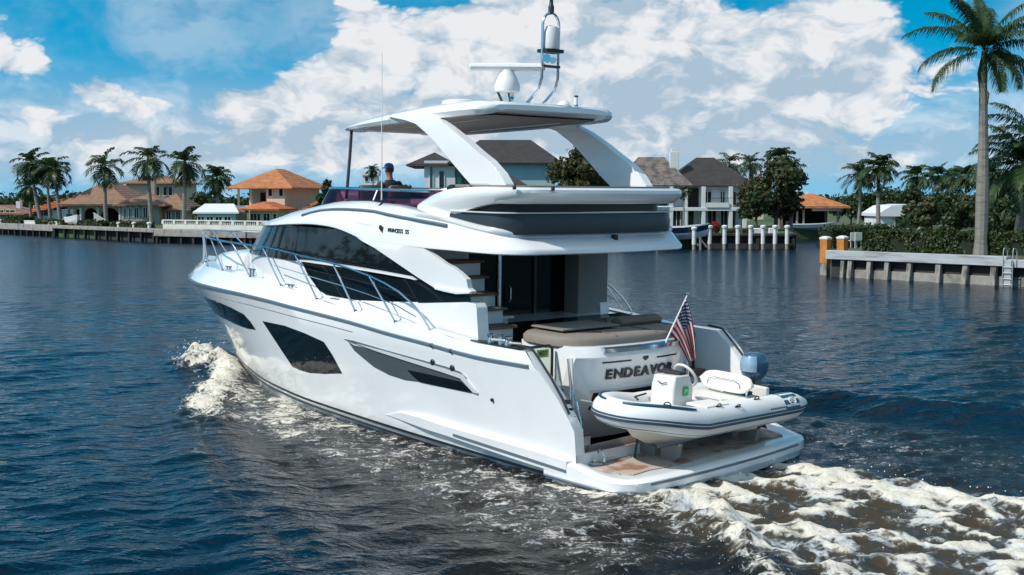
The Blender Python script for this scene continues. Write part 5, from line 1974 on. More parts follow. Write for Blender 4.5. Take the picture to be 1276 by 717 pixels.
XS = [1.9 + i * 0.3 for i in range(49)] + [16.6, 16.8, 16.95]
for sd in (1, -1):
    strip_on('rubbing_strake', ZR, XS, 0.024, 0.03, YM['steel_blue'], hull, sd)
    kn = lambda x: ZR(x) - 0.17 - 0.03 * smooth01(6, 12, x)
    strip_on('knuckle_line', kn, [6.4 + i * 0.35 for i in range(28)], 0.008, 0.006, YM['steel_blue'], hull, sd)
    st = lambda x: 0.145 + 0.010 * (x - 1.2) + 0.010 * max(0, x - 9)
    xs = [1.3 + i * 0.35 for i in range(38)]
    strip_on('boot_stripe', lambda x: st(x) - 0.03, xs, 0.032, 0.006, YM['black'], hull, sd)
    strip_on('boot_stripe', lambda x: st(x) - 0.125, xs, 0.018, 0.006, YM['black'], hull, sd)

# hull windows, traced on the hull surface
def hp(lst):
    return [(p.x, p.z) for p in (bs(u, v, hb) for (u, v) in lst)]


fw = hp([(253, 368.5), (270, 375.5), (288, 383.5), (303.7, 391.8), (312, 401), (319, 411.3), (308, 409.5), (297, 405.5), (283, 398.8), (270, 391.8), (260, 383.5)])
fw = [(min(x, rake((z - Z0H) / 1.9) - 0.10), z) for x, z in fw]
mw = hp([(327, 400.2), (354.8, 406), (380, 415.5), (403.5, 426.2), (414, 442), (426.4, 465.5), (405, 466), (385.8, 464.8), (374, 461.5), (364.5, 457), (350.4, 436), (338, 417)])
rec = hp([(434, 426), (441, 430.3), (470, 437.2), (510, 448.8), (545, 458.5), (572, 466.5), (582, 473), (597, 491.5), (585, 490), (560, 484.5), (525, 476.5), (505, 474), (485, 467.5), (466, 457.5), (452, 446), (442, 437.5)])
rin = hp([(508, 461), (530, 465.5), (575, 476), (590, 489), (570, 486), (540, 480), (524, 476.5), (515, 469)])
blade = hp([(446, 428.5), (480, 437.5), (520, 449), (555, 459), (578, 467.2), (596, 490.5), (591, 489.2), (575, 471.5), (550, 463), (510, 450.5), (470, 437.5)])
trimt = hp([(429, 422.4), (441, 424.6), (480, 436), (520, 447), (555, 456.5), (574, 463.5), (582, 471), (578.5, 470.5), (571, 465.5), (553, 459), (518, 449.5), (478, 438.5), (440, 427)])
for sd in (1, -1):
    patch('hull_window', fw, hb, YM['glass'], hull, 0.006, 0.03, sd)
    patch('hull_window', mw, hb, YM['glass'], hull, 0.006, 0.03, sd)
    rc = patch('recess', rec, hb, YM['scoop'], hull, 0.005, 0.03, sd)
    patch('recess_window', rin, hb, YM['glass'], rc, 0.012, 0.02, sd)
    patch('recess_blade', blade, hb, YM['gel_grey'], rc, 0.030, 0.06, sd)
    patch('recess_trim', trimt, hb, YM['steel_blue'], rc, 0.020, 0.03, sd)
    for (u, v, r) in [(539.8, 451.6, 0.05), (564.2, 458.8, 0.05), (614, 498.5, 0.028), (538.5, 430.5, 0.035), (562.5, 437.5, 0.035)]:
        p = bs(u, v, hb)
        mm_ = Matrix.Translation((p.x, (hb(p.x, p.z) - 0.01) * sd, p.z)) @ Matrix.Rotation(-R(90) * sd, 4, 'X')
        MB().lathe([(0.02, 0), (r, 0), (r, 0.035), (r * .7, 0.045), (0.01, 0.04)], 10, mm_).build('hull_fitting', YM['black'], hull)
# lower ledge that grows into the platform
ledge = hp([(481, 517), (500, 513.6), (530, 520), (560, 530), (640, 552), (690, 566.5), (712, 574), (712, 594), (690, 585), (640, 569), (560, 541.5)])
for sd in (1, -1):
    patch('lower_ledge', ledge, lambda x, z: hb(x, z) + 0.09 * smooth01(5.6, 4.2, x) + 0.012, YM['gel'], hull, 0, 0.2, sd, bevel=0.03)
    for (p0, p1) in [((571, 541), (712, 586.5))]:
        a, b = hp([p0, p1])
        f = lambda x: a[1] + (b[1] - a[1]) * (x - a[0]) / (b[0] - a[0])
        m = MB()
        m.loft([[Vector((x, (hb(x, f(x)) + 0.075) * sd, f(x) - 0.022)), Vector((x, (hb(x, f(x)) + 0.108) * sd, f(x) - 0.022)), Vector((x, (hb(x, f(x)) + 0.108) * sd, f(x) + 0.022)), Vector((x, (hb(x, f(x)) + 0.075) * sd, f(x) + 0.022))]
                for x in [b[0] + (a[0] - b[0]) * i / 12 for i in range(13)]])
        m.build('ledge_groove', YM['steel_blue'], hull)

# ---- decks -----------------------------------------------------------------------
def build_deck():
    m = MB()
    rows = []
    for i in range(46):
        x = 4.4 + (16.75 - 4.4) * i / 45
        e = deckedge(min(x * (17.0 / 16.8) if x > 15 else x, 17)) - 0.02
        e = max(e, 0)
        row = []
        for k in range(-4, 5):
            t = k / 4
            row.append(Vector((x, e * t, ZT(x) - 0.02 + 0.05 * (1 - t * t) * (x > 9))))
        rows.append(row)
    m.loft(rows, False, False)
    d = m.build('deck', YM['gel'], y_, 40)
    # raised foredeck sunpad trunk
    m = MB()
    rings = []
    for (x, w, z) in [(12.4, 1.25, 2.74), (13.2, 1.2, 2.72), (14.0, 1.05, 2.64), (14.8, 0.78, 2.54), (15.3, 0.5, 2.42), (15.45, 0.3, 2.36)]:
        rings.append([Vector((x, w * c, z2)) for (c, z2) in [(1.06, 2.2), (1.03, z - 0.14), (0.95, z - 0.04), (0.82, z), (0, z + 0.03), (-0.82, z), (-0.95, z - 0.04), (-1.03, z - 0.14), (-1.06, 2.2)]])
    m.loft(rings, True, True)
    m.build('foredeck_trunk', YM['gel'], d, 40)
    for (u, v) in [(285, 336), (314, 339.5), (362, 359), (417, 377)]:
        p = bp(u, v, y=2.0 if u > 300 else 1.55)
        c = MB()
        c.box(p.x - 0.13, p.x + 0.13, p.y - 0.018, p.y + 0.018, p.z + 0.05, p.z + 0.075)
        for dx in (-0.06, 0.06):
            c.box(p.x + dx - 0.015, p.x + dx + 0.015, p.y - 0.015, p.y + 0.015, p.z - 0.08, p.z + 0.051)
        c.build('cleat', YM['steel_blue'], d, 40)
    return d


deck = build_deck()

# ---- cabin body ------------------------------------------------------------------
def cab(x, z):
    """half beam of the deckhouse"""
    r = max(0.0, z - 2.75)
    xf = 13.3 - 1.42 * r
    hw = pl([3, 5, 7, 9], [2.02, 2.0, 1.97, 1.93])(min(x, 9)) - 0.10 * r
    if x <= 9:
        return hw
    t = (x - 9) / (xf - 9)
    if t >= 1:
        return 0.0
    return hw * (1 - t ** 2.4) ** 0.62


def band(xs_t, z0, z1, nz, off, x0):
    """closed plan loft between heights; xs_t parameters from the port side round the nose to starboard"""
    rows = []
    for i in range(nz + 1):
        z = z0 + (z1 - z0) * i / nz
        r = max(0.0, z - 2.75)
        xf = 13.3 - 1.42 * r
        port = []
        for t in xs_t:
            x = x0 + (xf - x0) * t
            port.append(Vector((x + off * t, cab(x, z) + (off if t < 1 else 0), z)))
        row = port + [Vector((p.x, -p.y, p.z)) for p in reversed(port[:-1])]
        rows.append(row)
    return rows


TS = [0, .1, .2, .3, .4, .5, .56, .62, .68, .74, .79, .84, .88, .915, .945, .97, .988, .997, 1]
m = MB()
m.loft(band(TS, 1.9, 2.74, 3, 0.0, 5.0) + band(TS, 2.745, 3.42, 5, -0.012, 5.0), False, False)
# aft bulkhead
m.add([(5.0, 2.0, 1.2), (5.0, 1.28, 1.2), (5.0, 1.28, 3.3), (5.0, 2.0, 3.3)], [(0, 1, 2, 3)])
m.add([(5.0, -2.0, 1.2), (5.0, -1.32, 1.2), (5.0, -1.32, 3.3), (5.0, -2.0, 3.3)], [(0, 1, 2, 3)])
cabin = m.build('cabin', YM['gel'], y_, 40)
m = MB()
TW = [0, .08, .16, .24, .32, .4, .48, .56, .63, .7, .76, .81, .86, .9, .935, .962, .985, .996, 1]
m.loft(band(TW, 2.76, 3.41, 5, 0.006, 9.1), False, False)
ws = m.build('windscreen', YM['glass'], cabin, 40)


def cp(lst, f):
    return [(p.x, p.z) for p in (bs(u, v, f) for (u, v) in lst)]


side_glass = [(9.35, 3.42), (7.2, 3.42), (5.2, 3.0), (3.9, 2.66), (3.62, 2.62), (3.60, 2.45), (4.87, 2.335), (5.98, 2.25), (6.96, 2.19), (7.94, 2.195), (8.22, 2.27), (8.63, 2.53), (8.86, 2.765), (9.35, 2.77)]
for sd in (1, -1):
    g = patch('side_window', side_glass if sd > 0 else [(max(x, 5.0), z) for x, z in side_glass[:3]] + [(5.0, 2.335)] + side_glass[7:], cab, YM['glass'], cabin, 0.005, 0.03, sd)
    # pale mullion strake lying across the glass
    q = [bp(u, v, y=2.0) for (u, v) in [(371, 325), (385, 326.5), (440, 334), (480, 340.5), (514, 346.5), (520.5, 349)]]
    hh = [0.018, 0.028, 0.03, 0.03, 0.027, 0.005]
    mm_ = MB()
    mm_.loft([[Vector((p.x, (cab(p.x, p.z) + 0.0) * sd, p.z - h)), Vector((p.x, (cab(p.x, p.z) + 0.05) * sd, p.z - h * .5)), Vector((p.x, (cab(p.x, p.z) + 0.05) * sd, p.z + h * .6)), Vector((p.x, cab(p.x, p.z) * sd, p.z + h))] for p, h in zip(q, hh)])
    mm_.build('window_strake', YM['gel'], g)
# white side coaming running aft to the cockpit
coam = [(9.0, 2.08), (8.0, 2.14), (6.96, 2.17), (5.98, 2.235), (4.87, 2.32), (3.62, 2.445), (3.45, 2.44), (3.39, 2.37), (3.36, 2.1), (3.33, 1.8), (5, 1.86), (7, 1.95), (9, 2.02)]
for sd in (1, -1):
    patch('side_coaming', coam if sd > 0 else [(max(x, 4.62), z) for x, z in coam[:5]] + [(4.78, 2.36), (4.66, 2.30), (4.60, 2.05), (4.58, 1.85)] + coam[10:], lambda x, z: 2.05 - 0.0 * x, YM['gel'], cabin, 0, 0.22, sd, bevel=0.035)

# ---- roof moulding ----------------------------------------------------------------
ZC = pl([5.3, 5.8, 6.4, 7.3, 8.07, 8.8, 9.4, 9.95, 10.45, 11.2, 12.0, 12.5], [3.84, 3.90, 3.925, 3.97, 3.95, 3.86, 3.76, 3.68, 3.59, 3.49, 3.41, 3.37])
ZL = pl([5.3, 5.65, 6.2, 6.78, 7.23, 7.74, 8.42, 9.4, 10.1, 11, 12.5], [2.86, 2.99, 3.17, 3.30, 3.385, 3.45, 3.475, 3.44, 3.395, 3.36, 3.34])


def roofy(x):
    if x < 9:
        return cab(x, 3.4) + 0.075 + 0.05 * smooth01(8, 6, x)
    t = (x - 9) / (12.5 - 9)
    return (cab(9, 3.4) + 0.075) * max(0, 1 - t ** 2.4) ** 0.62


ZB = pl([2.4, 2.9, 3.4, 4.2, 4.8, 5.4, 6.0, 6.6], [3.57, 3.61, 3.655, 3.755, 3.81, 3.86, 3.895, 3.93])   # crest of the moulding


def hw_roof(x):
    """half beam of the roof edge from the visor aft to the overhang"""
    b = smooth01(6.8, 4.2, x)
    return roofy(max(x, 5.3)) * (1 - b) + 2.08 * b


def roof_path():
    pts = []
    for x in [12.495, 12.47, 12.42, 12.33, 12.2, 12.0, 11.75] + [11.5 - 0.25 * i for i in range(34)]:
        pts.append((x, max(hw_roof(x), 0.02)))
    xaft, rad, bow_, hw = 2.42, 0.62, 0.12, 2.08
    pts = [q for q in pts if q[0] > xaft + rad + bow_ + 0.05]
    for i in range(10):
        a = i / 9 * math.pi / 2
        pts.append((xaft + bow_ + rad * (1 - math.sin(a)), hw - rad * (1 - math.cos(a))))
    for i in range(1, 6):
        yy = (hw - rad) * (1 - i / 5)
        pts.append((xaft + bow_ * (yy / (hw - rad)) ** 2, yy))
    full = pts + [(x, -y) for x, y in reversed(pts[:-1])]
    res = []
    for i, p in enumerate(full):
        t = (Vector(full[min(len(full) - 1, i + 1)]) - Vector(full[max(0, i - 1)])).normalized()
        n = Vector((-t.y, t.x))
        if n.dot(Vector(p) - Vector((7.0, 0))) < 0:
            n = -n
        res.append((Vector(p), n))
    return res


def side_profile(x, hw, aft):
    b = smooth01(6.6, 4.6, x)
    k = min(1, hw / 1.8)
    zl = max(ZL(x), 3.235) if x < 6.9 else ZL(x)
    zc = max(ZC(x), zl + 0.01)
    h = zc - zl
    lean = 0.12 * smooth01(5.5, 8.5, x)
    roofp = [(0.30 * k, zl), (0.03 * k, zl - 0.012), (0.0, zl + 0.01), (0.0, zl + 0.05), (0.02 * k, zl + 0.25 * h), ((0.05 + lean * .3) * k, zl + 0.45 * h), ((0.10 + lean) * k, zl + 0.70 * h), ((0.17 + lean * 1.5) * k, zl + 0.88 * h),
             ((0.27 + 2 * lean) * k, zl + 0.97 * h), ((0.42 + 2 * lean) * k, zc), ((0.70 + lean) * k, zc + 0.01)]
    zb = ZB(min(x, 6.6)) * (1 - aft) + 3.565 * aft
    slab = [(0.7, 3.215), (0.05, 3.215), (0.0, 3.235), (0.0, 3.285), (0.02 + 0.02 * aft, 3.33), (0.06 + 0.20 * aft, zb - 0.13), (0.085 + 0.26 * aft, zb - 0.10), (0.05 + 0.30 * aft, zb - 0.065), (0.05 + 0.33 * aft, zb - 0.02), (0.10 + 0.35 * aft, zb), (0.7, zb - 0.01)]
    return [(a * (1 - b) + c * b, z * (1 - b) + w * b) for (a, z), (c, w) in zip(roofp, slab)]


def roof_side(x, z):
    pr = side_profile(x, hw_roof(x), 0)
    return hw_roof(x) - float(np.interp(z, [q[1] for q in pr[2:10]], [q[0] for q in pr[2:10]]))


def build_roof():
    m = MB()
    rings = []
    tops = []
    for p, n in roof_path():
        aft = max(0.0, -n.x) ** 1.5 if p.x < 4 else 0.0
        pr = side_profile(p.x, abs(p.y), aft)
        d = Vector((n.x, n.y)) if p.x < 4 or p.x > 9 else Vector((0, 1 if p.y > 0 else -1))
        if p.x > 9:
            d = Vector((0.55 * n.x, n.y))
        ring = []
        for a, z in pr:
            x, y = p.x - d.x * a, p.y - d.y * a
            if p.x > 4 and y * p.y < 0:
                y = 0.0
            ring.append(Vector((x, y, z)))
        rings.append(ring)
    m.loft(rings, False, False)
    n2 = len(rings)
    for i in range(n2 // 2):
        a, b = rings[i], rings[n2 - 1 - i]
        a2, b2 = rings[i + 1], rings[n2 - 2 - i]
        if a2[0].x < 4.4:
            break
        m.add([a[-1], b[-1], b2[-1], a2[-1]], [(0, 1, 2, 3)])
    return m.build('roof', YM['gel'], y_, 45)


roof = build_roof()
fin_o = [(7.35, 3.40), (6.78, 3.29), (6.2, 3.155), (5.65, 2.975), (4.94, 2.735), (4.45, 2.585), (4.22, 2.565), (3.88, 2.55), (3.54, 2.585), (3.53, 2.62), (3.62, 2.66), (3.66, 2.80), (3.85, 2.90), (4.03, 2.975),
         (4.22, 3.02), (4.75, 3.225), (5.36, 3.245), (5.36, 3.5), (7.35, 3.6)]
fin_s = [(8.0, 3.44), (7.35, 3.30), (6.6, 2.95), (6.1, 2.72), (5.75, 2.585), (5.52, 2.565), (5.18, 2.55), (4.84, 2.585), (4.83, 2.62), (4.92, 2.66), (4.96, 2.80), (5.15, 2.90), (5.33, 2.975), (5.52, 3.02), (5.9, 3.225), (6.2, 3.245), (6.2, 3.40), (8.0, 3.5)]
fin_i = [(4.45, 2.585), (4.22, 2.565), (3.88, 2.55), (3.54, 2.585), (3.53, 2.62), (3.9, 2.60), (4.2, 2.62), (4.45, 2.65)]
for sd in (1, -1):
    fin = patch('roof_fin', [(x + (1.3 if sd < 0 and x < 5.3 else 0), z) for x, z in fin_o] if sd > 0 else fin_s, lambda x, z: roofy(max(x, 5.3)) + 0.014 - 0.03 * smooth01(3.2, 2.6, z) - 0.06 * smooth01(3.24, 3.36, z), YM['gel'], roof, 0, 0.10, sd, bevel=0.02)
    patch('fin_foot', fin_i if sd > 0 else [(x + 1.3, z) for x, z in fin_i], lambda x, z: roofy(5.3) + 0.02, YM['gel'], fin, 0, 0.14, sd, bevel=0.015)
    # grab rail let into the roof edge
    pts = [bp(u, v, y=1.95) for (u, v) in [(372, 268.5), (381, 265), (392, 262.3), (408, 261), (424, 261), (445, 262), (462, 263.5), (482, 267), (505, 271), (530, 275), (550, 278.5), (562, 281)]]
    rr = []
    for p in pts:
        x = p.x
        pr = side_profile(x, hw_roof(x), 0)
        zs_, as_ = [q[1] for q in pr[2:10]], [q[0] for q in pr[2:10]]
        yy = hw_roof(x) - float(np.interp(p.z, zs_, as_))
        rr.append(Vector((x, (yy + 0.02) * sd, p.z)))
    MB().tube(rr, 0.026, 8).build('grab_rail', YM['steel_blue'], roof)
# maker's mark on the port roof side
def roof_side_mat(sd):
    return Matrix(((-1 * sd, 0, 0), (0, 0, 1 * sd), (0, 1, 0))).transposed().transposed()


for sd in (1, -1):
    word = 'PRINCESS 55'
    pa, pb_ = bp(481, 287, y=2.07), bp(508, 289.5, y=2.07)
    for k, chx in enumerate(word):
        if chx == ' ':
            continue
        f = (k + 0.5) / len(word)
        f = f if sd > 0 else 1 - f
        x, z = pa.x + (pb_.x - pa.x) * f, pa.z + (pb_.z - pa.z) * f
        yv = roof_side(x, z)
        tn = Vector((-1, -(roof_side(x - 0.05, z) - roof_side(x + 0.05, z)) / -0.1 * -1, 0)).normalized()
        tn = Vector((-0.1, roof_side(x - 0.05, z) - roof_side(x + 0.05, z), 0)).normalized()
        upv = Vector((0, roof_side(x, z + 0.04) - roof_side(x, z - 0.04), 0.08)).normalized()
        nn_ = tn.cross(upv).normalized()
        upv = nn_.cross(tn)
        if sd < 0:
            tn, upv, nn_ = Vector((-tn.x, tn.y, 0)), Vector((upv.x, -upv.y, upv.z)), Vector((nn_.x, -nn_.y, nn_.z))
            tn = upv.cross(nn_)
        m3 = Matrix((tn, upv, nn_)).transposed()
        pos = Vector((x, yv * sd, z)) + nn_ * 0.012
        text_mesh('name_letter', chx, YM['charcoal'], roof, pos, 0.095, m3, 0.006, 0, 1.0, 1.15)
    p = bp(472, 286.3, y=2.08)
    em = MB()
    for k, (dx, h0, h1) in enumerate([(-0.06, -0.01, 0.06), (-0.015, -0.045, 0.05), (0.03, -0.085, 0.03)]):
        em.prism([(p.x - dx - 0.015, p.z + h0), (p.x - dx + 0.015, p.z + h0 + .02), (p.x - dx + 0.015, p.z + h1), (p.x - dx - 0.015, p.z + h1 + .015)], 'y', (roof_side(p.x, p.z) - 0.08) * sd, (roof_side(p.x, p.z) + 0.012) * sd)
    em.build('emblem', YM['charcoal'], roof)

# ---- flybridge: slab, dark recess, coaming ------------------------------------------
def deck_path(hw, xaft, rad, xfwd, bow_=0.10, n=9, k=7):
    """plan path from the port side forward end, round the stern, to starboard; gives point + outward normal"""
    pts = []
    for i in range(k):
        pts.append((xfwd + (xaft + rad + bow_ - xfwd) * i / k, hw))
    for i in range(n + 1):
        a = i / n * math.pi / 2
        pts.append((xaft + bow_ + rad * (1 - math.sin(a)), hw - rad * (1 - math.cos(a))))
    for i in range(1, 6):
        yy = (hw - rad) * (1 - i / 5)
        pts.append((xaft + bow_ * (yy / (hw - rad)) ** 2, yy))
    full = pts + [(x, -y) for x, y in reversed(pts[:-1])]
    out = []
    for i, p in enumerate(full):
        a = Vector(full[max(0, i - 1)])
        b = Vector(full[min(len(full) - 1, i + 1)])
        t = (b - a).normalized()
        out.append((Vector(p), Vector((t.y, -t.x)) * -1 if False else Vector((-t.y, t.x)) * (-1)))
    res = []
    for p, nrm in out:
        c = Vector((5.0, 0))
        if nrm.dot(p - c) < 0:
            nrm = -nrm
        res.append((p, nrm))
    return res


def sweep(path, sec, name, mat, parent, cap_ends=True, smooth=40, closed=True):
    """sec(p, n, i) -> list of (inset, z)"""
    m = MB()
    rings = []
    for i, (p, n) in enumerate(path):
        rings.append([Vector((p.x - n.x * d, p.y - n.y * d, z)) for d, z in sec(p, n)])
    m.loft(rings, closed, cap_ends)
    return m.build(name, mat, parent, smooth)


fly = thing('flybridge', None, None)
fly.parent = y_
m = MB()
m.add([(2.9, 1.75, 3.225), (5.3, 1.75, 3.225), (5.3, -1.75, 3.225), (2.9, -1.75, 3.225)], [(0, 1, 2, 3)])
m.add([(2.9, 1.75, 3.5), (5.5, 1.75, 3.5), (5.5, -1.75, 3.5), (2.9, -1.75, 3.5)], [(0, 1, 2, 3)])
m.add([(2.9, 1.75, 3.225), (2.9, -1.75, 3.225), (2.9, -1.75, 3.5), (2.9, 1.75, 3.5)], [(0, 1, 2, 3)])
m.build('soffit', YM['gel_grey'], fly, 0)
inner = deck_path(1.96, 2.70, 0.5, 4.22)
sweep(inner, lambda p, n: [(0.3, 3.52), (0.0, 3.52), (-0.01, 3.70), (0.02, 3.835), (0.05, 3.855), (0.3, 3.855)], 'dark_panel', YM['charcoal'], fly)
sweep(deck_path(1.82, 2.86, 0.5, 4.25), lambda p, n: [(0.3, 3.84), (0.0, 3.84), (0.0, 4.12), (0.3, 4.12)], 'shadow_gap', YM['black'], fly)
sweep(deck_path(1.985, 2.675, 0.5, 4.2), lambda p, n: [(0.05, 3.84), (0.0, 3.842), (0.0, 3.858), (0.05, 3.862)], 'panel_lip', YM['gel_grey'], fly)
ZCT = pl([2.4, 3.3, 4.0, 4.45, 4.75, 5.1, 5.4, 5.9, 6.2], [4.245, 4.245, 4.225, 4.17, 4.12, 4.05, 3.98, 3.90, 3.87])
ZCB = pl([2.4, 3.0, 3.35, 3.75, 4.05, 4.3, 4.8, 6.2], [3.985, 3.985, 3.95, 3.87, 3.78, 3.73, 3.66, 3.60])
coam_path = [(Vector((p.x, p.y * (1 - 0.20 * smooth01(3.9, 6.1, p.x)))), n) for p, n in deck_path(2.03, 2.40, 0.6, 6.2, 0.14, 9, 16)]


def coam_sec(p, n):
    aft = max(0.0, -n.x) ** 1.5
    zt, zb = ZCT(p.x), ZCB(p.x)
    fw_ = smooth01(5.2, 6.1, p.x)
    h = zt - zb
    return [(0.34, zb + 0.02), (0.14 + 0.10 * aft, zb), (0.085 + 0.08 * aft, zb + 0.012), (0.015 + 0.02 * aft, zb + 0.42 * h), (0.0 + 0.04 * fw_, zb + 0.66 * h), (0.012 + 0.10 * fw_, zb + 0.86 * h), (0.06 + 0.12 * fw_, zt - 0.008), (0.16 + 0.1 * fw_, zt), (0.30, zt - 0.01), (0.34, zt - 0.05)]


coaming = sweep(coam_path, coam_sec, 'fly_coaming', YM['gel'], fly)
# thin taupe top pad and small fittings on the coaming
sweep(deck_path(1.86, 2.58, 0.5, 4.2, 0.14), lambda p, n: [(0.0, 4.235), (0.0, 4.27), (0.15, 4.27), (0.15, 4.235)], 'coaming_pad', YM['taupe'], fly)
for (u, v) in [(689, 234.5), (641, 233), (586.5, 233.5)]:
    p = bp(u, v, y=1.9) if u < 650 else bp(u, v, x=2.5)
    MB().lathe([(0.03, p.z - 0.04), (0.03, p.z + 0.01), (0.02, p.z + 0.025), (0.01, p.z + 0.03)], 10, None, (p.x, p.y)).build('coaming_fitting', YM['black'], coaming)
p = bp(766.5, 296, x=2.66)
MB().box(p.x - 0.04, p.x + 0.06, p.y - 0.035, p.y + 0.035, p.z - 0.045, p.z + 0.045).build('camera_eye', YM['black'], fly, 0, 0.012)
# flybridge sole and furniture
m = MB()
m.add([(2.9, 1.7, 3.53), (9.6, 1.5, 3.53), (9.6, -1.5, 3.53), (2.9, -1.7, 3.53)], [(0, 1, 2, 3)])
m.build('fly_sole', YM['tread'], fly, 0)
for sd in (1, -1):
    MB().tube([(5.3 + 0.0, 1.82 * sd, 3.22), (5.0, 1.85 * sd, 3.222)], 0.02).build('soffit_fitting', YM['steel'], fly)
for (u, v) in [(560.5, 309.5), (581.5, 320.5), (580, 325.3)]:
    p = bp(u, v, y=1.5)
    MB().lathe([(0.045, 3.19), (0.05, 3.215)], 10, None, (min(p.x, 4.9), 1.5)).build('soffit_light', YM['plastic'], fly)

# tinted wind deflector round the front of the flybridge
def wpath():
    pts = []
    for i in range(9):
        x = 5.25 + (8.55 - 5.25) * i / 8
        pts.append(Vector((x, 1.72 - 0.16 * smooth01(5, 8.55, x), 0)))
    for i in range(1, 13):
        a = i / 12 * math.pi / 2
        pts.append(Vector((8.55 + 1.05 * math.sin(a), 1.56 * math.cos(a) ** 0.8, 0)))
    return pts + [Vector((p.x, -p.y, 0)) for p in reversed(pts[:-1])]


wp = wpath()
m = MB()
rows = []
for p in wp:
    c = Vector((7.0, 0, 0))
    d = Vector((max(0, p.x - 8.2) * 0.25, p.y * 0.07, 0))
    zb = ZC(min(p.x, 12)) - 0.03
    rows.append([Vector((p.x, p.y, zb)), Vector((p.x, p.y, 0)) - d * 0.0 + Vector((-d.x, -d.y, 4.13)), Vector((p.x - d.x - 0.012 * (p.x > 8.5), p.y - d.y - 0.012 * (1 if p.y > 0 else -1), 4.13)),
                 Vector((p.x - 0.012 * (p.x > 8.5), p.y - 0.012 * (1 if p.y > 0 else -1), zb))])
m.loft(rows, True, True)
wd = m.build('wind_deflector', YM['tint'], fly, 40)
m = MB()
m.tube([Vector((p.x - max(0, p.x - 8.2) * 0.25, p.y * 0.93, 4.145)) for p in wp], 0.028, 8)
m.build('deflector_rail', YM['steel'], wd)
for i in (4, 10, len(wp) - 11, len(wp) - 5):
    p = wp[i]
    MB().tube([(p.x, p.y * 0.99, ZC(min(p.x, 12))), (p.x - max(0, p.x - 8.2) * 0.25, p.y * 0.94, 4.13)], 0.016).build('deflector_post', YM['steel'], wd)
# helm console, helm seats, settee seen over the coaming
hel = MB()
hel.loft([[Vector((8.72, a, 3.53)) for a in (-0.55, 1.05)] + [Vector((9.2, a, 3.53)) for a in (1.05, -0.55)], [Vector((8.78, a, 4.05)) for a in (-0.5, 1.0)] + [Vector((9.12, a, 4.12)) for a in (1.0, -0.5)]])
hel.build('helm_console', YM['gel'], fly, 30, 0.05)
MB().box(7.4, 8.2, -1.45, -0.5, 3.53, 3.98).build('settee', YM['gel'], fly, 0, 0.06)
MB().box(7.35, 7.6, -1.45, -0.5, 3.98, 4.25).build('settee_back', YM['taupe'], fly, 0, 0.08)
MB().box(7.62, 8.2, -1.42, -0.53, 3.982, 4.06).build('settee_cushion', YM['pink'], fly, 0, 0.04)
for yy in (0.25, 0.92):
    MB().loft([[Vector((8.34 + a, yy + b, 3.53)) for a, b in ((-.12, -.1), (.12, -.1), (.12, .1), (-.12, .1))], [Vector((8.34 + a, yy + b, 3.76)) for a, b in ((-.14, -.14), (.14, -.14), (.14, .14), (-.14, .14))]]).build('helm_seat_base', YM['gel'], fly)
    MB().box(8.10, 8.62, yy - 0.27, yy + 0.27, 3.762, 3.87).build('helm_seat', YM['taupe'], fly, 0, 0.05)
    MB().box(7.98, 8.13, yy - 0.25, yy + 0.25, 3.80, 4.22).build('helm_seat_back', YM['brown'], fly, 0, 0.06)
whl = MB()
wm = Matrix.Translation((8.72, 0.25, 4.02)) @ Matrix.Rotation(R(-62), 4, 'Y')
whl.tube([wm @ Vector((0.19 * math.cos(i / 20 * 2 * math.pi), 0.19 * math.sin(i / 20 * 2 * math.pi), 0)) for i in range(21)], 0.016, 6, False)
for a in (0.5, 2.6, 4.7):
    whl.tube([wm @ Vector((0, 0, -0.02)), wm @ Vector((0.19 * math.cos(a), 0.19 * math.sin(a), 0))], 0.012, 6)
whl.tube([wm @ Vector((0, 0, 0.01)), wm @ Vector((0, 0, -0.16))], 0.03, 8)
whl.build('steering_wheel', YM['black'], fly)

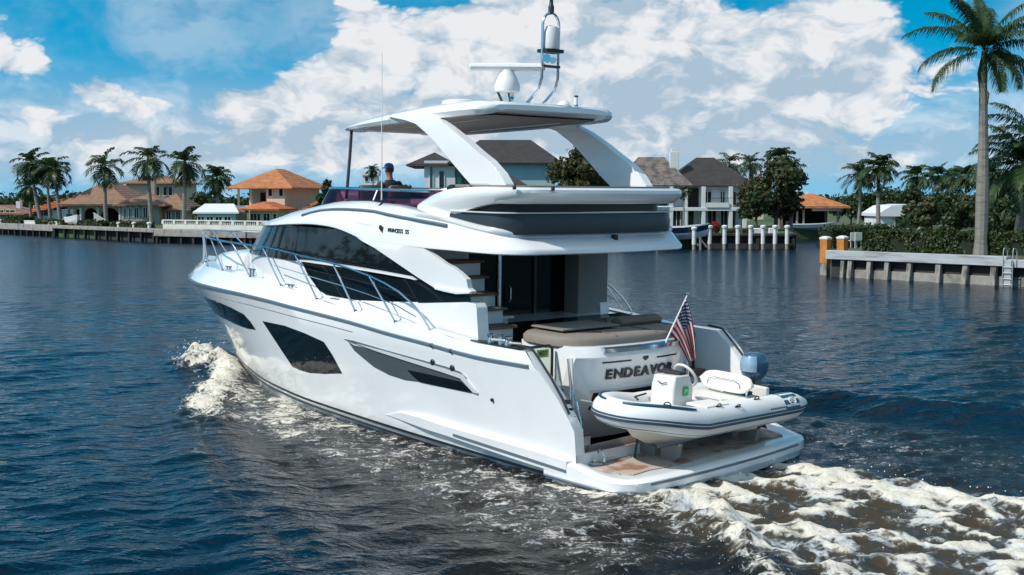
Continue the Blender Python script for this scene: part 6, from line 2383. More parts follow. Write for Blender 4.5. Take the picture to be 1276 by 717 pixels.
# ---- hardtop -------------------------------------------------------------------------
def build_hardtop():
    m = MB()
    rings = []
    st_ = [(3.92, 1.30, 5.46, 5.56), (4.0, 1.44, 5.41, 5.60), (4.2, 1.55, 5.375, 5.625), (4.6, 1.60, 5.355, 5.62), (5.4, 1.62, 5.325, 5.585), (6.4, 1.61, 5.29, 5.51), (7.4, 1.54, 5.255, 5.42), (8.0, 1.46, 5.235, 5.35), (8.35, 1.30, 5.225, 5.305), (8.55, 1.05, 5.222, 5.265), (8.62, 0.85, 5.225, 5.25)]
    for (x, w, zb, zt) in st_:
        h = zt - zb
        half = [(w - 0.28, zb + 0.03), (w - 0.14, zb), (w - 0.04, zb + 0.06 * h), (w, zb + 0.38 * h), (w - 0.03, zb + 0.72 * h), (w - 0.11, zb + 0.93 * h), (w - 0.26, zt), (w * 0.45, zt + 0.012)]
        rings.append([Vector((x, a, b)) for a, b in half] + [Vector((x, -a, b)) for a, b in reversed(half)])
    m.loft(rings, True, True)
    h = m.build('hardtop', YM['gel'], y_, 40)
    m = MB()
    m.loft([[Vector((x, w, z)) for w in (w_, 0, -w_)] for (x, w_, z) in [(4.1, 1.15, 5.395), (4.6, 1.36, 5.372), (5.4, 1.42, 5.345), (6.4, 1.40, 5.31), (7.4, 1.30, 5.275), (8.1, 1.1, 5.25)]], False, False)
    m.build('headlining', YM['lining'], h, 40)
    # sunroof panel outline under the top
    m = MB()
    for yy in (-0.85, 0.85):
        m.tube([(4.7, yy, 5.362), (7.3, yy, 5.272)], 0.012, 6)
    m.build('sunroof_track', YM['gel_grey'], h)
    MB().lathe([(0.30, 5.60), (0.28, 5.66), (0.18, 5.685), (0.02, 5.69)], 20, None, (5.1, 1.1)).build('dome_cover', YM['plastic'], h)
    MB().lathe([(0.12, 5.60), (0.115, 5.66), (0.07, 5.71), (0.02, 5.72)], 16, None, (4.3, -0.55)).build('satellite_puck', YM['plastic'], h)
    lead = [(6.35, 5.42), (6.05, 5.38), (5.75, 5.335), (5.46, 5.27), (5.12, 5.10), (4.85, 4.95), (4.57, 4.765), (4.02, 4.40), (3.73, 4.21)]
    trail = [(2.93, 4.21), (2.96, 4.29), (3.13, 4.46), (3.42, 4.65), (3.74, 4.80), (4.15, 5.01), (4.60, 5.22), (4.95, 5.36), (5.3, 5.45), (5.9, 5.47)]
    leg = [(x + 0.25 - 0.17 * smooth01(4.2, 5.4, z), z) for x, z in lead + trail]
    sf = lambda x, z: 1.65 + 0.03 * smooth01(4.2, 5.0, z) - 0.05 * smooth01(5.25, 5.5, z)
    for sd in (1, -1):
        lg = patch('arch_leg', leg, sf, YM['gel'], h, 0.0, 0.17, sd, 0.2, 0.1, bevel=0.03)
        patch('leg_vent', [(3.55, 4.265), (3.61, 4.295), (4.10, 4.295), (4.05, 4.265)], sf, YM['gel_grey'], lg, 0.004, 0.02, sd)
        a = bp(438, 165, y=1.22)
        b = bp(431.5, 228, y=1.42)
        MB().tube([Vector((a.x, a.y * sd, a.z + 0.03)), Vector(((a.x + b.x) / 2 - 0.03, (a.y + b.y) / 2 * sd, (a.z + b.z) / 2)), Vector((b.x, b.y * sd, b.z - 0.3))], 0.03, 8).build('front_strut', YM['charcoal'], h)
    return h


hardtop = build_hardtop()


def top_gear():
    h = hardtop
    # open array radar
    c = bp(632, 108, y=0.55)
    cz = bp(632, 131, y=0.55).z
    ped = MB()
    ped.lathe([(0.15, c.z - 0.10), (0.21, c.z - 0.08), (0.22, c.z), (0.17, c.z + 0.13), (0.11, c.z + 0.24), (0.10, c.z + 0.27)], 18, None, (c.x, c.y))
    rd = ped.build('radar_pedestal', YM['plastic'], h)
    arr = MB()
    a, b = bp(588, 88, y=0.95), bp(676, 91, y=0.1)
    d = (b - a)
    ax_ = Vector((d.x, d.y, 0)).normalized()
    n_ = Vector((-ax_.y, ax_.x, 0))
    ctr = Vector((c.x, c.y, c.z + 0.32))
    L = 0.63
    for s0, s1, hh, ww in [(-1, 1, 0.068, 0.09)]:
        rings = []
        for t in (-1.0, -0.97, -0.4, 0, 0.4, 0.97, 1.0):
            k = 0.7 if abs(t) == 1 else (1.0 if abs(t) > 0.3 else 1.15)
            q = ctr + ax_ * L * t
            rings.append([q + n_ * ww * k * math.cos(g) + Vector((0, 0, hh * k * math.sin(g))) for g in [i / 10 * 2 * math.pi for i in range(10)]])
        arr.loft(rings)
    arr.build('radar_array', YM['plastic'], rd)
    for dy in (-0.12, 0.12):
        MB().tube([(c.x + 0.1, c.y + dy, c.z - 0.09), (c.x - 0.05, c.y + dy * .6, cz - 0.08)], 0.022).build('radar_strut', YM['charcoal'], rd)
    # the mast hoop: two raked tubes that turn up and join over the dome
    y0, y1 = 0.18, -0.18
    def mp(u, v, yy):
        return bp(u, v, y=yy)
    la = [mp(651, 135, y0), mp(671, 112, y0), mp(675, 97, y0), mp(676.5, 30, y0)]
    xs0 = la[3].x
    left = [la[0], la[1], Vector((la[2].x, y0, la[2].z)), Vector((xs0, y0, la[3].z))]
    top_z = mp(684, 17, 0).z
    mast = MB()
    rx = left[3].x
    # right leg is the same shape on the other side of the centre line
    loop = left + [Vector((rx, y0 * math.cos(i / 8 * math.pi), left[3].z + (top_z - left[3].z) * math.sin(i / 8 * math.pi))) for i in range(1, 8)] + [Vector((p.x, -p.y, p.z)) for p in reversed(left)]
    mast.tube(loop, 0.024, 8)
    mo = mast.build('mast', YM['steel'], h)
    zb = mp(684, 62, 0).z
    zt = mp(684, 32, 0).z
    MB().lathe([(0.145, zb), (0.15, zb + 0.03), (0.145, zt - 0.12), (0.11, zt - 0.03), (0.02, zt)], 18, None, (rx, 0)).build('antenna_dome', YM['plastic'], mo)
    MB().box(rx - 0.13, rx + 0.13, -0.19, 0.19, zb - 0.06, zb - 0.002).build('dome_shelf', YM['black'], mo, 0, 0.01)
    zc = mp(684, 83, 0).z
    MB().box(rx - 0.05, rx + 0.05, -0.19, 0.19, zc - 0.025, zc + 0.015).build('cross_bar', YM['charcoal'], mo, 0, 0.01)
    MB().tube([(rx + 0.05, 0.02, zb - 0.19), (rx - 0.13, 0.20, zb - 0.17)], [0.035, 0.075]).build('horn', YM['steel'], mo)
    MB().tube([(rx + 0.05, -0.08, zb - 0.20), (rx - 0.12, 0.05, zb - 0.19)], [0.03, 0.06]).build('horn', YM['steel'], mo)
    MB().lathe([(0.03, top_z), (0.05, top_z + 0.01), (0.05, top_z + 0.11), (0.035, top_z + 0.14), (0.03, top_z + 0.22), (0.055, top_z + 0.225), (0.05, top_z + 0.255), (0.012, top_z + 0.26), (0.010, top_z + 0.40)], 12, None, (rx, 0)).build('anchor_light', YM['charcoal'], mo)
    for (u, v0, v1, yy) in [(637.5, 108, 131, 0.45), (717.6, 119.5, 141, -0.75)]:
        a, b = bp(u, v1, y=yy), bp(u, v0, y=yy)
        z0 = min(a.z, 5.60)
        s = MB().lathe([(0.018, z0 - 0.02), (0.018, z0 + 0.09), (0.034, z0 + 0.09), (0.036, b.z - 0.03), (0.03, b.z - 0.025)], 10, None, (a.x, yy)).build('gps_antenna', YM['plastic'], h)
        MB().lathe([(0.037, z0 + 0.10), (0.037, z0 + 0.14)], 10, None, (a.x, yy)).build('antenna_band', YM['aqua'], s)
        MB().lathe([(0.036, b.z - 0.028), (0.036, b.z), (0.01, b.z + 0.005)], 10, None, (a.x, yy)).build('antenna_cap', YM['black'], s)
    # whip aerial on the roof side
    p = bp(475.5, 256, y=1.72)
    q = bp(473, 66, y=1.72)
    w = MB().tube([p, p + Vector((0, 0, 0.25)), Vector((p.x, p.y, q.z))], [0.016, 0.012, 0.006], 6).build('whip_antenna', YM['plastic'], roof)
    MB().lathe([(0.07, p.z - 0.05), (0.06, p.z + 0.0), (0.025, p.z + 0.03), (0.02, p.z + 0.09)], 8, None, (p.x, p.y)).build('antenna_mount', YM['charcoal'], w)


top_gear()

# ---- bow rail ---------------------------------------------------------------------------
RT = pl([4.25, 4.5, 5.08, 5.95, 7.23, 8.71, 10.07, 11.5, 13.5, 17], [1.97, 2.2, 2.50, 2.70, 2.84, 2.91, 2.97, 2.99, 3.0, 3.0])
rail_y = lambda x: max(0.0, deckedge(min(x, 16.9)) - 0.02)
rail = MB()
xs_r = [4.25, 4.38, 4.5, 4.75, 5.08, 5.5, 5.95] + [6.6 + 0.7 * i for i in range(14)] + [16.0, 16.4, 16.7, 16.85]
side_pts = [Vector((x, rail_y(x) * (1 if x < 15.5 else 1), RT(x))) for x in xs_r]
rail.tube(side_pts + [Vector((p.x, -p.y, p.z)) for p in reversed(side_pts)], 0.018, 8)
rail_o = rail.build('bow_rail', YM['steel'], y_)
for sd in (1, -1):
    w = MB()
    w.tube([Vector((x, rail_y(x) * sd, ZT(x) + (RT(x) - ZT(x)) * 0.52)) for x in [4.62, 5.2, 6, 7, 8, 9, 9.6]], 0.009, 6)
    w.build('mid_rail', YM['steel'], rail_o)
    for i, (xb, xt) in enumerate([(5.17, 5.95), (6.4, 7.2), (7.81, 8.71), (9.3, 10.15), (10.7, 11.6), (12.1, 12.95), (13.3, 14.1), (14.5, 15.3), (15.5, 16.3), (16.3, 16.8)]):
        yb, yt = deckedge(xb) - 0.02, rail_y(xt)
        MB().tube([(xb, yb * sd, ZT(xb) - 0.02), (xt, yt * sd, RT(xt))], 0.017, 8).build('stanchion', YM['steel'], rail_o)
        MB().lathe([(0.035, ZT(xb) - 0.02), (0.035, ZT(xb) + 0.012), (0.02, ZT(xb) + 0.02)], 8, None, (xb, yb * sd)).build('stanchion_foot', YM['steel'], rail_o)

# ---- cockpit ----------------------------------------------------------------------------
ck = MB()
ck.box(2.2, 5.0, -2.0, 2.0, 1.10, 1.20)
cockpit = ck.build('cockpit', YM['tread'], y_, 0)
MB().box(5.0, 5.06, -1.32, 1.28, 1.202, 3.3).build('saloon_door', YM['door'], cockpit, 0)
for yy in (-0.55, 0.28):
    MB().box(4.965, 4.999, yy - 0.03, yy + 0.03, 1.21, 3.2).build('door_frame', YM['black'], cockpit, 0)
p = bp(634, 366, x=4.95)
MB().tube([(4.95, p.y, p.z - 0.14), (4.90, p.y, p.z - 0.10), (4.90, p.y, p.z + 0.10), (4.95, p.y, p.z + 0.14)], 0.02).build('door_handle', YM['steel'], cockpit)
# starboard inner moulding and its blue-edged support
MB().box(4.62, 5.0, -2.03, -1.28, 1.201, 3.2).build('starboard_wall', YM['lining'], cockpit, 0, 0.02)
MB().tube([bp(749, 347, y=-2.06), bp(775, 385, y=-2.06)], 0.012).build('support_stay', YM['steel'], cockpit)
# flybridge stairs
treads = [(4.46, 3.02), (4.34, 2.77), (4.06, 2.515), (3.86, 2.285), (3.60, 2.02), (3.42, 1.765)]
stairs = MB().box(4.9, 4.98, 1.02, 1.84, 1.2, 3.2).build('stairs', YM['gel'], cockpit, 0)
widths = [0.30, 0.30, 0.36, 0.40, 0.50, 0.62]
for (x, z), w in zip(treads, widths):
    y0, y1 = 1.86 - 0.80, 1.86
    MB().box(x - 0.02, 4.88, y0 - 0.02, y1, z - 0.045, z).build('tread', YM['tread'], stairs, 0, 0.008)
    MB().box(x + 0.05, 4.86, y0 + 0.02, y1 - 0.02, z - 0.26, z - 0.047).build('riser_box', YM['gel'], stairs, 0, 0.008)
for (u, v) in [(591, 397.5), (601.5, 418.5)]:
    p = bp(u, v, y=1.5)
    MB().lathe([(0.022, 0), (0.022, 0.02)], 8, Matrix.Translation((p.x - 0.03, 1.5, p.z)) @ Matrix.Rotation(R(-90), 4, 'Y')).build('step_light', YM['black'], stairs)
# wet bar beside the stairs, stainless post
MB().box(4.40, 4.94, 0.55, 1.0, 1.2, 2.02).build('bar_cabinet', YM['gel'], cockpit, 0, 0.02)
MB().box(4.32, 4.94, 0.48, 1.02, 2.022, 2.07).build('bar_top', YM['gel'], cockpit, 0, 0.012)
p = bp(623, 330, x=4.0)
MB().tube([(4.0, p.y, 1.2), (4.0, p.y, 3.22)], 0.03, 10).build('support_post', YM['steel'], cockpit)
# mooring station on the port quarter
fl = MB()
zz = 1.89
fl.prism([(2.15, 2.22), (2.25, 1.92), (3.0, 1.95), (3.35, 2.2), (3.1, 2.24)], 'z', zz - 0.03, zz + 0.012)
mo_ = fl.build('mooring_recess', YM['black'], cockpit, 0)
for (x, yv) in [(2.95, 2.12), (2.75, 2.08), (2.55, 2.12)]:
    MB().lathe([(0.05, zz), (0.045, zz + 0.05), (0.03, zz + 0.08), (0.06, zz + 0.11), (0.06, zz + 0.14), (0.02, zz + 0.145)], 10, None, (x, yv)).build('winch', YM['steel'], mo_)
MB().tube([(3.05, 2.05, zz + 0.04), (2.85, 2.16, zz + 0.06), (2.65, 2.05, zz + 0.06), (2.45, 2.13, zz + 0.05), (2.35, 2.03, zz + 0.04)], 0.022, 6).build('coiled_line', YM['rope'], mo_)
for sd in (1, -1):
    mr = MB()
    pts = [Vector((XA(z) - 0.012, (deckedge(2.0) - 0.10) * sd, z + 0.03)) for z in (1.05, 1.25, 1.5, 1.7, 1.875)]
    mr.tube(pts + [Vector((2.3, (deckedge(2.3) - 0.1) * sd, 1.93))], 0.019, 8)
    mr.build('quarter_rail', YM['black'], cockpit)
    mr = MB()
    mr.tube([(1.35, 1.97 * sd, 1.35), (1.27, 1.94 * sd, 1.30), (1.14, 1.93 * sd, 0.95), (1.12, 1.95 * sd, 0.75)], 0.014, 6)
    mr.build('grab_handle', YM['steel'], cockpit)
    for k in range(4):
        MB().box(1.165 - 0.03 + 0.06 * k, 1.21 + 0.06 * k, 2.02 * sd - 0.035, 2.02 * sd + 0.035, 0.86 + 0.11 * k, 0.92 + 0.11 * k).build('quarter_fitting', YM['black'], cockpit, 0, 0.005)

# ---- transom unit ----------------------------------------------------------------------------
ZTR = [0.34, 0.60, 0.95, 1.30, 1.62, 1.70, 1.74, 1.86]
XTR = [2.26, 2.12, 1.92, 1.80, 1.745, 1.70, 1.72, 1.80]


def build_transom():
    m = MB()
    rings = []
    for z, xa in zip(ZTR, XTR):
        hw = 1.28 - 0.10 * max(0, (1.0 - z))
        ring = []
        n = 10
        for i in range(-n, n + 1):
            t = i / n
            ring.append(Vector((xa + 0.16 * t * t + 0.10 * max(0, abs(t) - 0.8) / 0.2, hw * t, z)))
        ring += [Vector((3.2, -hw * -1 * 1.0, z)), Vector((3.2, -hw, z))]
        rings.append(ring)
    m.loft(rings, True, True)
    t = m.build('transom', YM['gel'], y_, 40)
    # polished ledge
    led = MB()
    led.loft([[Vector((1.745 + 0.16 * q * q - dx, 1.15 * q, 1.80 + dz)) for dx, dz in ((0.03, -0.045), (0.07, -0.03), (0.07, 0.03), (0.03, 0.045), (-0.08, 0.045), (-0.08, -0.045))] for q in [i / 8 for i in range(-8, 7)]])
    led.build('ledge_rail', YM['steel'], t)
    tf = lambda y: 1.745 + 0.16 * (y / 1.28) ** 2
    for (y0, y1) in [(0.86, 0.30), (-0.28, -0.78)]:
        sl = MB()
        sl.loft([[Vector((tf(yy) - 0.006 + 0.0, yy, 1.60)), Vector((tf(yy) - 0.006, yy, 1.625)), Vector((tf(yy) + 0.05, yy, 1.625)), Vector((tf(yy) + 0.05, yy, 1.60))] for yy in np.linspace(y0, y1, 6)])
        sl.build('vent_slot', YM['black'], t)
    # name in raised letters following the curve of the transom
    word = 'ENDEAVOR'
    Y0, Y1 = 0.80, -0.72
    adv = [0.92, 1.06, 1.04, 0.92, 1.04, 1.04, 1.08, 1.0]
    tot = sum(adv)
    acc = 0
    for ch, a in zip(word, adv):
        yc = Y0 + (Y1 - Y0) * (acc + a / 2) / tot
        acc += a
        slope = 2 * 0.16 * yc / 1.28 ** 2
        tn = Vector((-slope, -1, 0)).normalized()
        upv = Vector((0.14 * -1, 0, 1)).normalized()
        nn_ = tn.cross(upv).normalized()
        m3 = Matrix((tn, upv, nn_)).transposed()
        zc = 1.415
        xf = float(np.interp(zc, ZTR, XTR)) + 0.16 * (yc / 1.26) ** 2
        text_mesh('name_letter', ch, YM['chrome'], t, Vector((xf - 0.012, yc, zc)), 0.205, m3, 0.015, 0.0, 1.0, 1.22, 0.006)
    em = MB()
    xf = 1.735
    em.prism([(-0.05, 1.685), (0.05, 1.685), (0.06, 1.63), (0.0, 1.585), (-0.06, 1.63)], 'x', xf - 0.014, xf + 0.03)
    em.build('emblem', YM['charcoal'], t)
    # garage hatch recess
    g = MB()
    rings = []
    for yy in np.linspace(0.92, -1.0, 9):
        rr = []
        for z in (0.86, 1.10, 1.14):
            xf = float(np.interp(z, ZTR, XTR)) + 0.16 * (yy / 1.26) ** 2
            rr.append(Vector((xf - 0.012, yy, z)))
        for z in (1.14, 0.86):
            xf = float(np.interp(z, ZTR, XTR)) + 0.16 * (yy / 1.26) ** 2
            rr.append(Vector((xf + 0.1, yy, z)))
        rings.append(rr)
    g.loft(rings)
    g.build('garage_hatch', YM['black'], t)
    li = MB()
    li.loft([[Vector((float(np.interp(z, ZTR, XTR)) + 0.16 * (yy / 1.26) ** 2 - d, yy, z)) for d, z in ((0.016, 1.165), (0.016, 1.185), (-0.03, 1.185), (-0.03, 1.165))] for yy in np.linspace(1.0, -1.05, 9)])
    li.build('hatch_seam', YM['gel_grey'], t)
    # steps up to port and starboard, gate with glass, side panel handles
    for sd in (1, -1):
        for k, (x0, z) in enumerate([(1.62, 0.62), (1.95, 0.90), (2.25, 1.16)]):
            MB().box(x0, 2.9, min(1.26 * sd, 1.98 * sd), max(1.26 * sd, 1.98 * sd), z - 0.27, z - 0.03).build('boarding_step', YM['gel'], t, 0, 0.02)
            MB().box(x0 - 0.03, x0 + 0.36, min(1.30 * sd, 1.94 * sd), max(1.30 * sd, 1.94 * sd), z - 0.029, z).build('step_tread', YM['tread'], t, 0, 0.01)
        gt = MB()
        gy0, gy1 = 1.34 * sd, 1.92 * sd
        gx = 2.42
        gate = MB().tube([(gx, gy0, 1.17), (gx, gy0, 1.80), (gx, gy0 + 0.06 * sd, 1.85), (gx, gy1 - 0.06 * sd, 1.85), (gx, gy1, 1.80), (gx, gy1, 1.17)], 0.022, 8).build('gate', YM['black'], t)
        MB().box(gx - 0.006, gx + 0.006, min(gy0, gy1) + 0.02, max(gy0, gy1) - 0.02, 1.18, 1.83).build('gate_glass', YM['clear'], gate, 0)
        if sd == 1:
            MB().box(gx - 0.012, gx - 0.008, 1.42, 1.66, 1.68, 1.80).build('gate_sticker', YM['sticker'], gate, 0)
            m3 = Matrix((Vector((0, -1, 0)), Vector((0, 0, 1)), Vector((-1, 0, 0)))).transposed()
            text_mesh('sticker_lettering', '407', YM['black'], gate, Vector((gx - 0.013, 1.54, 1.74)), 0.10, m3, 0.002, 0, 1.0, 1.2, 0.003)
        # raised triangular side moulding on the unit
        MB().prism([(2.08, 1.72), (2.02, 1.70), (1.98, 0.95), (2.12, 0.62), (2.40, 0.80)], 'y', 1.262 * sd, 1.30 * sd).build('side_moulding', YM['gel_grey'], t, 0, 0.01)
        MB().tube([(2.10, 1.31 * sd, 1.68), (2.02, 1.33 * sd, 1.3), (2.02, 1.32 * sd, 0.75)], 0.016, 6).build('hand_rail', YM['steel'], t)
        MB().tube([(1.86, 1.28 * sd, 1.08), (1.84, 1.10 * sd, 1.04), (1.84, 0.92 * sd, 0.98)], 0.018, 6).build('hose', YM['plastic'], t)
        for (x, z) in [(1.98, 0.74)]:
            MB().lathe([(0.03, -0.01), (0.03, 0.02)], 8, Matrix.Translation((x + 0.02, 1.12 * sd, z)) @ Matrix.Rotation(R(-90), 4, 'Y')).build('shore_socket', YM['black'], t)
    # sun pad
    pad = MB()
    n = 14
    def pring(z, ins, ex=0.0):
        r = []
        for i in range(28):
            a = i / 28 * 2 * math.pi
            c_, s_ = math.cos(a), math.sin(a)
            sx = (abs(c_) ** 0.45) * (1 if c_ > 0 else -1)
            sy = (abs(s_) ** 0.45) * (1 if s_ > 0 else -1)
            xx = 2.62 + (0.76 - ins) * sx
            yy = (1.34 - ins) * sy
            xx += 0.14 * (yy / 1.3) ** 2 * (1 if c_ < 0 else 0.2)
            r.append(Vector((xx, yy, z)))
        return r
    pad.loft([pring(1.80, 0.06), pring(1.84, 0.0), pring(1.93, 0.0), pring(1.985, 0.05), pring(2.0, 0.14), pring(1.995, 0.5)])
    so = pad.build('sun_pad', YM['taupe'], t, 50)
    MB().lathe([(0.02, -0.5), (0.10, -0.48), (0.125, -0.42), (0.125, 0.42), (0.10, 0.48), (0.02, 0.5)], 14, Matrix.Translation((2.75, -0.85, 2.05)) @ Matrix.Rotation(R(90), 4, 'X') @ Matrix.Diagonal((1.3, 0.75, 1, 1))).build('bolster', YM['brown'], so)
    MB().box(2.50, 3.25, -0.2, 1.05, 2.03, 2.06).build('folded_backrest', YM['taupe'], so, 0, 0.012)
    sm = MB()
    for yy in (0.45, -0.45):
        sm.tube([(1.93, yy, 1.9), (1.93, yy, 1.99), (2.1, yy, 2.006), (2.5, yy, 2.006)], 0.008, 5)
    sm.build('pad_seam', YM['brown'], so)
    return t


transom = build_transom()

# ---- swimming platform -------------------------------------------------------------------------
def build_platform():
    tilt = Matrix.Translation((0, 0, 0)) @ Matrix.Rotation(R(-1.9), 4, 'X')

    def outline(ins):
        pts = []
        hw, ch = 2.19 - ins, 0.55
        xa = 0.02 + ins
        half = [(1.62, hw), (1.0, hw - 0.01), (0.66, hw - 0.04), (0.40 + ins * .2, hw - 0.085), (0.20 + ins * .4, hw - 0.17), (0.075 + ins * .8, hw - 0.32), (xa + 0.005, hw - 0.52), (xa - 0.05, 1.0), (xa - 0.07, 0.5), (xa - 0.075, 0)]
        full = half + [(x, -y) for x, y in reversed(half[:-1])]
        return full
    def ring(ins, z):
        return [tilt @ Vector((x, y, z + (0.13 * smooth01(0.35, 1.25, x) if (z > 0.25 and ins < 0.2) else 0))) for x, y in outline(ins)]
    m = MB()
    m.loft([ring(0.14, 0.06), ring(0.05, 0.075), ring(0.035, 0.17), ring(0.0, 0.19), ring(0.0, 0.325), ring(0.03, 0.352), ring(0.15, 0.36), ring(0.30, 0.355)], True, True)
    pf = m.build('swim_platform', YM['gel'], y_, 40)
    m = MB()
    o = outline(0.34)
    n = len(o)
    m.add([tilt @ Vector((x, y, 0.358)) for x, y in o] + [tilt @ Vector((x, y, 0.374)) for x, y in o], [tuple(range(n, 2 * n))] + [(i, (i + 1) % n, n + (i + 1) % n, n + i) for i in range(n)])
    tk = m.build('teak_deck', TEAK, pf, 0)
    m = MB()
    full = outline(0.02)
    for (i0, i1, z, nm, mt) in [(0, 5, 0.21, 'side_groove', YM['steel_blue']), (6, len(full) - 7, 0.29, 'stern_groove', YM['steel_blue']), (0, len(full) - 1, 0.205, 'lower_groove', YM['steel_blue'])]:
        g = MB()
        ins = 0.012 if nm != 'lower_groove' else 0.03
        ptsg = [tilt @ Vector((x, y, z)) for x, y in outline(ins)[i0:i1 + 1]]
        g.tube(ptsg, 0.024 if nm != 'lower_groove' else 0.018, 6)
        g.build(nm, mt, pf)
    # vent plate under the port corner, stern light slots
    for sd in (1, -1):
        pts = [tilt @ Vector((x, y * sd, z)) for x, y, z in [(0.95, 2.175, 0.165), (0.42, 2.168, 0.165), (0.42, 2.165, 0.085), (0.95, 2.175, 0.085)]]
        MB().add(pts + [p + Vector((0, -0.12 * sd, 0)) for p in pts], [(0, 1, 2, 3), (7, 6, 5, 4), (0, 1, 5, 4), (1, 2, 6, 5), (2, 3, 7, 6), (3, 0, 4, 7)]).build('vent_grille', YM['black'], pf, 0)
        pts = [(0.4, 0.0), (0.06, 0.0), (0.06, 0.14), (0.4, 0.14)]
        MB().box(0.30, 0.58, min(1.80 * sd, 1.96 * sd), max(1.80 * sd, 1.96 * sd), 0.02, 0.2).build('corner_foot', YM['gel'], pf, 0, 0.03)
        MB().box(1.04, 1.24, min(1.75 * sd, 2.09 * sd), max(1.75 * sd, 2.09 * sd), -0.35, 0.2).build('exhaust_flap', YM['black'], pf, 0, 0.02)
    # cleat, pop-up ring and lashing chain on the port side
    c = MB()
    z0 = 0.372 - 0.06
    c.box(1.03, 1.29, 1.73, 1.77, z0 + 0.07, z0 + 0.10)
    for x in (1.10, 1.22):
        c.box(x - 0.015, x + 0.015, 1.735, 1.765, z0 - 0.03, z0 + 0.071)
    c.build('cleat', YM['steel'], pf, 40)
    MB().tube([(1.05 + 0.08 * math.cos(a), 1.62, z0 + 0.09 + 0.12 * math.sin(a)) for a in [i / 16 * 2 * math.pi for i in range(17)]], 0.018, 6, False).build('mooring_ring', YM['steel'], pf)
    MB().tube([(1.16, 1.75, z0 + 0.01), (1.08, 1.60, z0 + 0.02), (0.98, 1.66, z0 + 0.02), (1.02, 1.78, z0 + 0.03), (1.2, 1.82, z0 + 0.02), (1.35, 1.6, z0 + 0.02)], 0.016, 6).build('mooring_line', YM['rope'], pf)
    return pf


TEAK = None


def teak_mat():
    m, nt, b = new_mat('caulked teak deck')
    tc = nt.nodes.new('ShaderNodeTexCoord')
    sp = nt.nodes.new('ShaderNodeSeparateXYZ')
    nt.links.new(tc.outputs['Object'], sp.inputs[0])
    fr = mth(nt, 'FRACT', mth(nt, 'MULTIPLY', sp.outputs[1], 14.0))
    seam = mth(nt, 'GREATER_THAN', fr, 0.90)
    mp = nt.nodes.new('ShaderNodeMapping')
    mp.inputs['Scale'].default_value = (1.2, 14, 1)
    nt.links.new(tc.outputs['Object'], mp.inputs[0])
    nz = nt.nodes.new('ShaderNodeTexNoise')
    nz.inputs['Scale'].default_value = 3
    nz.inputs['Detail'].default_value = 6
    nt.links.new(mp.outputs[0], nz.inputs['Vector'])
    n2 = nt.nodes.new('ShaderNodeTexNoise')
    n2.inputs['Scale'].default_value = 2.2
    n2.inputs['Detail'].default_value = 6
    nt.links.new(tc.outputs['Object'], n2.inputs['Vector'])
    c = mixc(nt, nz.outputs['Fac'], (0.40, 0.31, 0.25, 1), (0.62, 0.53, 0.46, 1))
    c = mixc(nt, mth(nt, 'MULTIPLY', sstep(nt, n2.outputs['Fac'], 0.52, 0.62), 0.75), c, (0.26, 0.10, 0.03, 1))
    c = mixc(nt, mth(nt, 'MULTIPLY', seam, 0.7), c, (0.05, 0.04, 0.035, 1))
    nt.links.new(c, b.inputs['Base Color'])
    b.inputs['Roughness'].default_value = 0.55
    return m


TEAK = teak_mat()
platform = build_platform()
# ================================================================== THE INFLATABLE DINGHY ON THE PLATFORM
DM = {}
DM['tube'] = M('white inflatable fabric', (0.74, 0.75, 0.73), 0.45, var=0.03, scale=3, bump=0.06, bscale=60, dirt=((0.60, 0.58, 0.50), 1.6, 0.35))
DM['band'] = M('navy rubbing band', (0.045, 0.075, 0.12), 0.5, var=0.1)
DM['teal'] = M('teal fabric patch', (0.010, 0.085, 0.15), 0.5, var=0.06)
DM['hullw'] = M('dinghy hull gelcoat', (0.70, 0.69, 0.64), 0.35, var=0.04, dirt=((0.45, 0.40, 0.30), 2.0, 0.3))
DM['vinyl'] = M('ivory vinyl', (0.74, 0.72, 0.66), 0.5, var=0.03, bump=0.05)
DM['dark'] = M('dark webbing', (0.02, 0.022, 0.025), 0.7)
DM['cowl'] = M('blue grey engine cowl', (0.045, 0.115, 0.20), 0.22, 0.2, var=0.08, coat=0.6)
DM['green'] = M('bright green sticker', (0.01, 0.42, 0.07), 0.45)
DM['aluminium'] = M('cast grey engine leg', (0.16, 0.20, 0.25), 0.4, 0.3)

dinghy = thing('inflatable_dinghy', 'white rigid inflatable dinghy lashed across the yacht swim platform', 'dinghy')
DING_M = YACHT_M @ Matrix.Translation((0.76, 0.0, 0.33)) @ Matrix.Rotation(R(90), 4, 'Z') @ Matrix.Rotation(R(-1.2), 4, 'X')
dinghy.matrix_world = DING_M


def dbp(u, v, yd=None, xd=None, zd=None):
    I = DING_M.inverted()
    o = I @ Vector((0, 0, EYE))
    d = I.to_3x3() @ ray(u, v)
    if yd is not None:
        t = (yd - o.y) / d.y
    elif xd is not None:
        t = (xd - o.x) / d.x
    else:
        t = (zd - o.z) / d.z
    return o + d * t


def tube_path():
    """axis of the buoyancy tube from the near stern cone round the bow to the far stern cone: (point, radius)"""
    side = []
    for i in range(15):
        x = -1.86 + (0.62 + 1.86) * i / 14
        r = 0.215 * smooth01(-2.15, -1.45, x) if x < -1.45 else 0.215
        side.append((Vector((x, 0.63, 0.635)), r))
    for i in range(1, 11):
        a = i / 10 * math.pi / 2
        x = 0.62 + 0.98 * math.sin(a)
        y = 0.63 * math.cos(a) ** 0.78 if a < math.pi / 2 - 1e-6 else 0.0
        side.append((Vector((x, y, 0.635 + 0.14 * smooth01(0.5, 1.6, x))), 0.215 - 0.015 * smooth01(1, 1.6, x)))
    return side + [(Vector((p.x, -p.y, p.z)), r) for p, r in reversed(side[:-1])]


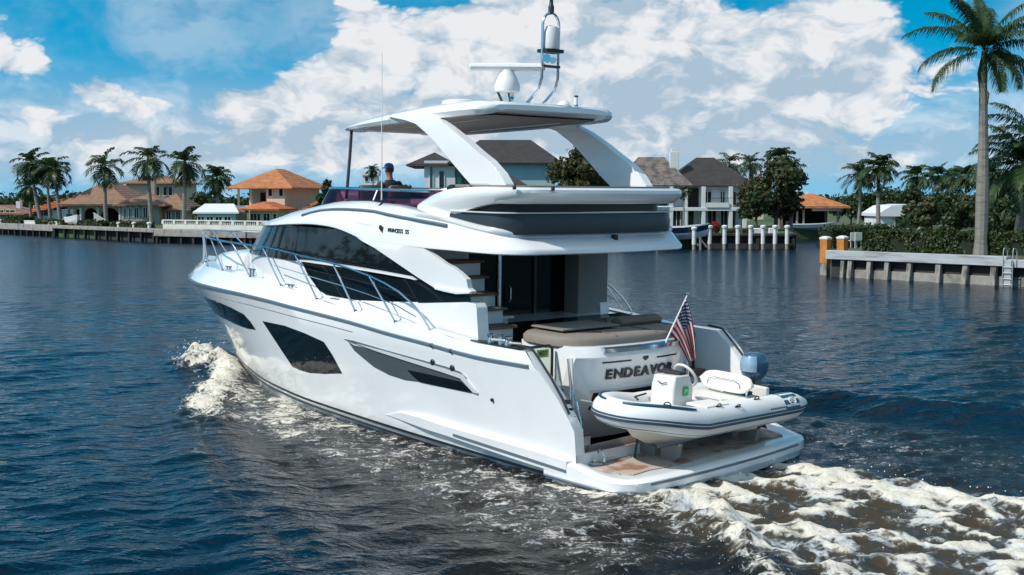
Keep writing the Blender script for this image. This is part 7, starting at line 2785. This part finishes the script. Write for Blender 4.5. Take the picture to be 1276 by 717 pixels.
TP = tube_path()
m = MB()
m.tube([p for p, r in TP], [max(r, 0.05) for p, r in TP], 22)
tubes = m.build('buoyancy_tube', DM['tube'], dinghy, 60)


def on_tube(i, ang, off=0.004):
    """point on the tube skin: ang 0 = outermost, 90 = top"""
    p, r = TP[i]
    a = TP[max(0, i - 1)][0]
    b = TP[min(len(TP) - 1, i + 1)][0]
    t = (b - a).normalized()
    side = Vector((t.y, -t.x, 0)).normalized()
    side = side if side.dot(p - Vector((-0.3, 0, p.z))) > 0 else -side
    return p + (side * math.cos(R(ang)) + Vector((0, 0, 1)) * math.sin(R(ang))) * (max(r, 0.05) + off)


def tube_strip(name, i0, i1, a0, a1, mat, off=0.006, th=0.012, parent=None, n=4, a0e=None, a1e=None):
    mm_ = MB()
    rings = []
    for i in range(i0, i1 + 1):
        f = (i - i0) / max(1, i1 - i0)
        b0 = a0 + ((a0e if a0e is not None else a0) - a0) * f
        b1 = a1 + ((a1e if a1e is not None else a1) - a1) * f
        outer = [on_tube(i, b0 + (b1 - b0) * k / n, off) for k in range(n + 1)]
        inn = [on_tube(i, b0 + (b1 - b0) * k / n, off - th) for k in range(n, -1, -1)]
        rings.append(outer + inn)
    mm_.loft(rings)
    return mm_.build(name, mat, parent or tubes, 60)


NT_ = len(TP)
tube_strip('rub_band', 0, NT_ - 1, -16, 5, DM['band'], 0.016, 0.03)
tube_strip('rub_band_groove', 1, NT_ - 2, -4.5, -2.5, DM['tube'], 0.018, 0.01)
tube_strip('lower_seam', 2, NT_ - 3, -52, -50, DM['band'], 0.004, 0.01)
# teal patches at the stern of each tube and the teal grab line at the bow
for flip in (0, 1):
    f = (lambda i: i) if not flip else (lambda i: NT_ - 1 - i)
    a, b = sorted((f(2), f(4)))
    tp_ = tube_strip('stern_patch', a, b, 6, 118, DM['teal'], 0.004, 0.01)
tube_strip('stern_patch', 4, 5, 60, 118, DM['teal'], 0.004, 0.01, None, 4, 112, 118)
for s_ in (1, -1):
    line = []
    for i in range(15, 24):
        q = on_tube(i, 62, 0.014)
        line.append(Vector((q.x, q.y * s_, q.z)))
    MB().tube(line, [0.012, 0.02, 0.02, 0.02, 0.02, 0.02, 0.02, 0.02, 0.014], 8).build('grab_line', DM['teal'], tubes)
# round badge, maker's lettering strip, rings and handles on the near tube
p, r = TP[3]
c = on_tube(3, 36, 0.008)
nrm = (c - p).normalized()
zx = Vector((1, 0, 0))
up = nrm.cross(zx).normalized()
bm3 = Matrix((-zx, -up if up.z < 0 else up, nrm)).transposed()
if bm3.determinant() < 0:
    bm3 = Matrix((-zx, (nrm.cross(-zx)), nrm)).transposed()
b4 = bm3.to_4x4()
b4.translation = c
m = MB()
for k in range(28):
    pass
m.tube([b4 @ Vector((0.075 * math.cos(i / 24 * 2 * math.pi), 0.062 * math.sin(i / 24 * 2 * math.pi), 0.004)) for i in range(25)], 0.009, 6, False)
bd = m.build('badge_ring', DM['tube'], tubes)
m = MB()
m.tube([b4 @ Vector((-0.05 + 0.1 * i / 10, 0.014 * math.sin(i / 10 * 2 * math.pi) + 0.012, 0.004)) for i in range(11)], 0.007, 6)
m.tube([b4 @ Vector((-0.045 + 0.09 * i / 10, 0.014 * math.sin(i / 10 * 2 * math.pi) - 0.018, 0.004)) for i in range(11)], 0.007, 6)
m.build('badge_wave', DM['tube'], bd)
m = MB()
for k in range(8):
    x = -0.78 - 0.052 * k
    i = 4 + int(k < 6)
    q0, q1 = on_tube(6, 13, 0.003), on_tube(6, 19, 0.003)
    m.add([(x, q0.y, q0.z), (x - 0.036, q0.y, q0.z), (x - 0.030, q1.y, q1.z), (x + 0.006, q1.y, q1.z)], [(0, 1, 2, 3)])
m.build('maker_marks', DM['dark'], tubes, 0)
for (i, ang) in [(10, 52), (12, 70), (7, 75), (18, 80)]:
    q = on_tube(i, ang, 0.0)
    m = MB()
    pc = TP[i][0]
    n_ = (q - pc).normalized()
    e1 = (TP[i + 1][0] - TP[i][0]).normalized()
    e2 = n_.cross(e1)
    m.tube([q + e1 * (0.05 * math.cos(a)) + n_ * (0.006 + 0.04 * abs(math.sin(a))) for a in [k / 8 * math.pi for k in range(9)]], 0.009, 6)
    m.tube([q - e1 * 0.06, q + e1 * 0.06], 0.012, 6)
    m.build('lifting_ring', DM['dark'], tubes)

# rigid hull
m = MB()
rings = []
for (x, w, zk, zc) in [(-1.55, 0.58, 0.25, 0.42), (-0.8, 0.60, 0.22, 0.42), (0, 0.60, 0.20, 0.42), (0.6, 0.52, 0.20, 0.44), (1.0, 0.36, 0.26, 0.50), (1.3, 0.18, 0.40, 0.58), (1.45, 0.05, 0.56, 0.66)]:
    rings.append([Vector((x, 0, zk)), Vector((x, w * 0.5, zk + (zc - zk) * 0.38)), Vector((x, w * 0.92, zc)), Vector((x, w, zc + 0.08)), Vector((x, w * 0.9, 0.60)), Vector((x, -w * 0.9, 0.60)), Vector((x, -w, zc + 0.08)), Vector((x, -w * 0.92, zc)), Vector((x, -w * 0.5, zk + (zc - zk) * 0.38))])
m.loft(rings)
dh = m.build('rigid_hull', DM['hullw'], dinghy, 30)
MB().box(-1.24, -1.16, -0.45, 0.45, 0.35, 0.92).build('transom_board', DM['hullw'], dh, 0, 0.02)
# bow locker, thwart, cushions, backrest
MB().loft([[Vector((0.55, y, 0.60)) for y in (-.42, .42)] + [Vector((0.55, y, 0.76)) for y in (.40, -.40)], [Vector((1.25, y, 0.66)) for y in (-.22, .22)] + [Vector((1.25, y, 0.82)) for y in (.2, -.2)]]).build('bow_locker', DM['vinyl'], dinghy, 30, 0.03)
MB().box(-0.86, -0.16, -0.46, 0.46, 0.40, 0.73).build('seat_box', DM['hullw'], dinghy, 0, 0.03)
MB().box(-0.85, -0.13, -0.47, 0.47, 0.732, 0.80).build('seat_cushion', DM['vinyl'], dinghy, 0, 0.03)
MB().box(0.02, 0.52, 0.30, 0.70, 0.815, 0.86).build('side_cushion', DM['vinyl'], dinghy, 0, 0.02)
MB().box(-0.55, -0.05, 0.44, 0.60, 0.80, 0.845).build('side_cushion', DM['vinyl'], dinghy, 0, 0.015)
m = MB()
rings = []
for t in np.linspace(-1, 1, 17):
    hgt = (1 - abs(t) ** 4) ** 0.5 * 0.13 + 0.012
    rings.append([Vector((-0.72 - 0.03 + 0.045 * math.cos(a) - 0.05 * math.sin(a) * hgt / 0.13, 0.50 * t, 0.985 + hgt * math.sin(a))) for a in [k / 14 * 2 * math.pi for k in range(14)]])
m.loft(rings)
br_ = m.build('seat_backrest', DM['vinyl'], dinghy, 60)
MB().tube([(-0.685, 0.32, 0.92), (-0.68, 0.30, 1.0), (-0.69, 0.2, 1.035), (-0.69, -0.2, 1.035), (-0.68, -0.30, 1.0), (-0.685, -0.32, 0.92)], 0.005, 5).build('backrest_seam', DM['dark'], br_)
for y in (-0.36, 0.36):
    MB().tube([(-0.80, y, 0.74), (-0.79, y, 0.96)], 0.016).build('backrest_post', YM['steel'], br_)
# console with wheel
m = MB()
m.loft([[Vector((0.32, -.24, .42)), Vector((0.32, .24, .42)), Vector((0.72, .22, .42)), Vector((0.72, -.22, .42))],
        [Vector((0.30, -.25, 1.05)), Vector((0.30, .25, 1.05)), Vector((0.70, .22, 1.05)), Vector((0.70, -.22, 1.05))],
        [Vector((0.38, -.24, 1.21)), Vector((0.38, .24, 1.24)), Vector((0.66, .21, 1.24)), Vector((0.66, -.21, 1.21))]])
con = m.build('console', DM['hullw'], dinghy, 20, 0.025)
MB().box(0.40, 0.56, -0.2, 0.2, 1.23, 1.275).build('instrument_hood', DM['dark'], con, 0, 0.02)
MB().box(0.41, 0.52, 0.243, 0.252, 0.94, 1.07).build('green_sticker', DM['green'], con, 0)
st = [q for q in bpy.data.objects if q.name.startswith('green_sticker')][0]
m3 = Matrix((Vector((-1, 0, 0)), Vector((0, 0, 1)), Vector((0, 1, 0)))).transposed()
text_mesh('sticker_mark', 'M', DM['tube'], con, Vector((0.465, 0.254, 1.005)), 0.085, m3, 0.001)
MB().tube([(0.705, 0.08, 1.13), (0.72, 0.0, 1.105), (0.705, -0.08, 1.13)], 0.008, 6).build('console_handle', DM['dark'], con)
wm = Matrix.Translation((0.20, 0.0, 1.18)) @ Matrix.Rotation(R(-58), 4, 'Y')
m = MB()
m.tube([wm @ Vector((0.19 * math.cos(i / 24 * 2 * math.pi), 0.19 * math.sin(i / 24 * 2 * math.pi), 0)) for i in range(25)], 0.022, 8, False)
whd = m.build('wheel_rim', DM['vinyl'], con)
m = MB()
for a in (0.4, 2.5, 4.6):
    m.tube([wm @ Vector((0, 0, -0.03)), wm @ Vector((0.19 * math.cos(a), 0.19 * math.sin(a), 0))], 0.013, 6)
m.tube([wm @ Vector((0, 0, 0)), wm @ Vector((0, 0, -0.16))], 0.035, 8)
m.build('wheel_spokes', DM['dark'], con)
# webbing straps and coiled lines
for pts in [[(0.9, 0.3, 0.82), (0.6, 0.42, 0.80), (0.2, 0.44, 0.82)], [(-0.1, 0.46, 0.84), (-0.6, 0.49, 0.81), (-1.2, 0.49, 0.80)], [(0.5, -0.5, 0.85), (0.9, -0.35, 0.87), (1.2, 0.0, 0.92)]]:
    MB().tube(pts, 0.014, 6).build('strap', DM['dark'], dinghy)
MB().tube([(-1.0, 0.3 * math.cos(k), 0.80 + 0.05 * math.sin(k * 2.3)) for k in [i * 0.35 for i in range(24)]], 0.016, 6).build('coiled_line', DM['teal'], dinghy)
# outboard engine, a part of the dinghy
m = MB()
rings = []
for (z, lx, ly, cx_) in [(0.98, 0.15, 0.12, -1.42), (1.06, 0.21, 0.155, -1.42), (1.18, 0.235, 0.165, -1.43), (1.29, 0.22, 0.155, -1.42), (1.355, 0.17, 0.125, -1.39), (1.38, 0.09, 0.07, -1.37)]:
    rings.append([Vector((cx_ + lx * (abs(math.cos(a)) ** 0.7) * (1 if math.cos(a) > 0 else -1), ly * (abs(math.sin(a)) ** 0.7) * (1 if math.sin(a) > 0 else -1), z)) for a in [k / 20 * 2 * math.pi for k in range(20)]])
m.loft(rings)
eng = m.build('outboard_engine', DM['cowl'], dinghy, 50)
m = MB()
m.loft([[Vector((-1.42 + lx * (abs(math.cos(a)) ** 0.7) * (1 if math.cos(a) > 0 else -1), ly * (abs(math.sin(a)) ** 0.7) * (1 if math.sin(a) > 0 else -1), z)) for a in [R(-62) + k / 12 * R(124) for k in range(13)]] for (z, lx, ly) in [(1.10, 0.228, 0.166), (1.18, 0.241, 0.172), (1.28, 0.232, 0.163), (1.345, 0.20, 0.14)]], False, False)
m.build('cowl_panel', M('silver blue engine panel', (0.34, 0.48, 0.60), 0.2, 0.3, coat=0.5), eng, 50)
MB().box(-1.55, -1.34, -0.075, 0.075, 0.30, 0.979).build('engine_leg', DM['aluminium'], eng, 0, 0.03)
MB().box(-1.335, -1.22, -0.11, 0.11, 0.70, 0.99).build('engine_bracket', DM['dark'], eng, 0, 0.02)
MB().prism([(-1.64, 0.24), (-1.28, 0.26), (-1.32, 0.31), (-1.62, 0.31)], 'y', -0.10, 0.10).build('cavitation_plate', DM['aluminium'], eng, 0)
m = MB()
m.lathe([(0.02, -0.05), (0.04, 0), (0.02, 0.06)], 10, Matrix.Translation((-1.64, 0, 0.19)) @ Matrix.Rotation(R(90), 4, 'Y'))
for k in range(3):
    a = k * 2.094
    m.loft([[Vector((-1.64 + dx, 0.03 * math.cos(a) + w * -math.sin(a), 0.19 + 0.03 * math.sin(a) + w * math.cos(a))) for dx, w in ((-.01, -.02), (.01, -.02), (.01, .02), (-.01, .02))],
            [Vector((-1.64 + dx, 0.12 * math.cos(a) + w * -math.sin(a), 0.19 + 0.12 * math.sin(a) + w * math.cos(a))) for dx, w in ((-.03, -.04), (-.02, -.04), (.03, .04), (.02, .04))]])
m.build('propeller', DM['aluminium'], eng)

# chocks under the dinghy and the lashing chain belong to the yacht platform
for x in (-1.05, 0.72):
    ch = MB()
    for sgn in (1, -1):
        ch.prism([(0.06 * sgn, 0.0), (0.30 * sgn, 0.0), (0.40 * sgn, 0.08), (0.44 * sgn, 0.30), (0.34 * sgn, 0.27), (0.06 * sgn, 0.17)], 'x', x - 0.035, x + 0.035)
    o = ch.build('dinghy_chock', YM['lining'], dinghy, 0, 0.015)
    o.name = 'boat_chock'
    o.matrix_world = DING_M
    mw = YACHT_I @ DING_M
    o.parent = platform
    o.matrix_parent_inverse = Matrix()
    o.matrix_basis = mw
chn = MB()
a, b = Vector((0.95, 1.02, 0.34)), Vector((1.02, 0.88, 0.72))
n = 9
for k in range(n):
    q = a.lerp(b, (k + 0.5) / n)
    d = (b - a).normalized()
    s1 = d.cross(Vector((1, 0, 0) if k % 2 else (0, 1, 0))).normalized()
    chn.tube([q + d * (0.028 * math.cos(t)) + s1 * (0.016 * math.sin(t)) for t in [i / 8 * 2 * math.pi for i in range(9)]], 0.007, 5, False)
chn.build('lashing_chain', YM['black'], platform)

# ================================================================== FLAG
flag = thing('flag', 'limp american flag on a raked staff at the yacht stern', 'flag')
fb = bp(829, 424, x=1.80)
ft = bp(855, 371, x=1.62)
flag.matrix_world = Matrix.Translation(YACHT_M @ fb)
FI = flag.matrix_world.inverted() @ YACHT_M


def fpx(u, v, x):
    return FI @ bp(u, v, x=x)


p0, p1 = FI @ (fb + Vector((0.02, 0, -0.08))), FI @ (ft + (ft - fb) * 0.05)
MB().tube([p0, p1], [0.016, 0.011], 8).build('staff', YM['plastic'], flag)
MB().lathe([(0.012, 0), (0.026, 0.02), (0.02, 0.04), (0.004, 0.05)], 8, Matrix.Translation(p1)).build('finial', YM['steel'], flag)


def flag_mat():
    m, nt, b = new_mat('stars and stripes cloth')
    uv = nt.nodes.new('ShaderNodeUVMap')
    sp = nt.nodes.new('ShaderNodeSeparateXYZ')
    nt.links.new(uv.outputs[0], sp.inputs[0])
    U, V = sp.outputs[0], sp.outputs[1]
    st = mth(nt, 'MODULO', mth(nt, 'FLOOR', mth(nt, 'MULTIPLY', V, 13.0)), 2.0)
    c = mixc(nt, st, (0.30, 0.008, 0.020, 1), (0.60, 0.58, 0.57, 1))
    can = mth(nt, 'MULTIPLY', mth(nt, 'LESS_THAN', U, 0.40), mth(nt, 'GREATER_THAN', V, 6.0 / 13))
    su = mth(nt, 'SUBTRACT', mth(nt, 'FRACT', mth(nt, 'MULTIPLY', U, 27.5)), 0.5)
    sv = mth(nt, 'SUBTRACT', mth(nt, 'FRACT', mth(nt, 'MULTIPLY', mth(nt, 'SUBTRACT', V, 6.0 / 13), 16.7)), 0.5)
    chk = mth(nt, 'MODULO', mth(nt, 'ADD', mth(nt, 'FLOOR', mth(nt, 'MULTIPLY', U, 27.5)), mth(nt, 'FLOOR', mth(nt, 'MULTIPLY', mth(nt, 'SUBTRACT', V, 6.0 / 13), 16.7))), 2.0)
    dd = mth(nt, 'SQRT', mth(nt, 'ADD', mth(nt, 'MULTIPLY', su, su), mth(nt, 'MULTIPLY', sv, sv)))
    star = mth(nt, 'MULTIPLY', mth(nt, 'LESS_THAN', dd, 0.36), mth(nt, 'LESS_THAN', chk, 0.5))
    cc = mixc(nt, star, (0.012, 0.016, 0.075, 1), (0.70, 0.68, 0.66, 1))
    c = mixc(nt, can, c, cc)
    nt.links.new(c, b.inputs['Base Color'])
    b.inputs['Roughness'].default_value = 0.85
    return m


def build_flag():
    NU, NV = 36, 30
    ht0, ht1 = (834, 416), (854.5, 372.5)
    vs, uvs, fs = [], [], []
    for j in range(NV + 1):
        h = j / NV
        a = (ht0[0] + (ht1[0] - ht0[0]) * h, ht0[1] + (ht1[1] - ht0[1]) * h)
        e = (858 + 9.5 * h ** 0.8, 452 - 5 * h)
        c = (845 + 22 * h, 424 - 22 * h)
        for i in range(NU + 1):
            s = i / NU
            u = (1 - s) ** 2 * a[0] + 2 * s * (1 - s) * c[0] + s * s * e[0]
            v = (1 - s) ** 2 * a[1] + 2 * s * (1 - s) * c[1] + s * s * e[1]
            base = 1.80 - 0.18 * h
            x = base - 0.10 * s + 0.075 * s ** 0.7 * math.sin(h * 11.0 + s * 1.2) + 0.02 * math.sin(h * 23 + s * 5)
            vs.append(fpx(u, v, x))
            uvs.append((s, h))
    for j in range(NV):
        for i in range(NU):
            k = j * (NU + 1) + i
            fs.append((k, k + 1, k + NU + 2, k + NU + 1))
    me = bpy.data.meshes.new('cloth')
    me.from_pydata([tuple(p) for p in vs], [], fs)
    ul = me.uv_layers.new(name='UVMap')
    for lp in me.loops:
        ul.data[lp.index].uv = uvs[lp.vertex_index]
    me.materials.append(flag_mat())
    me.shade_smooth()
    o = bpy.data.objects.new('cloth', me)
    COL.objects.link(o)
    o.parent = flag
    so = o.modifiers.new('thick', 'SOLIDIFY')
    so.thickness = 0.004


build_flag()

# ================================================================== THE HELMSMAN
PM = {'skin': M('skin', (0.30, 0.15, 0.095), 0.55, var=0.06), 'shirt': M('dark navy shirt', (0.012, 0.022, 0.035), 0.85, var=0.2, scale=8), 'cap': M('blue cap', (0.015, 0.11, 0.30), 0.8), 'short': M('dark shorts', (0.03, 0.03, 0.035), 0.9),
      'hair': M('dark hair', (0.03, 0.022, 0.016), 0.8)}


def skin_body(name, verts, edges, radii, mat, parent, sub=2, root=0):
    me = bpy.data.meshes.new(name)
    me.from_pydata(verts, edges, [])
    me.materials.append(mat)
    o = bpy.data.objects.new(name, me)
    COL.objects.link(o)
    if parent:
        o.parent = parent
    o.modifiers.new('skin', 'SKIN').use_smooth_shade = True
    sd = me.skin_vertices[0].data
    for i, r_ in enumerate(radii):
        sd[i].radius = r_ if isinstance(r_, tuple) else (r_, r_)
        sd[i].use_root = (i == root)
    sb = o.modifiers.new('sub', 'SUBSURF')
    sb.levels = sb.render_levels = sub
    return o


person = thing('person', 'person in blue cap and navy shirt seated at the flybridge helm', 'person')
PM_W = YACHT_M @ Matrix.Translation((8.38, 0.25, 3.78))
person.matrix_world = PM_W
V_, E_, R_ = [], [], []


def chain(start, pts, rads):
    last = start
    for p, r_ in zip(pts, rads):
        V_.append(p)
        R_.append(r_)
        i = len(V_) - 1
        if last is not None:
            E_.append((last, i))
        last = i
    return last


pel = chain(None, [(0, 0, 0.10)], [(0.16, 0.12)])
chest = chain(pel, [(0.0, 0, 0.26), (-0.02, 0, 0.42)], [(0.15, 0.11), (0.17, 0.12)])
neck = chain(chest, [(-0.01, 0, 0.53), (0.01, 0, 0.60)], [0.07, 0.055])
hd = chain(neck, [(0.03, 0, 0.68), (0.035, 0, 0.76)], [(0.075, 0.085), (0.072, 0.08)])
for sd in (1, -1):
    hand = chain(chest, [(-0.01, 0.19 * sd, 0.44), (0.07, 0.26 * sd, 0.24), (0.24, 0.20 * sd, 0.16), (0.29, 0.17 * sd, 0.155)], [0.065, 0.048, 0.034, 0.03])
    for k in range(4):
        chain(hand, [(0.32, (0.19 - 0.022 * k) * sd, 0.158), (0.345, (0.19 - 0.022 * k) * sd, 0.135), (0.335, (0.19 - 0.022 * k) * sd, 0.115)], [0.010, 0.009, 0.008])
    chain(hand, [(0.30, 0.135 * sd, 0.14), (0.315, 0.13 * sd, 0.12)], [0.011, 0.009])
    chain(pel, [(0.12, 0.10 * sd, 0.10), (0.46, 0.12 * sd, 0.08), (0.46, 0.12 * sd, -0.28), (0.44, 0.12 * sd, -0.42), (0.56, 0.13 * sd, -0.47)], [0.09, 0.065, 0.05, 0.036, 0.035])
skin_body('body', V_, E_, R_, PM['skin'], person)
m = MB()
rings = []
for z, lx, ly, cx_ in [(0.06, 0.15, 0.19, 0), (0.2, 0.145, 0.195, 0.0), (0.36, 0.15, 0.215, -0.015), (0.45, 0.14, 0.22, -0.02), (0.50, 0.10, 0.16, -0.015), (0.545, 0.075, 0.085, -0.01)]:
    rings.append([Vector((cx_ + lx * math.cos(a), ly * math.sin(a), z)) for a in [k / 20 * 2 * math.pi for k in range(20)]])
m.loft(rings, True, False)
for sd in (1, -1):
    m.tube([(-0.02, 0.16 * sd, 0.46), (0.01, 0.225 * sd, 0.40), (0.05, 0.26 * sd, 0.28)], [0.09, 0.085, 0.075], 12)
m.build('shirt', PM['shirt'], person, 60)
m = MB()
for sd in (1, -1):
    m.tube([(0.0, 0.08 * sd, 0.10), (0.2, 0.11 * sd, 0.10), (0.42, 0.12 * sd, 0.085)], [0.115, 0.105, 0.09], 12)
m.build('shorts', PM['short'], person, 60)
m = MB()
hc = Vector((0.035, 0, 0.775))
rings = []
for z, r_ in [(-0.005, 1.0), (0.03, 1.0), (0.06, 0.9), (0.085, 0.65), (0.098, 0.2)]:
    rings.append([hc + Vector((0.108 * r_ * math.cos(a), 0.092 * r_ * math.sin(a), z)) for a in [k / 18 * 2 * math.pi for k in range(18)]])
m.loft(rings)
m.loft([[hc + Vector((0.085, y, 0.004 - 0.25 * y * y)) for y in np.linspace(-0.075, 0.075, 7)] + [hc + Vector((0.085, y, 0.012 - 0.25 * y * y)) for y in np.linspace(0.075, -0.075, 7)],
        [hc + Vector((0.185, y * 0.8, -0.012 - 0.9 * y * y)) for y in np.linspace(-0.075, 0.075, 7)] + [hc + Vector((0.185, y * 0.8, -0.004 - 0.9 * y * y)) for y in np.linspace(0.075, -0.075, 7)]])
m.build('cap', PM['cap'], person, 60)
m = MB()
m.loft([[hc + Vector((-0.012 + 0.098 * math.cos(a) * k, 0.088 * math.sin(a) * k, z)) for a in [math.pi * (0.5 + i / 12) for i in range(13)]] for z, k in ((0.0, 1.0), (-0.04, 1.0), (-0.08, 0.9))], False, False)
m.build('hair', PM['hair'], person, 60)
fc = MB()
for sd in (1, -1):
    fc.lathe([(0.002, -0.009), (0.010, 0), (0.002, 0.009)], 8, Matrix.Translation((0.118, 0.032 * sd, 0.735)))
fc.build('eyes', PM['hair'], person)
fc = MB()
fc.loft([[Vector((0.112, -.012, .73)), Vector((0.112, .012, .73)), Vector((0.118, 0, .735))], [Vector((0.112, -.02, .695)), Vector((0.112, .02, .695)), Vector((0.142, 0, .70))]])
fc.build('nose', PM['skin'], person, 60)
for sd in (1, -1):
    MB().lathe([(0.004, -0.03), (0.014, -0.01), (0.016, 0.015), (0.004, 0.03)], 8, Matrix.Translation((0.025, 0.088 * sd, 0.72))).build('ear', PM['skin'], person)
MB().box(0.108, 0.118, -0.024, 0.024, 0.667, 0.675).build('mouth', M('lips', (0.22, 0.07, 0.055), 0.5), person, 0)
